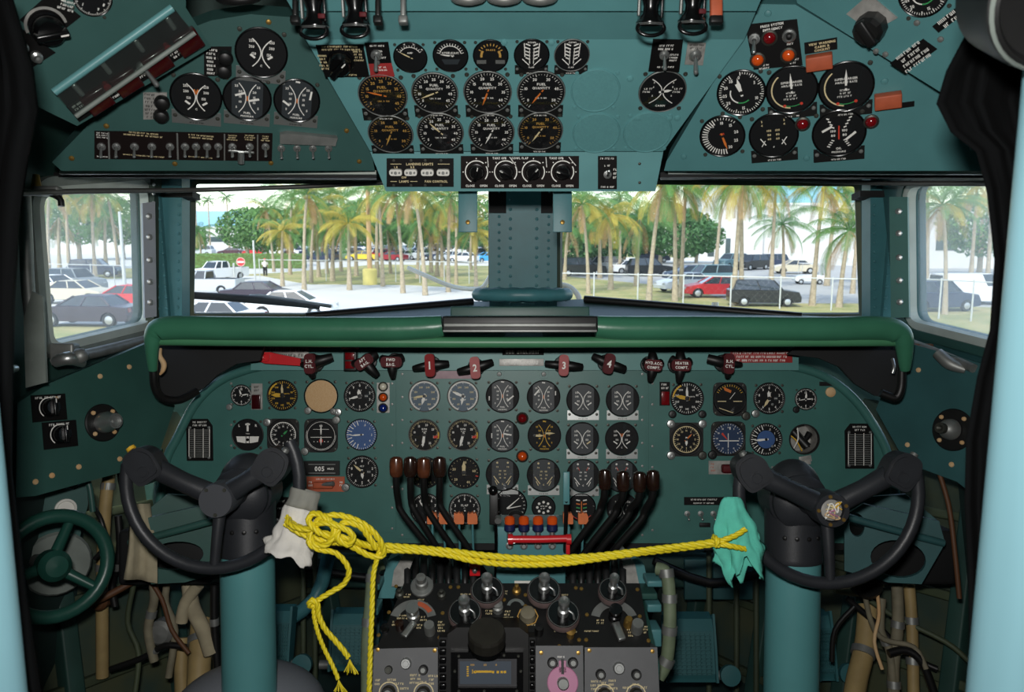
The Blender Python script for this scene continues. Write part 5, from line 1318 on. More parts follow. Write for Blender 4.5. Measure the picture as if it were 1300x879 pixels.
# ------------------------------------------------------------------ control wheels and columns
def yoke(cx, cy, RR, hub, lg, rg, a0, a1, colx, heady, joiny, colend, label, clabel, open_hub, lbl_button):
    d = 1.42; k = d/F; O = E(cx, cy, d)
    t = thing('control_wheel', label, 'control wheel', CW @ T(O))
    L = lambda x, y, z=0: Vector(((x-cx)*k, z, -(y-cy)*k))
    pts = []
    for i in range(29):
        a = R(90-(a0+(a1-a0)*i/28)); pts.append((RR*k*cos(a), 0, RR*k*sin(a)))
    obj('rim', MB().tube(pts, 8*k, 'black_yoke', 14), t)
    h = L(*hub)
    for (g, ang, s) in ((lg, lg[2], -1), (rg, rg[2], 1)):
        gp = L(g[0], g[1])
        mb = MB(); q = roundpoly([(-19, -21), (17, -23), (21, 8), (10, 24), (-14, 24), (-22, 4)] if s < 0 else [(-17, -23), (19, -21), (22, 4), (14, 24), (-10, 24), (-21, 8)], 9, 5)
        mb.prism([(p.x*k, p.y*k) for p in q], -.016, .022, 'black_yoke', RX(90) @ RZ(0), smooth_side=True)
        mb.prism([(p.x*k*.8, p.y*k*.8) for p in q], .022, .027, 'black_yoke', RX(90), smooth_side=True)
        mb.lathe([(8*k, .027), (8*k, .0285), (6.5*k, .0285), (6*k, .0275), (0, .0275)], 'black_yoke', T((s*2*k, 0, -7*k)) @ RX(90), 20)
        o = obj('grip', mb, t); o.matrix_local = T(gp) @ RY(ang)
        if s < 0 and lbl_button: obj('button', MB().lathe([(6*k, .0), (5.5*k, .006), (0, .008)], 'yellow_mark', T((0, -.012, 25*k)), 16), o, label='yellow button')
        elif s > 0 or not lbl_button: obj('trigger', MB().lathe([(5*k, .0), (4.5*k, .006), (0, .008)], 'steel_dull', T((3*k, -.010, 24*k)), 12), o)
        e = gp + (h-gp).normalized()*14*k
        st = h + (gp-h).normalized()*14*k
        obj('spoke', MB().tube([st, (st+e)/2+Vector((0, -.004, 0)), e], [14*k, 12.5*k, 14*k], 'black_yoke', 14, sub=4), t)
    b = L(cx+2, cy+RR)
    obj('spoke', MB().tube([h+Vector((0, .006, 0)), (h+b)/2, b], [9*k, 7*k, 6*k], 'black_yoke', 12, sub=3), t)
    hr = 22*k
    mb = MB().lathe([(hr*.9, -.04), (hr, -.02), (hr, .02), (hr*.94, .026)]+([(0, .026)] if not open_hub else [(hr*.68, .026), (hr*.66, .012), (0, .012)]), 'black_yoke' if open_hub else 'hub_grey', T(h+Vector((0, -.0, 0))) @ RX(90), 32); obj('hub', mb, t)
    for a in ((50, 130, 270) if not open_hub else (20, 100, 180, 260, 320)):
        obj('screw', MB().lathe([(2.6*k, .026), (2.2*k, .0275), (0, .0275)], 'dark_screw' if not open_hub else 'brass', T(h+Vector((hr*.8*cos(R(a)), 0, hr*.8*sin(R(a))))) @ RX(90), 8), t)
    if open_hub:
        obj('horn_contact', MB().lathe([(hr*.62, .013), (hr*.6, .02), (hr*.3, .022), (0, .02)], 'placard_silver', T(h) @ RX(90), 24), t)
        q = random.Random(3)
        for i, m in enumerate(('tan', 'cream_mark', 'white_mark', 'pink_knob', 'yellow_mark', 'tan', 'white_mark')):
            pp = [h+Vector((q.uniform(-.5, .5)*hr, -.024-q.random()*.006, q.uniform(-.5, .5)*hr)) for _ in range(4)]
            obj('wire', MB().tube(pp, .0013, m, 6, sub=5), t)
    # column
    dc = 1.55; kc = dc/F
    base = E(colx, joiny, dc); down = (E(colend, 879, dc)-base).normalized()
    wb = CW @ base; wd = CW.to_3x3() @ down; Lf = (wb.z-.02)/(-wd.z)
    t2 = thing('control_column', clabel, 'control column', CW @ T(base))
    obj('tube', MB().cyl((0, 0, 0), down*Lf, 33.5*kc, None, 'teal_column', 40), t2)
    hh = (joiny-heady)*kc; r = 35*kc
    prof = [(r, -.004), (r*1.02, 0), (r, .006), (r, hh*.66)]
    for i in range(1, 9):
        a = i/8*PI/2; prof.append((r*cos(a), hh*.66+hh*.34*sin(a)))
    obj('head', MB().lathe(prof, 'black_yoke', None, 40), t2)
    s = -1 if colx < 650 else 1
    mb = MB(); z0 = hh*.60
    mb.lathe([(r*1.02, -.05), (r*1.05, -.04), (r*1.05, .03), (r*.98, .034), (r*.98, .045), (r*.9, .05), (r*.5, .062), (0, .064)], 'black_yoke', T((0, .0, z0)) @ RX(90), 36)
    obj('shaft_housing', mb, t2)
    hp = (h+O)-base
    obj('shaft', MB().cyl((hp.x, hp.y+.03, hp.z), (hp.x*.3, .0, hp.z*.7+z0*.3), 15*kc, 20*kc, 'black_yoke', 24), t2)
    for i in range(4):
        obj('bolt', MB().lathe([(3*kc, 0), (2.6*kc, .002), (0, .003)], 'black', T((r*cos(R(-90+24*(i-1.5))), r*sin(R(-90+24*(i-1.5))), hh*.25)) @ RZ(24*(i-1.5)) @ RX(90), 8), t2)
    return t
yoke(270, 612, 110, (280, 633), (187, 590, -38), (347, 590, 36), 62, 282, 314, 575, 700, 317,
     'black left control wheel with yellow button on its left grip', 'teal left control column with black head, standing behind the rope knots', False, True)
yoke(1052, 627, 114, (1050, 645), (953, 598, -35), (1140, 597, 33), 74, 290, 1007, 583, 708, 1004,
     'black right control wheel with open hub showing loose wires', 'teal right control column with black head, beside the turquoise rag', True, False)

# ------------------------------------------------------------------ rope and rags
def rope_mb(mb, path, r, sub=14, pitch=7, m='rope_yellow', ph0=0):
    pts, _ = spline([Vector(p) for p in path], [r]*len(path), sub)
    # resample
    out = [pts[0]]; step = r*.9; acc = 0
    for i in range(1, len(pts)):
        a = pts[i-1]; b = pts[i]; L = (b-a).length
        while acc+L >= step:
            f = (step-acc)/L; a = a+(b-a)*f; out.append(a); L = (b-a).length; acc = 0
        acc += L
    N = len(out); up = Vector((0, 0, 1)); fr = []
    for i in range(N):
        t = (out[min(i+1, N-1)]-out[max(i-1, 0)]).normalized()
        up = (up-t*up.dot(t)).normalized() if (up-t*up.dot(t)).length > 1e-4 else Vector((1, 0, 0)); fr.append((up.copy(), t.cross(up)))
    for s in range(3):
        sp = []
        for i in range(N):
            a = ph0+2*PI*(i*step/(pitch*r)+s/3); u, v = fr[i]; sp.append(out[i]+(u*cos(a)+v*sin(a))*r*.48)
        mb.tube(sp, r*.55, m, 6)
    return mb
dr = 1.385; kr = dr/F
Q = lambda l: [E(p[0], p[1], p[2] if len(p) > 2 else dr) for p in l]
t = thing('rope', 'yellow twisted rope knotted on left wheel and stretched across to the right wheel', 'rope', CW)
mb = MB()
rope_mb(mb, Q([(362, 664, 1.37), (380, 676, 1.36), (400, 684, 1.355), (420, 688, 1.36), (450, 691, 1.37), (500, 694), (560, 699), (610, 705), (660, 709), (710, 709), (760, 706), (820, 699), (880, 692), (915, 687, 1.37)]), 4.6*kr)
obj('line', mb, t)
mb = MB(); rope_mb(mb, Q([(400, 675, 1.35), (440, 684, 1.35), (480, 697), (530, 700), (570, 705), (600, 712), (650, 717), (710, 716), (750, 711), (800, 704), (860, 697, 1.39), (915, 690, 1.38)]), 4.3*kr, ph0=1)
obj('line', mb, t)
mb = MB(); rope_mb(mb, Q([(365, 660, 1.37), (372, 668, 1.35), (392, 672, 1.34), (405, 660, 1.335), (425, 654, 1.34), (450, 660, 1.345), (470, 672, 1.35), (484, 690, 1.36), (486, 705, 1.37), (470, 706, 1.37), (450, 696, 1.36), (425, 684, 1.34), (405, 676, 1.33), (392, 662, 1.335), (398, 652, 1.34), (415, 658, 1.33), (424, 676, 1.33), (414, 692, 1.335), (398, 690, 1.34), (394, 674, 1.345), (408, 664, 1.33), (430, 668, 1.325), (448, 680, 1.33), (442, 692, 1.335), (428, 682, 1.33), (436, 664, 1.335), (456, 668, 1.34), (468, 682, 1.35), (478, 698, 1.36)]), 4.2*kr)
obj('knot', mb, t)
mb = MB(); rope_mb(mb, Q([(394, 682, 1.345), (392, 690, 1.34), (405, 698, 1.34), (425, 702, 1.345), (438, 714, 1.35), (443, 727, 1.355), (436, 742, 1.36), (420, 752, 1.36), (404, 762, 1.36), (396, 770, 1.36), (392, 768, 1.355), (396, 762, 1.352), (403, 768, 1.355), (404, 780, 1.36), (412, 798, 1.365), (424, 812, 1.37), (436, 826, 1.37), (444, 838, 1.37)]), 3.8*kr)
obj('hanging_end', mb, t)
mb = MB(); rope_mb(mb, Q([(398, 770, 1.36), (399, 785, 1.362), (404, 805, 1.365), (412, 825, 1.37), (422, 845, 1.37), (430, 864, 1.37)]), 3.0*kr)
obj('hanging_end', mb, t)
mb = MB(); rope_mb(mb, Q([(484, 690, 1.37), (480, 706, 1.372), (474, 730, 1.375), (472, 780, 1.37), (470, 830, 1.365), (468, 900, 1.36)]), 3.6*kr)
obj('hanging_end', mb, t)
mb = MB(); q = random.Random(5)
for (x, y) in ((444, 838), (430, 864)):
    for i in range(16):
        a = q.uniform(-.5, .9); mb.tube([E(x, y, 1.37), E(x+9*sin(a)*.6, y+7, 1.37+q.uniform(-.005, .005)), E(x+15*sin(a), y+14+q.random()*5, 1.37+q.uniform(-.01, .01))], .0009, 'rope_yellow', 4)
obj('frayed_tip', mb, t)

def rag(name, path, rad, m, seed, label, flat=.8, amp=.16, n=40, top=None, rope=None, hemj=0):
    q = random.Random(seed); pts, rs = spline([E(*p) for p in path], [r*kr for r in rad], 6)
    N = len(pts); vs = []; ph = [q.uniform(0, 6.28) for _ in range(6)]
    for i in range(N):
        f = i/(N-1); t_ = (pts[min(i+1, N-1)]-pts[max(i-1, 0)]).normalized(); s = t_.cross(Vector((0, 1, 0))).normalized(); u = s.cross(t_)
        for j in range(n):
            a = 2*PI*j/n
            w_ = 1+amp*(.5+f*.9)*(sin(5*a+ph[0]+f*3)*.5+sin(8*a+ph[1]-f*5)*.35+sin(13*a+ph[2]+f*8)*.25+sin(3*a+ph[3])*.4)+.06*sin(f*22+ph[4]+2*a)
            off = t_*(hemj*kr*f*f*(sin(3*a+ph[5])+.6*sin(7*a+ph[1])))
            vs.append(pts[i]+(s*cos(a)+u*sin(a)*flat)*rs[i]*w_+off)
    fs = [(i*n+j, i*n+(j+1) % n, (i+1)*n+(j+1) % n, (i+1)*n+j) for i in range(N-1) for j in range(n)]
    t = thing(name, label, 'rag', CW)
    cut = int(N*top[0]) if top else 0
    mb = MB(); mb.add(vs, fs[cut*n:], m, None, True)
    c = len(mb.v); 
    o = obj('cloth', mb, t)
    sm = o.modifiers.new('s', 'SOLIDIFY'); sm.thickness = .002; sm.offset = 0
    if top:
        mb = MB(); mb.add(vs, fs[:cut*n], top[1], None, True); o = obj('upper_cloth', mb, t, label='grey cloth band'); sm = o.modifiers.new('s', 'SOLIDIFY'); sm.thickness = .003; sm.offset = 0
    if rope:
        for path in rope: obj('tie', rope_mb(MB(), Q(path), 3.8*kr), t, label='yellow rope tie')
    return t
rag('white_rag', [(388, 622, 1.415), (382, 645, 1.41), (375, 668, 1.405), (370, 688, 1.40), (364, 703, 1.40)], [17, 20, 22, 27, 33], 'cloth_white', 4, 'white rag wrapped round the right side of the left control wheel', top=(.25, 'cloth_grey'), flat=.7, amp=.10, hemj=4, rope=[[(364, 656, 1.385), (372, 665, 1.375), (386, 671, 1.372), (400, 670, 1.378)]])
rag('turquoise_rag', [(930, 632, 1.40), (930, 648, 1.40), (934, 668, 1.40), (938, 690, 1.395), (942, 708, 1.39), (944, 724, 1.39)], [9, 17, 23, 27, 26, 25], 'cloth_turq', 9, 'turquoise rag tied by yellow rope to the left side of the right control wheel', flat=.45, amp=.26, hemj=14, rope=[[(908, 688, 1.375), (918, 686, 1.36), (934, 680, 1.365), (948, 671, 1.372)], [(908, 690, 1.375), (920, 692, 1.36), (934, 695, 1.362), (948, 698, 1.372)], [(906, 682, 1.375), (911, 686, 1.355), (910, 696, 1.36)]])

# ------------------------------------------------------------------ throttle quadrant
def lever(path, dlist, w_, knobfn, label, group, name='throttle_lever', m='black', cat='lever', kd=1.6):
    t = thing(name, label, cat, CW)
    pts = [E(p[0], p[1], dd) for p, dd in zip(path, dlist)]
    obj('arm', MB().tube(pts, w_*kd/F, m, 8, sub=4), t)
    knobfn(t, pts[0]); return t
def barrel(m):
    def f(t, p):
        k = 1.6/F
        mb = MB().lathe([(0, -13*k), (6*k, -12.5*k), (8*k, -10*k), (8.6*k, -3*k), (8.6*k, 6*k), (7.6*k, 11*k), (4*k, 13*k), (0, 13.2*k)], m, T(p), 22)
        obj('knob', mb, t)
    return f
mat('brown_knob2', '#5a3220', .25, noise=.4, nscale=60, coat=.5)
LX = [(503, 587, 506, 646, 546, 697), (521, 587, 522, 644, 556, 697), (538, 588, 540, 646, 577, 699), (558, 587, 558, 644, 597, 700)]
nm = ['leftmost of the four left throttle levers, worn brown knob', 'second of the four left throttle levers, brown knob', 'third of the four left throttle levers, reddish worn brown knob', 'rightmost of the four left throttle levers, dark brown knob']
for i, (x, y, x1, y1, x2, y2) in enumerate(LX):
    lever([(x, y+6), (x, y+30), (x1, y1-8), (x1+5, y1+6), (x2, y2), (x2+24, y2+38)], [1.6, 1.61, 1.63, 1.635, 1.66, 1.70], 4.4, barrel(['brown_knob2', 'brown_knob', 'brown_knob2', 'brown_knob'][i]), nm[i], 'throttle levers')
RXS = [(768, 605, 763, 648, 728, 695), (791, 607, 783, 650, 746, 697), (812, 608, 800, 652, 760, 700), (829, 606, 818, 655, 778, 701)]
nm = ['leftmost of the four right throttle levers, in front of a gauge', 'second of the four right throttle levers, knob slightly lower', 'third of the four right throttle levers with dark brown knob', 'rightmost of the four right throttle levers, standing clear of the gauges']
for i, (x, y, x1, y1, x2, y2) in enumerate(RXS):
    lever([(x, y+4), (x-1, y+25), (x1, y1-6), (x1-5, y1+6), (x2, y2), (x2-24, y2+38)], [1.6, 1.61, 1.63, 1.635, 1.66, 1.70], 4.8, barrel('brown_knob'), nm[i], 'throttle levers')
def oknob(t, p):
    k = 1.62/F
    q = roundpoly([(-6.5, -8), (6.5, -8), (6.5, 2), (4, 7), (1.5, 5), (0, 8), (-3, 5), (-6.5, 7)], 1.5, 3)
    obj('knob', MB().prism([(v.x*k, v.y*k) for v in q], -.008, .008, 'orange_knob', T(p) @ RX(90)), t)
for i, (x, lb) in enumerate(((549, 'leftmost of the four left orange mixture levers, behind throttle arms'), (564, 'second of the four left orange mixture levers'), (583, 'third of the four left orange mixture levers'), (600, 'rightmost of the four left orange mixture levers, beside the black gauge'), (721, 'orange mixture lever under the flat teal lever'), (740, 'orange mixture lever left of the right throttle arms'))):
    lever([(x, 657), (x, 672), (x+(1 if x < 650 else -1), 700), (x+(3 if x < 650 else -3), 740)], [1.66, 1.665, 1.68, 1.72], 1.5, oknob, lb, 'orange mixture levers', 'mixture_lever', 'teal_box', kd=1.66)
k6 = 1.66/F
t = thing('flat_lever', 'flat teal lever with black lower rod, standing before the third row of gauges', 'lever', CW)
obj('blade', MB().box(tuple(E(719, 620, 1.6)), (8*k6, .006, 40*k6), 'teal_box', None, .0015), t)
obj('rod', MB().tube([E(719, 636, 1.6), E(718, 670, 1.63), E(716, 735, 1.70)], [.005, .004, .004], 'black', 8, sub=3), t)
t = thing('trim_lever', 'black lever with ribbed ball top beside the dark two-pointer gauge', 'lever', CW)
obj('ball', MB().sphere(tuple(E(626, 623, 1.6)), 6*k6, 'black_gloss', 14), t)
obj('plate', MB().box(tuple(E(627, 646, 1.61)), (11*k6, .006, 40*k6), 'black', None, .002), t)
obj('rod', MB().tube([E(628, 650, 1.61), E(630, 690, 1.64), E(629, 740, 1.70)], .0035, 'black_gloss', 8, sub=3), t)
obj('clip', MB().cyl(E(632, 658, 1.6), E(632, 662, 1.585), 4*k6, None, 'steel', 10), t)

t = thing('throttle_quadrant', 'teal throttle quadrant with black slotted covers at the foot of the levers', 'quadrant', CW)
def bx(c, w_, h, dep, m, bev=.003, d=None):
    dd = c[2]; return MB().box(tuple(E(c[0], c[1], dd)+Vector((0, dep/2, 0))), (w_*dd/F, dep, h*dd/F), m, None, bev)
obj('centre_box', bx((677, 688, 1.66), 94, 38, .12, 'teal_box'), t)
for x in (647, 665, 683, 701): obj('bolt', MB().lathe([(5*k6, 0), (5*k6, .003), (3*k6, .004), (2.5*k6, .009), (0, .009)], 'steel', T(E(x, 693, 1.66)) @ RX(90), 12), t)
obj('lower_box', bx((674, 733, 1.62), 88, 28, .14, 'teal_box'), t)
mb = bx((670, 745, 1.612), 34, 14, .003, 'paper', .0005); mb.scrib(*(0, 0), 28*k6, 3, .005, 'steel_dull', 0, T(E(670, 745, 1.611)) @ RX(90)); obj('label_plate', mb, t)
for (x0, x1) in ((512, 606), (722, 796)):
    n = 9 if x0 < 600 else 7; w_ = (x1-x0)/n
    for i in range(n):
        obj('slat', MB().tube([E(x0+w_*(i+.5), 706, 1.76), E(x0+w_*(i+.5), 716, 1.68), E(x0+w_*(i+.5), 732, 1.64), E(x0+w_*(i+.5), 752, 1.63)], w_*.46*k6, 'black' if i % 2 else 'black_matte', 6, sub=3), t)
for pts, m in (([(497, 745), (512, 745), (528, 702), (514, 702), (500, 725)], 'placard_silver'), ([(796, 745), (812, 745), (806, 716), (794, 700), (788, 702)], 'placard_silver'), ([(480, 760), (500, 760), (513, 712), (506, 705), (492, 712)], 'teal_box'), ([(808, 760), (826, 760), (818, 718), (804, 704), (798, 706)], 'teal_box')):
    pl = Plane(pts[0][0], 730, 1.65 if m != 'teal_box' else 1.67); o = obj('side_plate', MB().prism(pl.pts(pts), -.05, 0, m), t); o.matrix_local = pl.L
obj('top_plate', bx((670, 758, 1.60), 330, 8, .1, 'teal_dark'), t)
for x0, x1, y0, y1 in ((822, 842, 738, 746), (822, 840, 768, 778), (824, 840, 800, 822), (466, 482, 742, 750), (466, 480, 772, 782)):
    obj('side_bracket', bx(((x0+x1)/2, (y0+y1)/2, 1.6), x1-x0, y1-y0, .06, 'teal_box'), t)
t = thing('red_bar_handle', 'bright red horizontal bar handle in front of the teal centre box', 'handle', CW)
obj('bar', MB().tube([E(649, 685, 1.60), E(685, 685, 1.60), E(721, 684, 1.60)], 4.6*k6, 'bright_red', 14), t)
for x in (648, 722): obj('end_cap', MB().cyl(E(x-3, 685, 1.6), E(x+3, 685, 1.6), 6.5*k6, None, 'bright_red', 14), t)
obj('bracket', MB().box(tuple(E(721, 695, 1.61)), (5*k6, .01, 18*k6), 'bright_red', None, .002), t)
obj('stem', MB().cyl(E(653, 686, 1.6), E(653, 686, 1.66), 4*k6, None, 'steel', 10), t)
for i, x in enumerate((647, 665, 683, 701)):
    t = thing('crossfeed_knob', 'orange and navy knob, %s of the four above the red bar' % ['leftmost', 'second', 'third', 'rightmost'][i], 'knob', CW @ T(E(x, 664, 1.64)), 'orange and navy knobs')
    obj('cap', MB().lathe([(0, 9*k6), (4*k6, 8.5*k6), (6.5*k6, 6*k6), (6.5*k6, -1*k6), (5.5*k6, -2*k6)], 'lens_amber', None, 14), t)
    obj('collar', MB().lathe([(5.5*k6, -2*k6), (7*k6, -3*k6), (7*k6, -9*k6), (5*k6, -11*k6)], 'navy_knob', None, 14), t)
    obj('stem', MB().lathe([(3.5*k6, -11*k6), (3.5*k6, -24*k6), (0, -24*k6)], 'steel', None, 10), t)
solo('round_knob', MB().lathe([(11*k6, 0), (11*k6, .012), (8*k6, .016), (7*k6, .013), (0, .013)], 'black', None, 20), 'black round knob just above the leftmost orange and navy knobs', 'knob', CW @ T(E(655, 658, 1.66)) @ RX(90))
t = thing('red_guard_switch', 'small red square plate with a metal knob left of the lower teal box', 'switch', CW @ T(E(603, 723, 1.62)) @ RX(90))
obj('plate', MB().box((0, 0, 0), (13*k6, 16*k6, .006), 'bright_red', None, .001), t); obj('knob', MB().lathe([(3.5*k6, .003), (3*k6, .014), (0, .016)], 'steel', None, 10), t)

# ------------------------------------------------------------------ pedestal radios
PT = Plane(655, 785, 1.47, -50)
dpt = PT.depth(655, 825)
FP = Plane(655, 824, dpt, -14)
def onpt(t, M, o, px, py, z=.003, rot=0, pl=PT):
    v = M.inverted() @ pl.w(px, py); o.matrix_local = T((v.x, v.y, z)) @ RZ(rot); return o
def unit(pl, pts, label, m='black', h=.003, grp=None, sc=(), screws=(), sm='brass', body=.06):
    cx = sum(p[0] for p in pts)/len(pts); cy = sum(p[1] for p in pts)/len(pts); M = pl.at(cx, cy)
    t = thing('radio_control_unit', label, 'control panel', M, grp); Mi = M.inverted()
    q = [Mi @ pl.w(*p) for p in pts]; mb = MB().prism([(v.x, v.y) for v in q], -body, h, m); k = pl.k(cx, cy)
    for (x, y, w_, r, hh, mm) in sc: v = Mi @ pl.w(x, y); mb.scrib(v.x, v.y, w_*k, r, hh*k, mm, h+.0005, seed=int(x*7+y))
    obj('plate', mb, t)
    for (x, y) in screws: onpt(t, M, obj('screw', mesh_cached('pscrew_'+sm, lambda: MB().lathe([(.004, 0), (.0035, .0015), (0, .002)], sm, None, 8)), t), x, y, h, 0, pl)
    return t, M
kp = 1.47/F
def spool(t, M, px, py, r, side='cloth_grey'):
    r = r*PT.k(px, py)
    o = obj('tuning_knob', MB().lathe([(r*.6, 0), (r*.6, .012), (r*.97, .014), (r, .018)], 'charcoal', None, 28).lathe([(r, .018), (r, .030), (r*.96, .032)], 'knob_rim', None, 28).lathe([(r*.96, .032), (0, .032)], 'black_gloss', None, 28).arc(r*.9, r*.03, 0, 359, .0325, 'steel_dull', None, 30), t)
    onpt(t, M, o, px, py, .003)
    p = obj('crank_post', MB().lathe([(r*.34, .032), (r*.34, .046), (r*.22, .048), (r*.2, .060), (r*.32, .062), (r*.34, .072), (r*.25, .076), (0, .074)], 'steel', None, 18).tube([(r*.3, -r*.1, .045), (r*.55, -r*.25, .042), (r*.62, -r*.45, .034)], .0022, 'steel', 6, sub=3), o)
    return o
mat('knob_rim', '#6b5a58', .5, noise=.2, nscale=60)
g = 'black radio units on top of the pedestal'
t, M = unit(PT, [(478, 826), (568, 826), (573, 742), (513, 742)], 'black left radio unit on the pedestal top with silver knobs and gold lettering', grp=g,
    sc=[(517, 758, 12, 2, 3.5, 'cream_mark'), (535, 763, 12, 1, 3.5, 'cream_mark'), (533, 768, 26, 1, 3.5, 'cream_mark'), (511, 785, 16, 2, 4, 'cream_mark'), (538, 787, 10, 2, 4, 'cream_mark'), (560, 797, 10, 4, 4, 'cream_mark'), (533, 797, 8, 2, 4, 'cream_mark'), (501, 793, 6, 2, 4, 'cream_mark')], screws=[(503, 746), (494, 779), (481, 808), (562, 780), (558, 811), (572, 747)])
onpt(t, M, obj('knob', MB().lathe([(.022, 0), (.022, .004), (.02, .006), (.012, .006), (.012, .02), (.009, .022), (.009, .034), (0, .035)], 'steel_dull', None, 20).arc(.021, .001, 0, 359, .0065, 'steel', None, 24), t), 536, 747)
for x, y in ((508, 757), (561, 758)): onpt(t, M, obj('knob', MB().lathe([(.009, 0), (.008, .008), (.004, .010), (.004, .018), (0, .019)], 'dark_screw', None, 12), t), x, y)
onpt(t, M, obj('wing_dial', MB().arc(.036, .016, -75, 75, .001, 'steel_dull').arc(.036, .009, 10, 60, .0016, 'orange_placard'), t), 524, 790)
onpt(t, M, obj('knob', MB().lathe([(.012, 0), (.012, .012), (.009, .014), (.009, .026), (.012, .027), (.012, .032), (0, .032)], 'steel', None, 16), t), 525, 785)
onpt(t, M, obj('knob', MB().lathe([(.008, 0), (.008, .018), (0, .02)], 'brown_knob', None, 12), t), 508, 799)
onpt(t, M, obj('knob', MB().lathe([(.010, 0), (.010, .024), (.009, .026), (0, .026)], 'steel_dull', None, 14), t), 546, 804)
onpt(t, M, obj('lever_tab', MB().box((0, 0, .008), (.012, .034, .006), 'steel', RZ(-30), .002), t), 520, 803)
onpt(t, M, obj('knob', MB().lathe([(.008, 0), (.008, .008), (0, .009)], 'black_gloss', None, 14), t), 489, 801)
t, M = unit(PT, [(568, 826), (741, 826), (739, 742), (573, 742)], 'black centre radio unit on the pedestal top with four large crank knobs', grp=g,
    sc=[(592, 756, 16, 1, 3.5, 'cream_mark'), (640, 754, 10, 2, 3.5, 'cream_mark'), (718, 757, 16, 1, 3.5, 'cream_mark'), (620, 779, 10, 2, 4, 'cream_mark'), (645, 782, 12, 3, 4.5, 'cream_mark'), (648, 795, 14, 1, 4, 'cream_mark'), (672, 795, 20, 1, 3, 'cream_mark'), (708, 803, 12, 1, 3.5, 'cream_mark'), (728, 804, 12, 1, 3.5, 'cream_mark')], screws=[(582, 747), (731, 748), (667, 757), (640, 763), (667, 771), (735, 814), (710, 822), (575, 806)])
for x, y, r in ((619, 762, 21), (690, 762, 21), (591, 790, 21), (714, 792, 21)): spool(t, M, x, y, r)
onpt(t, M, obj('toggle', MB().lathe([(.009, 0), (.008, .006), (.004, .008), (.004, .02), (0, .021)], 'brass', None, 10), t), 656, 752)
onpt(t, M, obj('scale_window', MB().arc(.014, .006, -80, 80, .001, 'steel'), t), 655, 772)
onpt(t, M, obj('band_switch', MB().arc(.019, .002, 0, 359, .001, 'gold_mark', None, 8).lathe([(.016, 0), (.014, .014), (.010, .016), (0, .016)], 'hose_grey', None, 12), t), 670, 784)
onpt(t, M, obj('knob', MB().lathe([(.008, 0), (.008, .024), (0, .025)], 'black', None, 12), t), 684, 806)
onpt(t, M, obj('knob', MB().lathe([(.007, 0), (.006, .014), (.009, .018), (0, .02)], 'brass', None, 12), t), 724, 809)
onpt(t, M, obj('knob', MB().lathe([(.010, 0), (.010, .012), (.006, .014), (.006, .02), (.009, .022), (0, .024)], 'steel_dull', None, 14), t), 632, 776)
onpt(t, M, obj('rivet_cap', MB().lathe([(.010, 0), (.009, .004), (0, .004)], 'orange_placard', None, 10), t), 652, 801)
t, M = unit(PT, [(741, 826), (826, 826), (812, 742), (739, 742)], 'black right radio unit on the pedestal top with one large crank knob', grp=g,
    sc=[(763, 791, 16, 2, 4, 'cream_mark'), (800, 803, 8, 4, 4, 'cream_mark'), (819, 801, 6, 3, 4, 'cream_mark'), (751, 803, 20, 1, 3.5, 'cream_mark')], screws=[(738, 749), (809, 750), (745, 782), (812, 784), (744, 814), (823, 815)])
spool(t, M, 776, 762, 18)
onpt(t, M, obj('wing_dial', MB().arc(.036, .016, -75, 75, .001, 'steel_dull'), t), 780, 790)
onpt(t, M, obj('knob', MB().lathe([(.012, 0), (.012, .012), (.009, .014), (.009, .024), (.012, .026), (.012, .031), (0, .031)], 'black_gloss', None, 16), t), 780, 786)
onpt(t, M, obj('knob', MB().lathe([(.009, 0), (.008, .018), (.006, .022), (0, .022)], 'brass', None, 12), t), 797, 795)
onpt(t, M, obj('knob', MB().lathe([(.011, 0), (.011, .024), (.010, .026), (0, .026)], 'steel_dull', None, 14), t), 808, 802)
onpt(t, M, obj('lever_tab', MB().box((0, 0, .008), (.014, .036, .008), 'steel', RZ(15), .002), t), 785, 806)
# front radios
g = 'grey radio panels on the pedestal front'
def fknob(t, M, x, y, r, h, m, pl=FP, ring=None, name='knob'):
    k = pl.k(x, y)
    if ring: onpt(t, M, obj('knob_scale', MB().arc(r*1.35*k, 1.4*k, -120, 120, .0006, ring), t), x, y, .003, 0, pl)
    return onpt(t, M, obj(name, MB().lathe([(r*k, 0), (r*k, h*.6), (r*.8*k, h), (0, h)], m, None, 18).lathe([(r*.55*k, h), (r*.5*k, h*1.15), (0, h*1.15)], 'steel_dull' if m == 'black' else m, None, 14), t), x, y, .003, 0, pl)
t, M = unit(FP, [(466, 905), (556, 905), (556, 822), (471, 824)], 'grey left radio panel on the pedestal front with rotary knobs', 'panel_grey', grp=g, sc=[(481, 866, 12, 2, 4.5, 'cream_mark'), (497, 863, 14, 1, 4.5, 'cream_mark'), (507, 868, 12, 1, 4.5, 'cream_mark'), (513, 874, 12, 1, 4.5, 'cream_mark'), (527, 862, 14, 3, 4.5, 'cream_mark'), (538, 866, 10, 1, 4.5, 'cream_mark'), (549, 863, 12, 3, 4.5, 'cream_mark')], screws=[(480, 825), (552, 826)])
fknob(t, M, 516, 842, 7, .01, 'steel', name='jack'); fknob(t, M, 494, 850, 5, .01, 'dark_screw'); fknob(t, M, 538, 850, 6, .012, 'black'); fknob(t, M, 494, 879, 9, .016, 'black', ring='cream_mark'); fknob(t, M, 538, 880, 9, .016, 'black', ring='cream_mark')
t, M = unit(FP, [(680, 905), (741, 905), (740, 820), (680, 820)], 'grey narrow radio panel with large pink dial on the pedestal front', 'panel_grey', grp=g, sc=[(713, 834, 14, 1, 4, 'white_mark')], screws=[(687, 829), (734, 829)])
fknob(t, M, 701, 841, 6.5, .012, 'black'); fknob(t, M, 727, 841, 6.5, .012, 'black')
k = FP.k(714, 863)
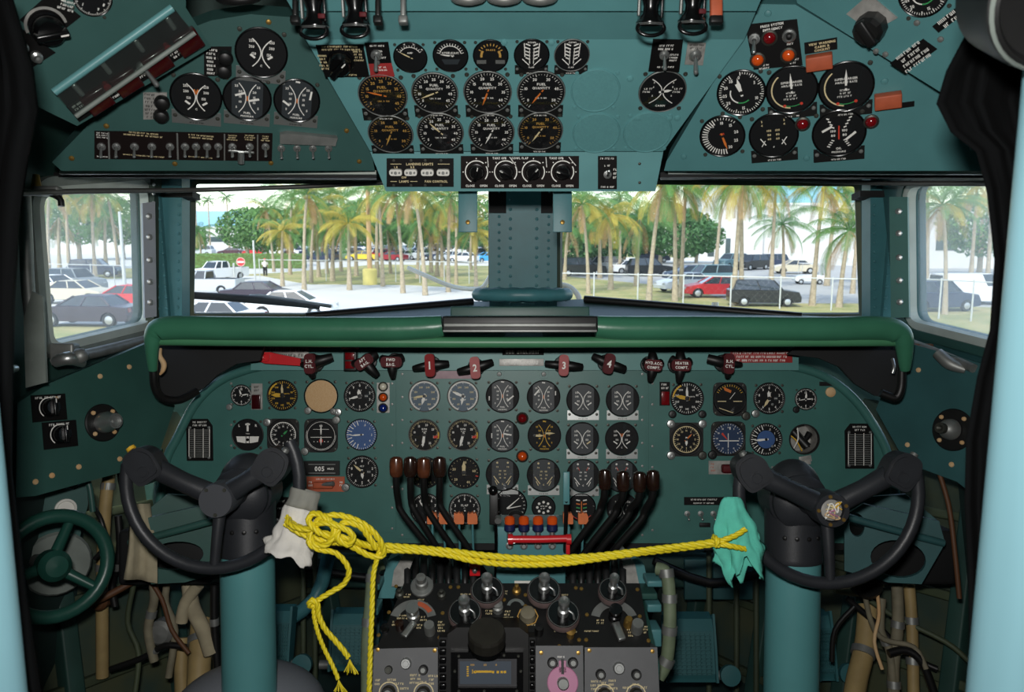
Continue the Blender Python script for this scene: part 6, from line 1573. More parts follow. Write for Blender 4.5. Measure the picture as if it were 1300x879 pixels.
onpt(t, M, obj('pink_dial', MB().lathe([(19.5*k, 0), (19.5*k, .006), (18.5*k, .007), (0, .007)], 'pink_knob', None, 36).box((0, 19*k, .0035), (9*k, 14*k, .007), 'pink_knob').box((0, 19*k, .0072), (3.5*k, 18*k, .001), 'black'), t), 714, 866, .003, 0, FP)
onpt(t, M, obj('knob', MB().lathe([(7.5*k, .007), (7.5*k, .009), (7*k, .009), (7*k, .022), (6*k, .024), (0, .024)], 'steel_dull', None, 20), t), 714, 866, .003, 0, FP)
t, M = unit(FP, [(742, 905), (838, 905), (834, 822), (742, 822)], 'grey right radio panel on the pedestal front with a chrome jack', 'panel_grey', grp=g, sc=[(757, 870, 16, 3, 4.5, 'cream_mark'), (767, 867, 8, 1, 4.5, 'cream_mark'), (777, 869, 14, 3, 4.5, 'cream_mark'), (796, 873, 12, 1, 4.5, 'cream_mark'), (807, 869, 12, 1, 4.5, 'cream_mark'), (819, 873, 12, 1, 4.5, 'cream_mark')], screws=[(748, 826), (828, 827)])
fknob(t, M, 785, 848, 7.5, .01, 'steel', name='jack'); fknob(t, M, 762, 856, 6.5, .012, 'black'); fknob(t, M, 807, 856, 6.5, .012, 'black'); fknob(t, M, 767, 882, 9, .016, 'black', ring='cream_mark'); fknob(t, M, 807, 882, 9, .016, 'black', ring='cream_mark')
# black radar housing with tuning display
FR = Plane(620, 845, dpt-.035, -6)
M = FR.at(620, 845); t = thing('radio_tuner', 'black radio tuner with lit-looking yellow scale window and large knob on top', 'radio', M); Mi = M.inverted()
def lp(x, y, pl=FR): v = Mi @ pl.w(x, y); return (v.x, v.y)
q = [lp(566, 905), lp(671, 905), lp(671, 806), lp(659, 797), lp(580, 797), lp(568, 806)]
obj('housing', MB().prism(q, -.09, 0, 'black'), t)
q = [lp(573, 880), lp(664, 880), lp(664, 826), lp(573, 826)]
obj('bezel', MB().prism(q, 0, .012, 'black_gloss', None, [[lp(582, 871), lp(656, 871), lp(656, 834), lp(582, 834)]]), t)
mb = MB().prism([lp(582, 871), lp(656, 871), lp(656, 834), lp(582, 834)], 0, .003, 'charcoal')
mb.prism([lp(584, 868), lp(649, 868), lp(649, 839), lp(584, 839)], .003, .0045, 'panel_slate'); k = FR.k(620, 850)
x, y = lp(617, 853); z = .005
for (xx, w_, h_) in ((614, 22, 2.6), (600, 1, 5)): a = lp(xx, 852); mb.bar(a[0]-w_*k/2, a[1], a[0]+w_*k/2, a[1], h_*k, z, 'yellow_mark')
for xx in (603, 626, 632, 637, 641): a = lp(xx, 852.5); mb.bar(a[0]-1.5*k, a[1], a[0]+1.5*k, a[1], 3*k, z, 'yellow_mark')
for i in range(5): a = lp(594, 846+i*2.8); mb.bar(a[0]-1.3*k, a[1], a[0]+1.3*k, a[1], 1.6*k, z, 'yellow_mark')
for xx, s in ((600, '100'), (616, '50'), (630, '0')): a = lp(xx, 843.5); mb.text(s, a[0], a[1], 3.4*k, 'gold_mark', z)
obj('scale_window', mb, t)
for (xx, yy) in ((583, 831), (615, 830), (640, 830), (658, 831), (578, 850), (661, 850), (583, 875), (615, 875), (656, 875)): a = lp(xx, yy); obj('screw', MB().lathe([(.003, .012), (.002, .014), (0, .014)], 'dark_screw', T((a[0], a[1], 0)), 8), t)
a = lp(618, 818)
r = 24*k; mb = MB().lathe([(r, 0), (r, .03), (r*.93, .036), (0, .036)], 'knob_dark', T((a[0], a[1]-.004, -.008)) @ RX(-55), 14, False)
mb.lathe([(r*1.03, .0), (r*1.03, .008), (r, .010)], 'black_gloss', T((a[0], a[1]-.004, -.008)) @ RX(-55), 30); obj('large_knob', mb, t)
for (x0, x1, y0) in ((556, 567, 812), (672, 680, 812)):
    mb = MB().prism([lp(x0, 905), lp(x1, 905), lp(x1, y0), lp(x0, y0)], -.05, -.012, 'black_matte')
    for i in range(7):
        a = lp((x0+x1)/2, y0+6+i*11); mb.box((a[0], a[1], -.008), ((x1-x0)*k*.8, 7*k, .012), 'black_gloss', None, .002)
    obj('thumbwheel_strip', mb, t)
# pedestal body
A_ = [E(474, 824, dpt+.004), E(838, 824, dpt+.004), E(818, 744, 1.64), E(506, 744, 1.64)]
dn = (CW.to_3x3().inverted() @ Vector((0, 0, -1)))
low = []
for p in A_: w_ = CW @ p; low.append(p+dn*(w_.z-.01))
mb = MB().add([p+dn*.03 for p in A_]+low, [(0, 1, 2, 3), (0, 4, 5, 1), (1, 5, 6, 2), (2, 6, 7, 3), (3, 7, 4, 0), (7, 6, 5, 4)], 'teal_dark'); solo('pedestal', mb, 'dark teal pedestal body under the radios between the two seats', 'pedestal', CW)
# ------------------------------------------------------------------ side consoles
def side_console(pl, pts, label, m):
    t = thing('side_console', label, 'console', pl.M)
    mb = MB(); pl.slab(mb, pts, m, -.03, 0); obj('panel_plate', mb, t); return t
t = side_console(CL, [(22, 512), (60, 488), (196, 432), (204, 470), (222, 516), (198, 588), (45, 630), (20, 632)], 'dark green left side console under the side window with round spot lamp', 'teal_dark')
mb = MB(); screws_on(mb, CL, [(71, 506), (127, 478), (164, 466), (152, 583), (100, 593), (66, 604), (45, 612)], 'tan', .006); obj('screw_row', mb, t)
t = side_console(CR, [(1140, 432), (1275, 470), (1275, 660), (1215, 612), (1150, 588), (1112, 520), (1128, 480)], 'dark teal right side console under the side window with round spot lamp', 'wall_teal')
mb = MB(); screws_on(mb, CR, [(1166, 470), (1152, 565), (1208, 590), (1222, 470)], 'tan', .006); obj('screw_row', mb, t)
for pl, x, y, r, lb, ball in ((CL, 130, 537, 24, 'round black-rimmed spot lamp with silver socket on the left side console', 0), (CR, 1210, 546, 27, 'round black-rimmed spot lamp with shiny ball on the right side console', 1)):
    k = pl.k(x, y); M = pl.at(x, y); t = thing('spot_lamp', lb, 'lamp', M, 'side console lamps')
    obj('flange', MB().lathe([(r*k, 0), (r*k, .003), (r*.95*k, .005), (0, .005)], 'black', None, 32), t)
    for a in range(4): obj('screw', MB().lathe([(.005, .005), (.004, .008), (0, .009)], 'tan', T((r*.78*k*cos(R(45+90*a)), r*.78*k*sin(R(45+90*a)), 0)), 8), t)
    if ball: obj('ball', MB().lathe([(r*.5*k*cos(a/8*PI/2), .008+r*.6*k*sin(a/8*PI/2)) for a in range(9)], 'steel_dull', None, 24).lathe([(r*.25*k, .035), (r*.25*k, .046), (r*.15*k, .046), (0, .04)], 'dark_screw', None, 16), t)
    else: obj('socket', MB().lathe([(r*.55*k, .005), (r*.55*k, .02), (r*.42*k, .03), (r*.40*k, .045), (r*.3*k, .045), (r*.28*k, .038), (0, .036)], 'steel', None, 24), t)
for x, y, lb in ((62, 518, 'upper of two black selector knobs on the left side console'), (76, 552, 'lower of two black selector knobs on the left side console')):
    M = CL.at(x, y); t = thing('selector_switch', lb, 'selector', M, 'console selector knobs'); k = CL.k(x, y)
    obj('plate', MB().box((0, 0, .0012), (44*k, 34*k, .0025), 'placard_black').scrib(0, 13*k, 36*k, 1, 5*k, 'white_mark', .003, seed=int(x)).arc(13*k, 1.2*k, -140, 140, .003, 'white_mark'), t)
    obj('knob', knob_mb(.017, .018, 'black_gloss'), t)
solo('window_crank', MB().sphere((0, 0, .04), .017, 'steel', 16, None, (1.3, 1, 1)).cyl((0, 0, 0), (0, 0, .04), .006, None, 'steel', 10), 'silver oval knob at the far left beneath the side window', 'knob', Plane(20, 468, 1.3).at(20, 468))
# window latches and rails
t = thing('window_latch', 'worn metal latch mechanism under the left side window', 'latch', CW)
obj('track', MB().tube([E(70, 458, 1.60), E(120, 448, 1.72), E(184, 432, 1.88)], .012, 'steel_dull', 8, sub=3), t)
obj('handle', MB().tube([E(70, 460, 1.58), E(88, 455, 1.58), E(105, 462, 1.62)], [.011, .014, .008], 'steel', 10, sub=4).sphere(tuple(E(102, 452, 1.6)), .016, 'steel_dull', 12), t)
obj('bracket', MB().box(tuple(E(82, 445, 1.64)), (.05, .03, .03), 'steel_dull', None, .005), t)
t = thing('window_latch', 'worn metal latch mechanism under the right side window', 'latch', CW)
obj('track', MB().tube([E(1158, 436, 1.82), E(1200, 452, 1.72), E(1236, 468, 1.64)], .010, 'steel_dull', 8, sub=3), t)
obj('mount', MB().box(tuple(E(1168, 442, 1.8)), (.05, .03, .02), 'leather', None, .005), t); obj('lever', MB().tube([E(1190, 448, 1.7), E(1206, 462, 1.68), E(1226, 470, 1.66)], [.012, .014, .008], 'steel_dull', 10, sub=4), t)
# left window side rails
t = thing('window_slide_rail', 'grey metal rail with peeling strip along the rear edge of the left side window', 'rail', CW)
obj('rail', MB().tube([E(30, 240, 1.46), E(33, 300, 1.47), E(36, 370, 1.48), E(46, 450, 1.5)], .012, 'steel_dull', 8, sub=4), t)
obj('peeling_strip', MB().prism([(0, 0), (.02, -.01), (.026, -.17), (-.012, -.18), (-.016, -.05)], -.003, .003, 'gasket_grey', T(E(42, 370, 1.47)) @ RX(90)), t)
# nose wheel steering
S0 = E(70, 719, 1.52)
t = thing('steering_wheel', 'small dark green three-spoke nose steering wheel at the lower left', 'steering wheel', CW @ T(S0) @ RZ(46) @ RX(-6))
rw = .095
obj('rim', MB().tube([(rw*cos(2*PI*i/36), 0, rw*sin(2*PI*i/36)) for i in range(36)], .0135, 'wheel_green', 12, closed=True), t)
for a in (70, -38, 190): obj('spoke', MB().cyl((0, .03, 0), (rw*cos(R(a)), 0, rw*sin(R(a))), .012, .009, 'wheel_green', 10), t)
obj('hub', MB().lathe([(.03, -.03), (.03, .0), (.02, .012), (0, .014)], 'wheel_green', RX(90), 20), t)
obj('shaft', MB().cyl((0, .0, 0), (0, .12, 0), .014, None, 'steel_dull', 10), t)
# grey plate with round white port
pl = Plane(85, 650, 1.74, 0, 40); 
solo('cover_plate', MB().prism(pl.pts([(35, 720), (35, 615), (95, 622), (110, 612), (112, 640), (92, 720)]), -.02, 0, 'teal_overl_shaded').lathe([(.022, 0), (.022, .006), (.018, .008), (.016, .004), (0, .004)], 'paper', T((pl.uv(83, 646)[0], pl.uv(83, 646)[1], 0)), 24).lathe([(.07, 0), (.065, .008), (0, .008)], 'gasket_grey', T((pl.uv(72, 716)[0], pl.uv(72, 716)[1], 0)), 24), 'teal side plate with a round white port above the steering wheel', 'plate', pl.M)

# ------------------------------------------------------------------ brackets behind the wheels
def bracket(sgn, label):
    X = lambda x: x if sgn > 0 else 1362-x
    t = thing('map_case', label, 'case', CW)
    d = 1.66
    def face(pts, dd, m, holes=(), th=.012, yaw=0):
        pl = Plane(X(1130), 690, dd, 0, yaw*sgn)
        pp = [pl.uv(X(a), b) for a, b in pts]; hs = []
        for (hx, hy, rx, ry) in holes:
            u = pl.uv(X(hx), hy); kk = pl.k(X(hx), hy); hs.append([(u[0]+rx*kk*cos(2*PI*i/24), u[1]+ry*kk*sin(2*PI*i/24)) for i in range(24)])
        o = obj('plate', MB().prism(pp, -th, 0, m, None, hs), t); o.matrix_local = pl.L; return o
    m = 'wall_teal' if sgn > 0 else 'teal_dark'
    face([(1072, 655), (1096, 640), (1192, 662), (1200, 690), (1170, 742), (1128, 740), (1072, 725)], d, m, [(1140, 710, 32, 24), (1088, 667, 9, 15)] if sgn > 0 else [(1140, 706, 34, 18)], yaw=-18)
    face([(1072, 658), (1086, 632), (1150, 628), (1194, 664), (1096, 644)], d+.05, m, yaw=-18)
    obj('edge', MB().tube([E(X(1073), 656, d-.01), E(X(1130), 672, d-.02), E(X(1198), 690, d-.03)], .008, m, 8, sub=3), t)
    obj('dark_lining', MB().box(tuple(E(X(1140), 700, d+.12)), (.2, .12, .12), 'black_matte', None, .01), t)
bracket(1, 'teal metal case with large oval cut-out behind the right control wheel')
bracket(-1, 'dark green metal case with slot behind the left control wheel')

# ------------------------------------------------------------------ rudder pedals
def pedal(x0, x1, y0, y1, d, label):
    k = d/F; c = E((x0+x1)/2, (y0+y1)/2, d); W = (x1-x0)*k; H = (y1-y0)*k
    t = thing('rudder_pedal', label, 'pedal', CW @ T(c) @ RX(-12), 'rudder pedals')
    mb = MB()
    pr = [(0, -.5), (.006, -.46), (0, -.38), (0, .25), (.012, .42), (.05, .5)]
    vs = []; 
    for y, z in pr: vs += [(-W/2, y*1.0, z*H), (W/2, y, z*H)]
    n = len(pr); b = [(v[0], v[1]+.006, v[2]) for v in vs]
    mb.add(vs+b, [(2*i, 2*i+1, 2*i+3, 2*i+2) for i in range(n-1)]+[(2*n+2*i, 2*n+2*i+2, 2*n+2*i+3, 2*n+2*i+1) for i in range(n-1)]+[(2*i, 2*i+2, 2*n+2*i+2, 2*n+2*i) for i in range(n-1)]+[(2*i+1, 2*n+2*i+1, 2*n+2*i+3, 2*i+3) for i in range(n-1)], 'pedal_teal'); obj('tread_plate', mb, t)
    mb = MB()
    for i in range(12): mb.box((0, -.002, -.38*H+.055*i*H), (W*.86, .004, .004), 'pedal_teal')
    for i in range(9): mb.box((-W*.4+W*.1*i, -.002, -.09*H), (.003, .004, .62*H), 'pedal_teal')
    obj('tread_grid', mb, t)
    for s in (-1, 1): obj('side_lip', MB().prism([(-.01, -.5*H), (.03, -.5*H), (.05, .45*H), (.0, .5*H), (-.008, 0)], -.003, .003, 'pedal_teal', T((s*W/2, 0, 0)) @ RZ(90) @ RX(90)), t)
    obj('pivot', MB().cyl((-W/2-.03, .02, -.42*H), (W/2+.04, .02, -.42*H), .012, None, 'steel_dull', 12), t)
    obj('pivot_lug', MB().lathe([(.026, -.008), (.026, .008), (.012, .009), (0, .009)], 'pedal_teal', T((W/2+.035, 0, -.40*H)) @ RX(90), 18), t)
pedal(420, 480, 776, 850, 2.05, 'teal ribbed rudder pedal left of the pedestal, behind the hanging rope')
pedal(338, 368, 772, 850, 2.05, 'teal rudder pedal partly hidden just right of the left control column')
pedal(846, 908, 782, 864, 2.05, 'teal ribbed rudder pedal right of the pedestal')
pedal(1036, 1058, 778, 862, 2.05, 'narrow teal rudder pedal just right of the right control column')
# boot around the left column
c = E(316, 905, 1.62); t = thing('column_boot', 'smooth grey domed cover around the foot of the left control column', 'cover', CW @ T(c))
kk = 1.62/F
obj('dome', MB().lathe([(96*kk*cos(R(a)), 58*kk*sin(R(a))) for a in range(0, 91, 9)], 'boot_grey', None, 40), t)
obj('bead', MB().lathe([(97*kk, -.01), (99*kk, 0), (97*kk, .01)], 'boot_grey', None, 40), t)
obj('skirt', MB().lathe([(96*kk, 0), (98*kk, -.10), (98*kk, -.11)], 'boot_grey', None, 40), t)

# ------------------------------------------------------------------ pipes, hoses and cable bundles
def pipe(path, r, m, label, name='pipe', cat='pipe', sub=4, bands=(), grp=None, rr=None):
    t = thing(name, label, cat, CW, grp)
    pts = [E(*p) for p in path]; obj('tube', MB().tube(pts, rr or r, m, 12, sub=sub), t)
    for f in bands:
        n = len(pts)-1; i = min(int(f*n), n-1); p = pts[i].lerp(pts[i+1], f*n-i); dd = (pts[i+1]-pts[i]).normalized()
        obj('clamp', MB().cyl(p-dd*.008, p+dd*.008, r*1.18, None, 'steel_dull', 14), t)
pipe([(142, 585, 1.86), (134, 640, 1.84), (130, 740, 1.84), (130, 860, 1.84)], .014, 'duct_tan', 'tan vertical pipe left of the left control wheel', bands=(.2, .6))
pipe([(256, 790, 1.9), (254, 830, 1.85), (250, 900, 1.8)], .026, 'duct_tan', 'thick tan duct at the lower left beside the left column', bands=(.3,))
pipe([(232, 810, 1.88), (230, 850, 1.86), (232, 900, 1.82)], .016, 'duct_tan', 'thinner tan duct left of the thick one at lower left')
pipe([(1102, 770, 1.92), (1098, 820, 1.88), (1088, 862, 1.84), (1082, 900, 1.8)], .024, 'duct_tan', 'thick tan duct at the lower right beside the right column', bands=(.4,))
pipe([(1154, 742, 1.86), (1158, 800, 1.84), (1160, 900, 1.8)], .013, 'duct_tan', 'slim tan pipe at the lower right under the teal case', bands=(.4, .7))
pipe([(1120, 760, 1.84), (1118, 800, 1.83), (1130, 830, 1.82), (1136, 900, 1.8)], .009, 'hose_grey', 'grey cable sleeve between the tan pipes at lower right', bands=(.5,))
pipe([(1138, 730, 1.84), (1140, 790, 1.83), (1134, 850, 1.82), (1136, 900, 1.8)], .013, 'hose_grey', 'grey braided cable bundle below the right control wheel', bands=(.35, .8))
pipe([(1075, 760, 1.86), (1110, 790, 1.85), (1150, 830, 1.83), (1190, 850, 1.8)], .007, 'black', 'thin black hose slanting down at the lower right')
pipe([(1080, 745, 1.88), (1130, 780, 1.86), (1200, 815, 1.8), (1230, 840, 1.76)], .006, 'olive', 'thin olive line slanting toward the right doorway')
pipe([(1188, 588, 1.7), (1204, 640, 1.68), (1212, 700, 1.66), (1218, 760, 1.65)], .005, 'leather', 'thin brown cable hanging below the right side console')
pipe([(834, 722, 1.58), (846, 728, 1.57), (850, 760, 1.56), (850, 800, 1.55), (846, 840, 1.55), (836, 860, 1.55)], .013, 'hose_green', 'grey-green hose curving down the right side of the pedestal', 'hose', 'hose', bands=(.2, .4, .6, .8))
pipe([(486, 716, 1.60), (474, 726, 1.59), (470, 770, 1.57), (466, 820, 1.56), (466, 900, 1.55)], .012, 'hose_green', 'grey-green hose curving down the left side of the pedestal', 'hose', 'hose', bands=(.3, .6))
for i, (p, r, m, lb) in enumerate((
    ([(192, 725, 1.78), (196, 760, 1.78), (188, 800, 1.78), (196, 840, 1.78)], .010, 'hose_grey', 'frayed grey cable bundle below the left wheel, the leftmost'),
    ([(240, 738, 1.8), (244, 770, 1.8), (258, 800, 1.8), (268, 830, 1.8)], .017, 'canvas', 'pale wrapped cable bundle below the left wheel'),
    ([(252, 742, 1.79), (236, 765, 1.79), (230, 790, 1.79)], .014, 'canvas', 'short pale wrapped cable stub below the left wheel'),
    ([(272, 742, 1.8), (272, 790, 1.8), (276, 850, 1.8)], .009, 'black', 'black corrugated cable beside the left control column'),
    ([(185, 730, 1.77), (205, 760, 1.77), (218, 800, 1.77), (240, 830, 1.77)], .005, 'leather', 'thin brown wire crossing the left cable bundles'),
    ([(116, 640, 1.74), (128, 660, 1.72), (134, 690, 1.72), (120, 710, 1.72)], .005, 'black', 'thin black wire looping beside the steering wheel'),
    ([(150, 655, 1.78), (152, 700, 1.78), (142, 740, 1.78), (146, 770, 1.78)], .008, 'black', 'dark linkage rod beside the tan vertical pipe'),
    ([(100, 770, 1.7), (130, 760, 1.74), (170, 738, 1.78)], .008, 'leather', 'rusty rod slanting behind the steering wheel'),
    ([(140, 850, 1.78), (180, 836, 1.78), (210, 820, 1.78), (236, 822, 1.78)], .007, 'black', 'black cable with connectors at the lower left'))):
    pipe(p, r, m, lb, 'cable', 'cable', bands=(.5,) if i in (0, 3, 6, 8) else ())
for p, r, m, lb in (
    ([(1096, 745, 1.8), (1106, 790, 1.8), (1122, 812, 1.8), (1160, 822, 1.78), (1176, 850, 1.76)], .006, 'hose_grey', 'grey cable curling right across the tan pipes at lower right'),
    ([(1112, 742, 1.79), (1116, 780, 1.79), (1110, 815, 1.79), (1120, 850, 1.78)], .004, 'tan', 'thin pale wire hanging below the teal case at lower right'),
    ([(1085, 770, 1.85), (1060, 800, 1.86), (1056, 840, 1.86)], .006, 'black', 'thin black cable beside the narrow right rudder pedal'),
    ([(1128, 830, 1.78), (1150, 826, 1.78), (1170, 840, 1.77), (1186, 880, 1.76)], .009, 'black', 'black hose curving down behind the slim tan pipe'),
    ([(1060, 748, 1.84), (1090, 752, 1.84), (1120, 740, 1.84)], .010, 'canvas', 'short pale canvas sleeve under the right control wheel rim'),
    ([(170, 742, 1.8), (162, 790, 1.8), (176, 830, 1.8), (170, 890, 1.78)], .006, 'olive', 'thin olive cable left of the pale wrapped bundle'),
    ([(214, 730, 1.8), (210, 765, 1.8), (222, 800, 1.8), (214, 860, 1.8)], .008, 'hose_grey', 'grey cable hanging in the middle of the left bundle'),
    ([(158, 560, 1.82), (152, 600, 1.82), (160, 640, 1.80)], .006, 'black', 'short black cable above the rusty rod at left'),
    ([(96, 590, 1.72), (112, 612, 1.72), (118, 650, 1.72)], .006, 'teal_dark', 'dark green tube under the left side console')):
    pipe(p, r, m, lb, 'cable', 'cable')
for x, y, r, lb, m in ((128, 762, 12, 'rusty clamp fitting on the rod at lower left', 'leather'), (206, 802, 16, 'round grey canister among the cables at lower left', 'steel_dull'), (1100, 742, 18, 'round dark fitting under the right map case', 'black')):
    pl = Plane(x, y, 1.8); solo('pipe_fitting', MB().lathe([(r*.0018, -.02), (r*.0018, .012), (r*.0013, .02), (0, .022)], m, None, 16).cyl((-.03, 0, 0), (.03, .01, 0), .008, None, 'steel_dull', 8), lb, 'fitting', pl.M)
# canvas flap behind left wheel
q = random.Random(8); pl = Plane(178, 690, 1.62, -8, 20); mb = MB(); vs = []; n = 8
for i in range(n+1):
    for j in range(n+1):
        u = j/n; v = i/n; x = 178+(u-.5)*(24+18*v)+4*v*sin(3*v); y = 640+v*95+6*u*(v > .8)
        c = pl.uv(x, y); vs.append((c[0], c[1], .012*sin(5*u+2*v)+.006*sin(11*u)))
mb.add(vs, [(i*(n+1)+j, (i+1)*(n+1)+j, (i+1)*(n+1)+j+1, i*(n+1)+j+1) for i in range(n) for j in range(n)], 'canvas', None, True)
o = solo('canvas_flap', mb, 'beige canvas flap hanging behind the left side of the left control wheel', 'flap', pl.M); sm = o.modifiers.new('s', 'SOLIDIFY'); sm.thickness = .003
# cross beams at the nose under the panel
t = thing('linkage_beam', 'dark beam with hoses running across the nose under the instrument panel', 'beam', CW)
obj('beam', MB().box(tuple(E(650, 724, 2.5)), (1.5, .06, .10), 'wall_green', None, .01), t)
obj('line', MB().tube([E(380, 720, 2.3), E(480, 735, 2.3), E(520, 720, 2.3)], .012, 'black', 8, sub=3), t)
obj('line', MB().tube([E(830, 712, 2.2), E(900, 740, 2.2), E(960, 730, 2.2)], .012, 'black', 8, sub=3), t)
obj('line', MB().tube([E(345, 800, 2.1), E(400, 760, 2.2), E(418, 700, 2.2)], .02, 'teal_post', 8, sub=3), t)
for x in (900, 935, 960, 385, 400): obj('rod', MB().cyl(E(x, 700, 2.3), E(x, 880, 2.25), .008, None, 'olive', 8), t)
for x0, x1 in ((868, 900), (904, 955)): obj('panel', MB().box(tuple(E((x0+x1)/2, 735, 2.35)), ((x1-x0)*.0023, .02, .12), 'wall_teal', None, .003), t)
struct('trim_18', MB().box(tuple(E(650, 880, 2.4)), (1.4, .5, .02), 'wall_dark'), CW)

# ------------------------------------------------------------------ foreground: lamp at the top right, dark curtains beside the doorway
c = E(1336, -6, .62)
t = thing('ceiling_lamp', 'black round lamp housing with pale rim line at the top right corner', 'lamp', CW @ T(c))
obj('housing', MB().lathe([(.030, .09), (.050, .05), (.056, 0), (.056, -.012), (.050, -.018), (.046, -.012), (0, -.008)], 'black', RX(-62), 40), t)
obj('rim_ring', MB().lathe([(.0535, -.018), (.0548, -.0205), (.0562, -.016)], 'gasket_grey', RX(-62), 40), t)
def curtain(pts, d0, label, seed):
    """pts: (px_outer, px_inner, py); folds run downwards"""
    q = random.Random(seed); ph = q.uniform(0, 6); n = 26; vs = []
    for (a, b, y) in pts:
        for j in range(n+1):
            u = j/n; p = E(a+(b-a)*u, y, d0+.018*sin(u*15+ph)+.008*sin(u*31+y*.02)); vs.append(p)
    m_ = len(pts); mb = MB().add(vs, [(i*(n+1)+j, i*(n+1)+j+1, (i+1)*(n+1)+j+1, (i+1)*(n+1)+j) for i in range(m_-1) for j in range(n)], 'curtain_black', None, True)
    o = solo('doorway_curtain', mb, label, 'curtain', CW); sm = o.modifiers.new('s', 'SOLIDIFY'); sm.thickness = .004
curtain([(1340, 1232, 40), (1340, 1206, 90), (1340, 1194, 130), (1340, 1212, 165), (1340, 1244, 190), (1340, 1258, 240), (1340, 1268, 330), (1340, 1262, 420), (1330, 1246, 480), (1320, 1232, 560), (1310, 1230, 640), (1300, 1234, 720), (1290, 1236, 800), (1280, 1238, 900)], .80, 'black draped curtain gathered beside the right doorway post', 3)
curtain([(-60, 6, -20), (-60, 24, 40), (-60, 38, 90), (-60, 44, 140), (-60, 32, 200), (-60, 20, 280), (-60, 14, 380), (-50, 12, 480), (-40, 10, 600), (-30, 30, 760), (-20, 52, 900)], .84, 'black draped curtain gathered beside the left doorway post', 5)
# ------------------------------------------------------------------ outside
mat('grass', '#a39a68', .95, col2='#868a52', nscale=.5)
mat('asphalt', '#c2c1bb', .9, noise=.05, nscale=.3)
mat('asphalt_dark', '#a3a3a0', .9, noise=.06, nscale=.3)
mat('curb', '#d6c06a', .8)
mat('bark', '#a5977f', .9, noise=.2, nscale=6)
mat('frond_green', '#4f7a34', .6, noise=.25, nscale=1.5)
mat('frond_dark', '#3f6a3a', .6, noise=.25, nscale=1.5)
mat('frond_yellow', '#a8993a', .6, noise=.2, nscale=2)
mat('frond_dry', '#a98a5e', .8, noise=.2, nscale=2)
mat('leaf', '#5f8448', .7, noise=.35, nscale=1.2)
mat('leaf_dark', '#47703f', .7, noise=.35, nscale=1.2)
mat('hedge_green', '#566b30', .8, noise=.3, nscale=2)
mat('wall_white', '#cfcdc8', .8)
mat('wall_blue', '#86b4c8', .5)
mat('win_dark', '#3c4a4a', .3)
mat('pole_tan', '#c9a477', .7)
mat('pole_yellow', '#dccb7a', .8)
mat('galv', '#c4c6c2', .5, .3)
mat('car_glass', '#1f2a30', .12, spec=.8)
mat('tyre', '#242424', .8)
mat('wheel', '#b5b8ba', .35, .6)
mat('sign_red', '#d63a3a', .5)
mat('skin', '#8a5a3e', .6)
CAR = {'white': '#e9e9e7', 'silver': '#b9bec0', 'black': '#14171a', 'navy': '#1d2b48', 'dark red': '#8c1f28', 'red': '#c4262c', 'beige': '#c9bfa8', 'yellow': '#e3c53a', 'bright blue': '#4aa4dc', 'grey': '#7f8688', 'maroon': '#4c2c34', 'purple-black': '#39303c', 'teal-grey': '#5f7f86'}
for k_, v_ in CAR.items(): mat('paint_'+k_, v_, .35, coat=.2)

e = GROUND
struct('floor_ground', MB().box((0, 180, e-.06), (700, 400, .1), 'asphalt'))
def gpoly(name, pts, m, h, label, kind=None, cat='ground'):
    mb = MB().prism([(G(x, y).x, G(x, y).y) for x, y in pts], e-.01, e+h, m)
    o = obj(name, mb)
    if kind: o['kind'] = kind
    else: o['label'] = label; o['category'] = cat
    return o
gpoly('grass_patch', [(235, 352), (352, 347), (480, 336), (627, 338), (720, 342), (900, 348), (1100, 352), (1400, 420), (1400, 640), (860, 420), (640, 368), (520, 362), (390, 361), (330, 350)], 'grass', .03, '', 'structure')
gpoly('grass_patch', [(-60, 345), (240, 340), (240, 352), (-60, 358)], 'grass', .03, '', 'structure')
gpoly('grass_patch', [(-200, 430), (60, 412), (200, 415), (200, 425), (-250, 470)], 'grass', .03, '', 'structure')
gpoly('grass_patch', [(700, 322), (990, 322), (990, 327), (700, 327)], 'grass', .03, '', 'structure')
gpoly('parking_lot', [(705, 334), (900, 334), (1400, 345), (1500, 420), (1290, 392), (1100, 386), (940, 386), (870, 366), (705, 350)], 'asphalt_dark', .04, '', 'structure')

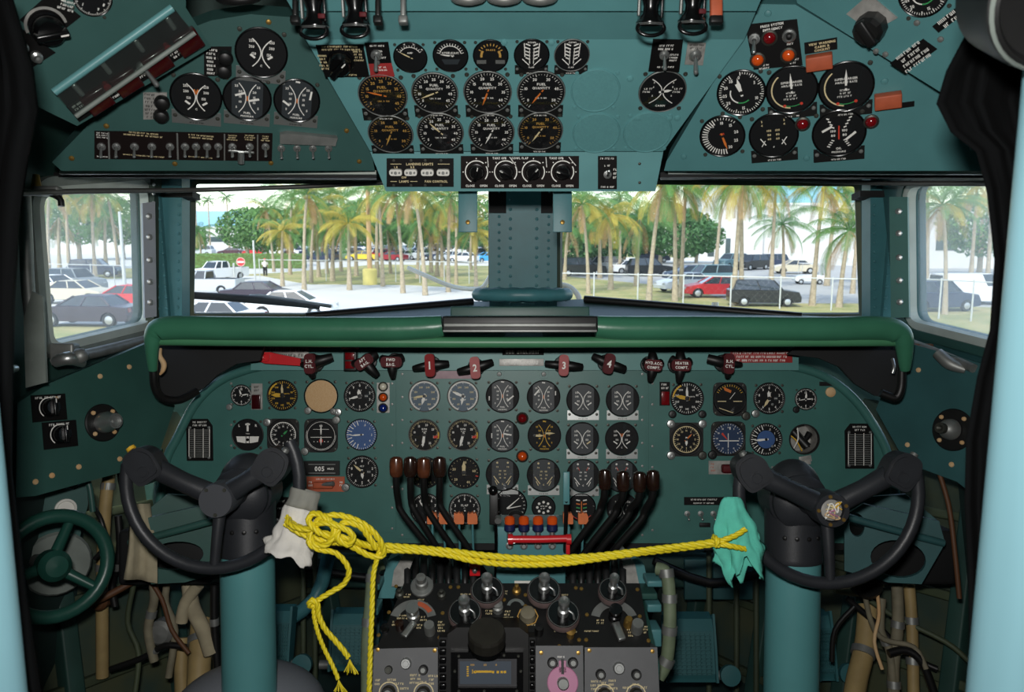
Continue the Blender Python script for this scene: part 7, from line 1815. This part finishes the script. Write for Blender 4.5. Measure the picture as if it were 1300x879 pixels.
# ---- cars
def car_mesh(kind, paint):
    """length along X, centred, wheels on z=0; returns body, glass"""
    S = {'sedan': (4.7, 1.8, [(-2.35, .55), (-2.3, .92), (-1.55, 1.0), (-.95, 1.40), (.35, 1.42), (1.15, .98), (2.1, .80), (2.33, .55)]),
         'suv': (4.7, 1.85, [(-2.35, .6), (-2.33, 1.05), (-2.2, 1.15), (-1.9, 1.72), (.5, 1.75), (1.15, 1.12), (2.15, .98), (2.33, .62)]),
         'van': (5.2, 1.95, [(-2.6, .6), (-2.6, 1.15), (-2.5, 1.3), (-2.4, 2.0), (1.2, 2.02), (1.95, 1.25), (2.5, 1.05), (2.6, .65)]),
         'pickup': (5.4, 1.9, [(-2.7, .65), (-2.7, 1.12), (-.5, 1.12), (-.42, 1.70), (.75, 1.72), (1.25, 1.15), (2.5, 1.02), (2.7, .65)]),
         'cart': (2.6, 1.2, [(-1.3, .4), (-1.25, .75), (-.6, .8), (-.5, .9), (.3, .9), (.6, .8), (1.2, .65), (1.3, .4)])}[kind]
    L, W, top = S
    body = MB(); gl = MB(); wb = L/2*.6; wr = .33 if kind != 'cart' else .22
    belt = {'sedan': .98, 'suv': 1.12, 'van': 1.25, 'pickup': 1.13, 'cart': .8}[kind]
    # lower body: prism of side outline clipped at belt, rounded
    def arch(cx): return [(cx+wr*1.18*cos(R(180-a)), wr+wr*1.1*sin(R(180-a))) for a in range(10, 171, 32)]
    low = [(-L/2+.05, .28)]+[(-wb-wr*1.2, .25)]+arch(-wb)+[(-wb+wr*1.2, .25), (wb-wr*1.2, .25)]+arch(wb)+[(wb+wr*1.2, .25), (L/2-.05, .3)]
    up = [(x, min(z, belt)) for x, z in top][::-1]
    poly = [(p[0], p[1]) for p in low]+up
    body.prism(poly, -W/2+.09, W/2-.09, paint, RX(90))
    n = 20
    inner = [(x, z) for x, z in poly]
    c = Vector((0, .7))
    sh = [(x*.985, .7+(z-.7)*.96) for x, z in poly]
    for s in (-1, 1):      # bevelled flanks
        vs = [(x, s*(W/2-.09), z) for x, z in poly]+[(x*.985, s*W/2, .7+(z-.7)*(.9 if z > .7 else .95)) for x, z in poly]; m_ = len(poly)
        body.add(vs, [(i, (i+1) % m_, m_+(i+1) % m_, m_+i) for i in range(m_)], paint, None, False)
        body.prism([(x*.985, .7+(z-.7)*(.9 if z > .7 else .95)) for x, z in poly], 0, .001, paint, T((0, s*W/2, 0)) @ RX(90))
    if kind != 'cart':
        cab = [p for p in top if p[1] > belt+.05]; i0 = top.index(cab[0]); i1 = top.index(cab[-1])
        bx0 = top[i0-1]; bx1 = top[i1+1]
        q = [(bx0[0]+.08, belt), (cab[0][0], cab[0][1]), (cab[-1][0], cab[-1][1]), (bx1[0]-.05, belt)]
        zt = cab[0][1]; w0, w1 = W/2-.08, W/2-.28
        V = [(q[0][0], w0, q[0][1]), (q[1][0], w1, q[1][1]), (q[2][0], w1, q[2][1]), (q[3][0], w0, q[3][1])]
        V2 = [(a, -b, c_) for a, b, c_ in V]
        body.add(V+V2, [(1, 2, 6, 5)], paint)                                    # roof
        body.add([(a, b, c_-.07) if i in (1, 2, 5, 6) else (a, b, c_) for i, (a, b, c_) in enumerate(V+V2)], [], paint)
        gl.add(V+V2, [(0, 1, 2, 3)[::-1], (4, 5, 6, 7), (0, 4, 5, 1)[::-1], (2, 6, 7, 3)[::-1]], 'car_glass')
        # roof slab and pillars
        body.add([(q[1][0]-.05, w1+.02, zt-.05), (q[2][0]+.08, w1+.02, zt-.05), (q[2][0]+.08, -w1-.02, zt-.05), (q[1][0]-.05, -w1-.02, zt-.05), (q[1][0]+.12, w1-.1, zt+.04), (q[2][0]-.12, w1-.1, zt+.04), (q[2][0]-.12, -w1+.1, zt+.04), (q[1][0]+.12, -w1+.1, zt+.04)], [(4, 5, 6, 7)[::-1], (0, 1, 5, 4)[::-1], (1, 2, 6, 5)[::-1], (2, 3, 7, 6)[::-1], (3, 0, 4, 7)[::-1]], paint, None, True)
        for s in (1, -1):
            for a, b in ((V[0], V[1]), (V[3], V[2]), (((V[0][0]*.45+V[3][0]*.55), w0, belt), ((V[1][0]*.45+V[2][0]*.55), w1, zt))):
                body.tube([(a[0], s*a[1], a[2]), (b[0], s*b[1], b[2])], .045, paint, 6)
            if kind in ('van',): body.add([(V[0][0], s*(w0+.01), belt), (V[3][0]-1.3, s*(w0+.01), belt), (V[2][0]-.9, s*(w1+.01), zt), (V[1][0], s*(w1+.01), zt)], [(0, 1, 2, 3)], paint)
        if kind == 'pickup': body.box((-1.6, 0, 1.125), (1.9, 1.5, .02), 'tyre')
    else:
        for x in (-1.0, .8):
            for s in (-1, 1): body.cyl((x, s*.5, .7), (x*.85, s*.5, 1.75), .025, None, 'galv', 6)
        body.box((-.1, 0, 1.78), (1.9, 1.2, .06), 'wall_white', None, .02)
    return body, gl, L, W, wb, wr
CARC = {}
def car(kind, colour, px, dist, yaw, label, group, z=0, sc=1):
    """px: column of the car centre; dist: distance from the eye in m"""
    key = (kind, colour)
    M = T(AT(px, dist, e+.04)) @ RZ(yaw) @ SC(sc)
    if key in CARC: return copy_thing(CARC[key], M, label, group)
    body, gl, L, W, wb, wr = car_mesh(kind, 'paint_'+colour)
    t = thing({'sedan': 'car', 'suv': 'car', 'van': 'van', 'pickup': 'pickup_truck', 'cart': 'golf_cart'}[kind], label, {'sedan': 'car', 'suv': 'car', 'van': 'van', 'pickup': 'pickup truck', 'cart': 'golf cart'}[kind], M, group)
    obj('body', body, t)
    if kind != 'cart': obj('windows', gl, t)
    for x in (-wb, wb):
        for s in (-1, 1):
            o = obj('wheel', mesh_cached('wheel_%s' % wr, lambda: MB().lathe([(wr*.6, .10), (wr*.92, .11), (wr, .06), (wr, -.08), (0, -.08)], 'tyre', RX(90), 20).lathe([(wr*.62, .09), (wr*.3, .12), (0, .12)], 'wheel', RX(90), 16)), t)
            o.matrix_local = T((x, s*(W/2-.1), wr)) @ RZ(180 if s > 0 else 0)
    for s in (-1, 1):
        obj('headlight', mesh_cached('headlight', lambda: MB().box((0, 0, 0), (.08, .32, .16), 'wheel', None, .03)), t, M=T((L/2-.08, s*(W/2-.3), .66)))
        obj('tail_light', mesh_cached('tail_light', lambda: MB().box((0, 0, 0), (.06, .25, .2), 'lens_red', None, .02)), t, M=T((-L/2+.04, s*(W/2-.24), .78)))
    CARC[key] = t; return t
def dz(py): return 4.8/((py-290)/F)
# right lot
g = 'cars parked beyond the fence seen through the right windshield'
car('suv', 'black', 966, dz(388), -6, 'large black car side-on behind the fence, nearest in the right windshield', g, sc=.92)
car('sedan', 'red', 906, dz(377), 178, 'red car just left of the large black car', g)
car('sedan', 'silver', 868, 60, 200, 'silver car left of the red car, partly behind palm trunk', g)
car('suv', 'teal-grey', 895, 66, 196, 'dark greenish car behind the red car', g)
car('sedan', 'navy', 872, 72, 190, 'navy car behind the silver car by the palm trunk', g)
car('suv', 'black', 822, dz(350), 2, 'black car with red tail light seen between two leaning palm trunks', g, sc=1.0)
car('sedan', 'white', 800, 84, 10, 'white car behind the black car between the palm trunks', g)
car('suv', 'navy', 826, 112, 0, 'dark blue car far back under the trees', g)
car('suv', 'black', 738, dz(350), 0, 'long black car at the left of the right windshield', g, sc=1.05)
car('suv', 'grey', 762, 86, 170, 'grey car half hidden behind the long black car', g)
car('sedan', 'beige', 1003, 84, 178, 'beige car in the back row of the right lot', g)
car('suv', 'navy', 972, 94, 205, 'navy car parked behind the beige car', g)
car('suv', 'black', 950, 92, 215, 'black car in the back row left of the beige car', g)
car('sedan', 'dark red', 938, 98, 215, 'dark red car in the back row beside the black one', g)
car('suv', 'teal-grey', 924, 96, 215, 'greenish dark car at the left end of the back row', g)
car('cart', 'white', 1022, 68, 175, 'white golf cart on the road near the palm at right', None)
# left windshield
g = 'vehicles near the left windshield'
car('pickup', 'white', 284, 74, -120, 'white pickup truck with front toward the stop sign', g)
car('pickup', 'silver', 264, 58, 178, 'silver pickup truck below the white one at left', g, sc=1.0)
car('sedan', 'purple-black', 334, 50, -4, 'dark car roof just above the wiper in the left windshield', g)
car('sedan', 'white', 374, 42.5, -2, 'white car hood right of the dark car, lowest in the left windshield', g)
car('sedan', 'white', 272, 36.5, 175, 'white car at the bottom left corner of the windshield under the wiper', g)
g = 'cars in the far parking lot across the grass'
q = random.Random(12)
far = [('silver', 'suv', 262), ('maroon', 'sedan', 300), ('red', 'sedan', 331), ('white', 'van', 352), ('white', 'sedan', 376), ('navy', 'suv', 413), ('grey', 'sedan', 437), ('yellow', 'sedan', 462), ('red', 'pickup', 488), ('dark red', 'sedan', 500), ('silver', 'sedan', 519), ('silver', 'suv', 540), ('navy', 'sedan', 556), ('silver', 'sedan', 573), ('white', 'sedan', 590), ('grey', 'suv', 604), ('bright blue', 'sedan', 620)]
names = ['behind the hedge at the left edge', 'behind the hedge next to the first', 'left of the white van', 'beyond the hedge', 'right of the white van', 'between two palm trunks', 'left of the yellow car', 'left of the light pole', 'right of the light pole', 'beside the red pickup', 'in the middle of the far lot', 'behind the palm row', 'just left of the hanging hose', 'right of the leaning palm', 'above the hose loop', 'near the centre post', 'closest to the centre post']
for (c_, k_, x), s in zip(far, names):
    car(k_, c_, x, dz(331)+q.uniform(-6, 6) if x > 395 else 140, 180+q.uniform(-30, 30), '%s %s %s' % (c_, {'sedan': 'car', 'suv': 'tall car', 'van': 'van', 'pickup': 'pickup truck'}[k_], s), g)
for row, dd in enumerate((140, 158, 178)):
    for i, x in enumerate(range(378+row*5, 628, 19)):
        c_ = q.choice(['white', 'silver', 'grey', 'white', 'silver', 'navy', 'beige', 'black'])
        car(q.choice(['sedan', 'suv', 'sedan']), c_, x+q.uniform(-3, 3), dd, 180+q.uniform(-40, 40), 'tiny %s car deep in the crowded far lot behind the palm trunks' % c_, 'small %s cars deep in the far lot' % c_)
# side windows
g = 'cars seen through the left side window'
car('sedan', 'purple-black', 118, 39, 176, 'dark purple-black sedan lowest in the left side window', g, sc=1.05)
car('sedan', 'red', 168, 47, 176, 'red car behind the dark sedan in the left side window', g)
car('sedan', 'beige', 104, 51, -8, 'beige sedan in the middle of the left side window', g)
car('sedan', 'white', 75, 57, -25, 'white sedan at the left edge of the left side window', g)
car('suv', 'grey', 102, 60, -20, 'grey-blue tall car behind the beige sedan', g)
car('suv', 'navy', 128, 78, 10, 'dark car farthest back in the left side window', g)
g = 'cars seen through the right side window'
car('van', 'white', 1225, 50, 5, 'white van behind the fence in the right side window', g, sc=.95)
car('suv', 'navy', 1182, 46, 10, 'dark blue car behind the fence in the right side window', g)

# ---- palms
def palm(h, lean, nf, seed, mats, L=2.6, dry=4):
    q = random.Random(seed); t = []
    top = Vector((lean[0], lean[1], h))
    tr = MB().tube([(0, 0, 0), (lean[0]*.15, lean[1]*.2, h*.33), (lean[0]*.5, lean[1]*.5, h*.7), tuple(top)], [.22, .13, .11, .10], 'bark', 10, sub=4)
    fr = []
    def frond(az, el, ln, m, droop):
        mb = MB(); pts = []
        d = Vector((cos(az), sin(az), 0)); p = top.copy(); a = el
        n = 13
        for i in range(n):
            pts.append(p.copy()); p += (d*cos(a)+Vector((0, 0, sin(a))))*ln/n; a -= droop/n
        sd = d.cross(Vector((0, 0, 1)))
        mb.tube(pts, [.03*(1-i/n)+.006 for i in range(n)], m, 4)
        for i in range(1, n):
            for k in range(3):
                f = (i-1+k/3)/(n-1)
                if f < .12: continue
                P0 = pts[i-1].lerp(pts[i], k/3); l = (.35+.65*math.sin(PI*min(1, f*.9+.12)))*ln*.26*q.uniform(.85, 1.1)
                dirn = (pts[i]-pts[i-1]).normalized()
                for s in (-1, 1):
                    dd = (sd*s*.7+dirn*.6+Vector((0, 0, -.25))).normalized(); d2 = (sd*s*.35+dirn*.35+Vector((0, 0, -.9-q.random()*.4))).normalized()
                    w_ = dirn*.015; mid = P0+dd*l*.5; tip = mid+d2*l*.55
                    mb.add([P0-w_, P0+w_, mid+w_*1.2, mid-w_*1.2, tip], [(0, 1, 2, 3), (3, 2, 4)], m)
        return mb
    for i in range(nf):
        az = 2*PI*i/nf*2.618+q.uniform(-.2, .2); f = i/nf
        el = R(72-95*f+q.uniform(-8, 8)); ln = L*q.uniform(.85, 1.1); fr.append(frond(az, el, ln, q.choice(mats), R(75+25*q.random())))
    for i in range(dry): fr.append(frond(q.uniform(0, 6.28), R(-45), L*.8, 'frond_dry', R(45)))
    return tr, fr, top
PALM = {}
def palm_tree(var, px, dist, rot, label, group, sc=1):
    spec = {'tall_green': (7.4, (.5, .2), 20, 1, ['frond_green', 'frond_green', 'frond_dark', 'frond_yellow'], 3.5, 3),
            'tall_yellow': (7.2, (-.7, .1), 22, 2, ['frond_green', 'frond_yellow', 'frond_green', 'frond_green'], 3.5, 4),
            'short_yellow': (4.6, (.2, .0), 20, 3, ['frond_yellow', 'frond_green', 'frond_yellow', 'frond_green'], 3.0, 2),
            'short_green': (4.3, (.3, -.1), 20, 4, ['frond_green', 'frond_dark', 'frond_green'], 3.4, 3),
            'thin': (9.0, (.1, .0), 12, 5, ['frond_dark', 'frond_green'], 1.9, 0)}[var]
    M = T(AT(px, dist, e)) @ RZ(rot) @ SC(sc)
    if var not in PALM:
        tr, fr, top = palm(*spec)
        t = thing('palm_tree', label, 'palm tree', M, group)
        obj('trunk', tr, t)
        for f in fr: obj('frond', f, t)
        if var.startswith('tall'):
            o = obj('coconut_cluster', MB().sphere((top.x+.15, top.y, top.z-.2), .14, 'frond_yellow', 8).sphere((top.x-.15, top.y-.1, top.z-.25), .14, 'frond_dry', 8), t)
        PALM[var] = t; return t
    return copy_thing(PALM[var], M, label, group)
g = 'coconut palms along the road beyond the nose'
L_ = [('short_yellow', 362, 66, 0, 'short palm with yellow lower fronds left of the palm row', 1.0), ('tall_green', 389, 62, 20, 'tall green palm above the short yellow one', 1.0),
 ('tall_yellow', 398, 70, 200, 'palm with brownish fronds behind the tall green one', .95), ('short_yellow', 446, 62, 90, 'yellow-green palm just left of the tan light pole', 1.12),
 ('short_green', 425, 72, 40, 'green palm between two yellow ones in the left windshield', 1.3), ('tall_green', 488, 66, 100, 'tall palm just right of the tan light pole', 1.05),
 ('tall_green', 513, 59, 200, 'palm with grey trunk meeting the white hose', 1.0), ('tall_yellow', 541, 57, 10, 'tall leaning palm in the middle of the left windshield', 1.04), ('short_green', 532, 76, 60, 'low spreading green palm behind the tall trunks', 1.25),
 ('tall_yellow', 570, 60, 120, 'palm left of the hanging teal tab', .98), ('tall_green', 580, 68, 60, 'palm right behind the hanging teal tab', .92), ('short_yellow', 605, 62, 200, 'yellow palm nearest the centre post on its left', 1.0), ('short_green', 556, 80, 10, 'green palm with orange dry fronds low behind the row', 1.2),
 ('tall_green', 418, 84, 10, 'palm in the second row behind the short yellow palms', 1.1), ('tall_yellow', 352, 88, 60, 'pale palm in the second row at left', .95),
 ('thin', 258, 150, 0, 'leftmost thin palm far away above the blue building', 1.12), ('thin', 274, 148, 80, 'middle thin palm far away above the blue building', 1.1), ('thin', 298, 146, 160, 'right thin palm far away above the blue building', 1.15), ('short_green', 262, 110, 160, 'small dark palm in front of the white building', 1.0),
 ('tall_yellow', 746, 58, 30, 'yellow palm at the left of the right windshield', .9), ('short_yellow', 774, 62, 160, 'shorter yellow palm between two trunks in the right windshield', 1.25),
 ('tall_yellow', 822, 51, 170, 'palm with curved leaning trunk in the right windshield', 1.06), ('short_green', 806, 66, 80, 'green palm behind the curved trunk', 1.3), ('tall_yellow', 855, 52, 60, 'tall yellow palm left of the pair near the white wall', 1.06),
 ('tall_green', 862, 55, 250, 'tall palm with brown drooping fronds near the white wall', 1.04), ('tall_yellow', 929, 49, 100, 'left trunk of the close pair of palms before the black car', 1.08), ('tall_yellow', 938, 49.5, 290, 'right trunk of the close pair of palms before the black car', 1.1),
 ('short_green', 1062, 48, 0, 'low green palm at the right side of the right windshield', 1.08), ('tall_yellow', 1028, 49, 230, 'tall palm with yellow hanging fronds before the golf cart', 1.03), ('tall_green', 1078, 58, 20, 'tall palm whose crown fills the upper right of the windshield', 1.0),
 ('tall_yellow', 975, 64, 80, 'yellow palm behind, its fronds hanging before the white wall', 1.15)]
for v, px, dd, rt, lb, s in L_: palm_tree(v, px, dd, rt, lb, g, s)
q = random.Random(31)
for i, (px, dd) in enumerate(((372, 82), (408, 78), (436, 88), (455, 80), (481, 78), (498, 84), (549, 86), (563, 78), (598, 92), (716, 74), (732, 82), (760, 76), (785, 84), (990, 76), (1045, 66), (1090, 70), (905, 84))):
    palm_tree(['tall_green', 'short_green', 'tall_green', 'short_yellow'][i % 4], px, dd, q.uniform(0, 360), 'palm in the crowded rear rows behind the roadside palms', 'rear palms behind the roadside row', q.uniform(1.05, 1.3))
g = 'palms seen through the side windows'
for v, px, dd, rt, lb, s in (('tall_green', 70, 70, 0, 'leftmost tall palm in the left side window', 1.1), ('tall_green', 96, 78, 70, 'second palm in the left side window', 1.2), ('tall_yellow', 128, 74, 140, 'middle palm in the left side window', 1.1), ('tall_green', 158, 80, 200, 'right palm in the left side window', 1.15), ('short_green', 84, 90, 20, 'low palm behind the others in the left side window', 1.4), ('short_green', 142, 95, 80, 'low green palm at the back right of the left side window', 1.5),
    ('tall_yellow', 1196, 44, 0, 'yellow palm in the middle of the right side window', .84), ('tall_green', 1170, 62, 100, 'green palm at the left of the right side window', 1.1), ('tall_green', 1246, 52, 200, 'green palm at the right of the right side window', 1.05), ('tall_yellow', 1225, 70, 60, 'palm behind in the right side window', 1.2)):
    palm_tree(v, px, dd, rt, lb, g, s)

# ---- broadleaf trees and hedge
def leafy(rx, rz, n, seed, m1, m2, h0, trunk=True):
    q = random.Random(seed); mb = MB()
    for i in range(n):
        a = q.uniform(0, 2*PI); u = q.uniform(-1, 1); r = q.uniform(.45, 1)**.5
        c = Vector((rx*r*cos(a)*math.sqrt(1-u*u), rx*r*sin(a)*math.sqrt(1-u*u), h0+rz*u*r))
        s = q.uniform(.12, .26); d1 = Vector((q.uniform(-1, 1), q.uniform(-1, 1), q.uniform(-1, 1))).normalized(); d2 = d1.cross(Vector((q.uniform(-1, 1), q.uniform(-1, 1), q.uniform(-1, 1)))).normalized()
        mb.add([c-d1*s, c+d2*s*.6, c+d1*s, c-d2*s*.6], [(0, 1, 2, 3)], q.choice([m1, m1, m2]))
    return mb
TREE = {}
def tree(px, dist, rx, rz, h0, label, key, sc=1, rot=0, group='broad-leaved trees behind the palms'):
    M = T(AT(px, dist, e)) @ RZ(rot) @ SC(sc)
    if key in TREE: return copy_thing(TREE[key], M, label, group)
    t = thing('leafy_tree', label, 'tree', M, group)
    obj('foliage', leafy(rx, rz, 3200, len(key)+3, 'leaf' if 'l' in key else 'leaf_dark', 'leaf_dark', h0), t)
    obj('trunk', MB().tube([(0, 0, 0), (.1, 0, h0*.6), (.3, .1, h0+rz*.4)], [.25, .18, .08], 'bark', 8, sub=3).tube([(0, 0, h0*.25), (-.6, 0, h0*.7), (-1.1, 0, h0+rz*.3)], [.14, .1, .05], 'bark', 8, sub=3), t)
    TREE[key] = t; return t
tree(720, 84, 3.6, 2.3, 3.4, 'rounded dark green tree at the left of the right windshield', 'dark')
tree(760, 88, 3.6, 2.3, 3.4, 'spreading green tree behind the yellow palms', 'dark', 1.1, 60)
tree(790, 96, 3.6, 2.3, 3.4, 'green tree above the white car', 'dark', 1.2, 130)
tree(858, 92, 3.6, 2.3, 3.4, 'dark tree behind the curved palm', 'dark', 1.25, 200)
tree(880, 110, 3.6, 2.3, 3.4, 'tree in front of the left end of the white building', 'dark', 1.1, 20)
tree(320, 112, 3.6, 2.6, 4.2, 'light green tree in front of the blue-roofed building', 'light', 1.15)
tree(345, 100, 3.6, 2.6, 4.2, 'green tree just left of the palm row', 'light', 1.1, 90)
tree(248, 118, 3.6, 2.6, 4.2, 'tree at the left edge of the left windshield', 'light', .8, 10)
tree(595, 120, 3.6, 2.6, 4.2, 'tree behind the palms near the centre post', 'light', 1.0, 200)
tree(440, 125, 3.6, 2.6, 4.2, 'tree behind the light pole', 'light', 1.1, 150)
tree(500, 130, 3.6, 2.6, 4.2, 'tree behind the middle of the palm row', 'light', 1.2, 30)
for i, (px, dd) in enumerate(((375, 118), (405, 122), (470, 120), (535, 126), (565, 120), (615, 124), (735, 104), (835, 108))):
    tree(px, dd, 3.6, 2.6, 4.2, 'leafy tree filling the gaps behind the palm rows', 'light', 1.15+.1*(i % 3), i*47, 'filler trees behind the palms')
tree(110, 120, 3.6, 2.6, 4.2, 'tree behind the palms in the left side window', 'light', 1.5, 70)
tree(1235, 80, 3.6, 2.6, 4.2, 'tree behind the van in the right side window', 'light', 1.2, 70)
tree(165, 125, 3.6, 2.6, 4.2, 'tree at the back right of the left side window', 'light', 1.4, 170)
def hedge(px0, px1, dist, h, label):
    a = AT(px0, dist, e); b = AT(px1, dist, e); L = b.x-a.x; q = random.Random(2); mb = MB().box((0, 0, h*.45), (L, 1.0, h*.88), 'hedge_green')
    for i in range(2600):
        c = Vector((q.uniform(-L/2, L/2), q.choice([-.52, -.5, q.uniform(-.5, .5)]), q.uniform(.05, h))); 
        if c.y > -.4: c.z = h*.92+q.uniform(0, .15)
        s = .14; mb.add([c+Vector((-s, 0, 0)), c+Vector((0, 0, -s*.6)), c+Vector((s, -.02, 0)), c+Vector((0, .02, s*.6))], [(0, 1, 2, 3)], q.choice(['hedge_green', 'leaf', 'hedge_green']))
    solo('hedge', mb, label, 'hedge', T(((a.x+b.x)/2, a.y, e)))
hedge(246, 392, 96, 1.75, 'long clipped green hedge in front of the far parking lot')
q = random.Random(4)
# ---- buildings
def building(px0, px1, dist, h, label, roof=None, rh=0, dep=14, wins=(), doors=()):
    a = AT(px0, dist, e); b = AT(px1, dist, e); L = b.x-a.x
    t = thing('building', label, 'building', T(((a.x+b.x)/2, a.y, e)))
    obj('wall', MB().box((0, dep/2, h/2), (L, dep, h), 'wall_white'), t)
    obj('parapet', MB().box((0, dep/2, h+.15), (L+.4, dep+.4, .3), 'wall_white'), t)
    if roof: obj('roof_band', MB().box((0, dep/2+2, h+rh/2+.3), (L*1.0, dep, rh), roof, None, .2), t)
    for (x0, x1, z0, z1, m) in wins:
        wx0 = AT(x0, dist, e).x-(a.x+b.x)/2; wx1 = AT(x1, dist, e).x-(a.x+b.x)/2
        obj('window', MB().box(((wx0+wx1)/2, -.03, (z0+z1)/2), (wx1-wx0, .12, z1-z0), m, None, .03), t)
    return t
building(262, 330, 190, 4.9, 'low white building with dark window strip at the far left', None, 0, wins=((272, 292, 1.6, 2.8, 'win_dark'), (300, 322, 1.6, 2.8, 'win_dark')))
building(236, 350, 215, 4.8, 'wide building with light blue upper storey far left', 'wall_blue', 4.4)
building(960, 1130, 130, 8.6, 'large white warehouse building behind the palms on the right', 'wall_blue', 3.4)
building(885, 962, 128, 16, 'tall white block with dark doorway beside the leaning palms', None, 0, wins=((894, 902, .3, 4.2, 'win_dark'), (916, 922, .3, 3.2, 'win_dark')))
building(1140, 1330, 95, 7, 'white building behind the fence in the right side window', None, 0, wins=((1178, 1205, 2.2, 5.2, 'win_dark'), (1222, 1240, 2.2, 5.2, 'win_dark')))
building(40, 190, 150, 7, 'pale low building behind the palms in the left side window', None, 0)
building(236, 640, 245, 7.5, 'long low white building behind the far parking lot', None, 0)
# ---- light pole, sign, fences, person
p = AT(472, 68, e); t = thing('light_pole', 'tall tan light pole on a yellow concrete base', 'light pole', T(p))
obj('base', MB().lathe([(.62, 0), (.62, 1.25), (.5, 1.4), (0, 1.4)], 'pole_yellow', None, 20), t); obj('pole', MB().cyl((0, 0, 1.4), (0, 0, 13), .22, .15, 'pole_tan', 12), t)
p = AT(311, 75, e); t = thing('road_sign', 'round red no-entry sign with white bar on a post', 'sign', T(p))
obj('post', MB().cyl((0, .05, 0), (0, .05, 1.65), .05, None, 'galv', 8), t)
obj('sign_disc', MB().lathe([(.42, -.02), (.42, .02), (0, .02)], 'sign_red', T((0, 0, 1.65)) @ RX(90), 28).box((0, -.025, 1.65), (.62, .012, .16), 'paper').arc(.40, .03, 0, 359, .022, 'paper', T((0, 0, 1.65)) @ RX(90), 30), t)
for px, lb in ((296, 'leftmost white post beside the red sign'), (302, 'white post just left of the red sign'), (328, 'tall white post right of the red sign')):
    solo('bollard', MB().cyl((0, 0, 0), (0, 0, 1.5 if px < 310 else 3.6), .09, None, 'galv', 10).sphere((0, 0, 1.5 if px < 310 else 3.6), .1, 'galv', 10), lb, 'post', T(AT(px, 74, e)))
def fence(x0, d0, x1, d1, h, n, label, mesh=True):
    a = AT(x0, d0, e); b = AT(x1, d1, e); t = thing('chain_link_fence', label, 'fence', T(a)); v = b-a
    for i in range(n+1): obj('post', MB().cyl(v*(i/n), v*(i/n)+Vector((0, 0, h+.1)), .045, None, 'galv', 8), t)
    obj('top_rail', MB().cyl(Vector((0, 0, h)), v+Vector((0, 0, h)), .035, None, 'galv', 8), t)
    mb = MB(); L = v.length; u = v.normalized(); s = .42; k = int(L/s)
    for i in range(k):
        for dr_ in (-1, 1):
            p0 = u*(i*s); j = i+dr_*h/s*.9; p1 = u*max(0, min(L, j*s)); f = 1 if 0 <= j*s <= L else abs(p1.dot(u)-i*s)/(h*.9)
            mb.bar(p0.dot(u), 0, p1.dot(u), h*f, .0018, 0, 'galv')
    o = obj('mesh_wire', mb, t); ang = math.degrees(math.atan2(v.y, v.x)); o.matrix_local = RZ(ang) @ RX(90)
fence(334, 74, 628, 68, 1.9, 10, 'chain-link fence along the grass in the left windshield')
fence(700, 52, 1120, 45, 1.9, 7, 'chain-link fence along the grass in the right windshield')
fence(1150, 43, 1320, 38, 2.1, 4, 'chain-link fence in the right side window')
fence(40, 66, 244, 60, 1.9, 7, 'chain-link fence in the left side window')
solo('utility_pole', MB().cyl((0, 0, 0), (0, 0, 6), .14, .1, 'galv', 10), 'pale post at the right of the left side window', 'pole', T(AT(164, 58, e)))
p = AT(341, 80, e); t = thing('person', 'person in white shirt, dark trousers and red cap standing by the road', 'person', T(p) @ RZ(20))
me = bpy.data.meshes.new('body'); VV = [(0, 0, .98), (0, 0, 1.2), (0, 0, 1.42), (0, 0, 1.52), (0, 0, 1.68), (-.1, 0, .9), (-.11, .02, .5), (-.11, 0, .06), (-.11, -.14, .03), (.1, 0, .9), (.12, -.04, .5), (.12, .02, .06), (.12, -.12, .03), (-.2, 0, 1.42), (-.25, .02, 1.15), (-.24, -.08, .92), (.2, 0, 1.42), (.25, .02, 1.15), (.25, -.06, .9)]
EE = [(0, 1), (1, 2), (2, 3), (3, 4), (0, 5), (5, 6), (6, 7), (7, 8), (0, 9), (9, 10), (10, 11), (11, 12), (2, 13), (13, 14), (14, 15), (2, 16), (16, 17), (17, 18)]
RR_ = [.15, .14, .15, .06, .11, .1, .075, .05, .04, .1, .075, .05, .04, .065, .05, .04, .065, .05, .04]
me.from_pydata(VV, EE, []); me.materials.append(MATS['skin']); o = bpy.data.objects.new('body', me); C.objects.link(o); o.parent = t
sk = o.modifiers.new('skin', 'SKIN'); sv = me.skin_vertices[0].data if me.skin_vertices else None
if sv is None:
    me.attributes  # noqa
    lay = me.skin_vertices
if len(me.skin_vertices):
    for i, r in enumerate(RR_): me.skin_vertices[0].data[i].radius = (r, r*.8)
    me.skin_vertices[0].data[0].use_root = True
o.modifiers.new('sub', 'SUBSURF').render_levels = 1
obj('shirt', MB().lathe([(.16, .92), (.19, 1.0), (.18, 1.2), (.21, 1.38), (.12, 1.5), (.07, 1.53)], 'paper', SC(1, .75, 1), 16).tube([(-.19, 0, 1.42), (-.26, .02, 1.18)], [.085, .075], 'paper', 10).tube([(.19, 0, 1.42), (.26, .02, 1.18)], [.085, .075], 'paper', 10), t)
obj('trousers', MB().tube([(-.09, 0, .98), (-.11, .02, .5), (-.11, 0, .08)], [.13, .1, .08], 'black', 10).tube([(.09, 0, .98), (.12, -.03, .5), (.12, .02, .08)], [.13, .1, .08], 'black', 10), t)
obj('cap', MB().lathe([(.115, 1.68), (.11, 1.74), (.06, 1.8), (0, 1.81)], 'sign_red', None, 14).box((0, -.13, 1.69), (.14, .12, .02), 'sign_red', None, .005), t)
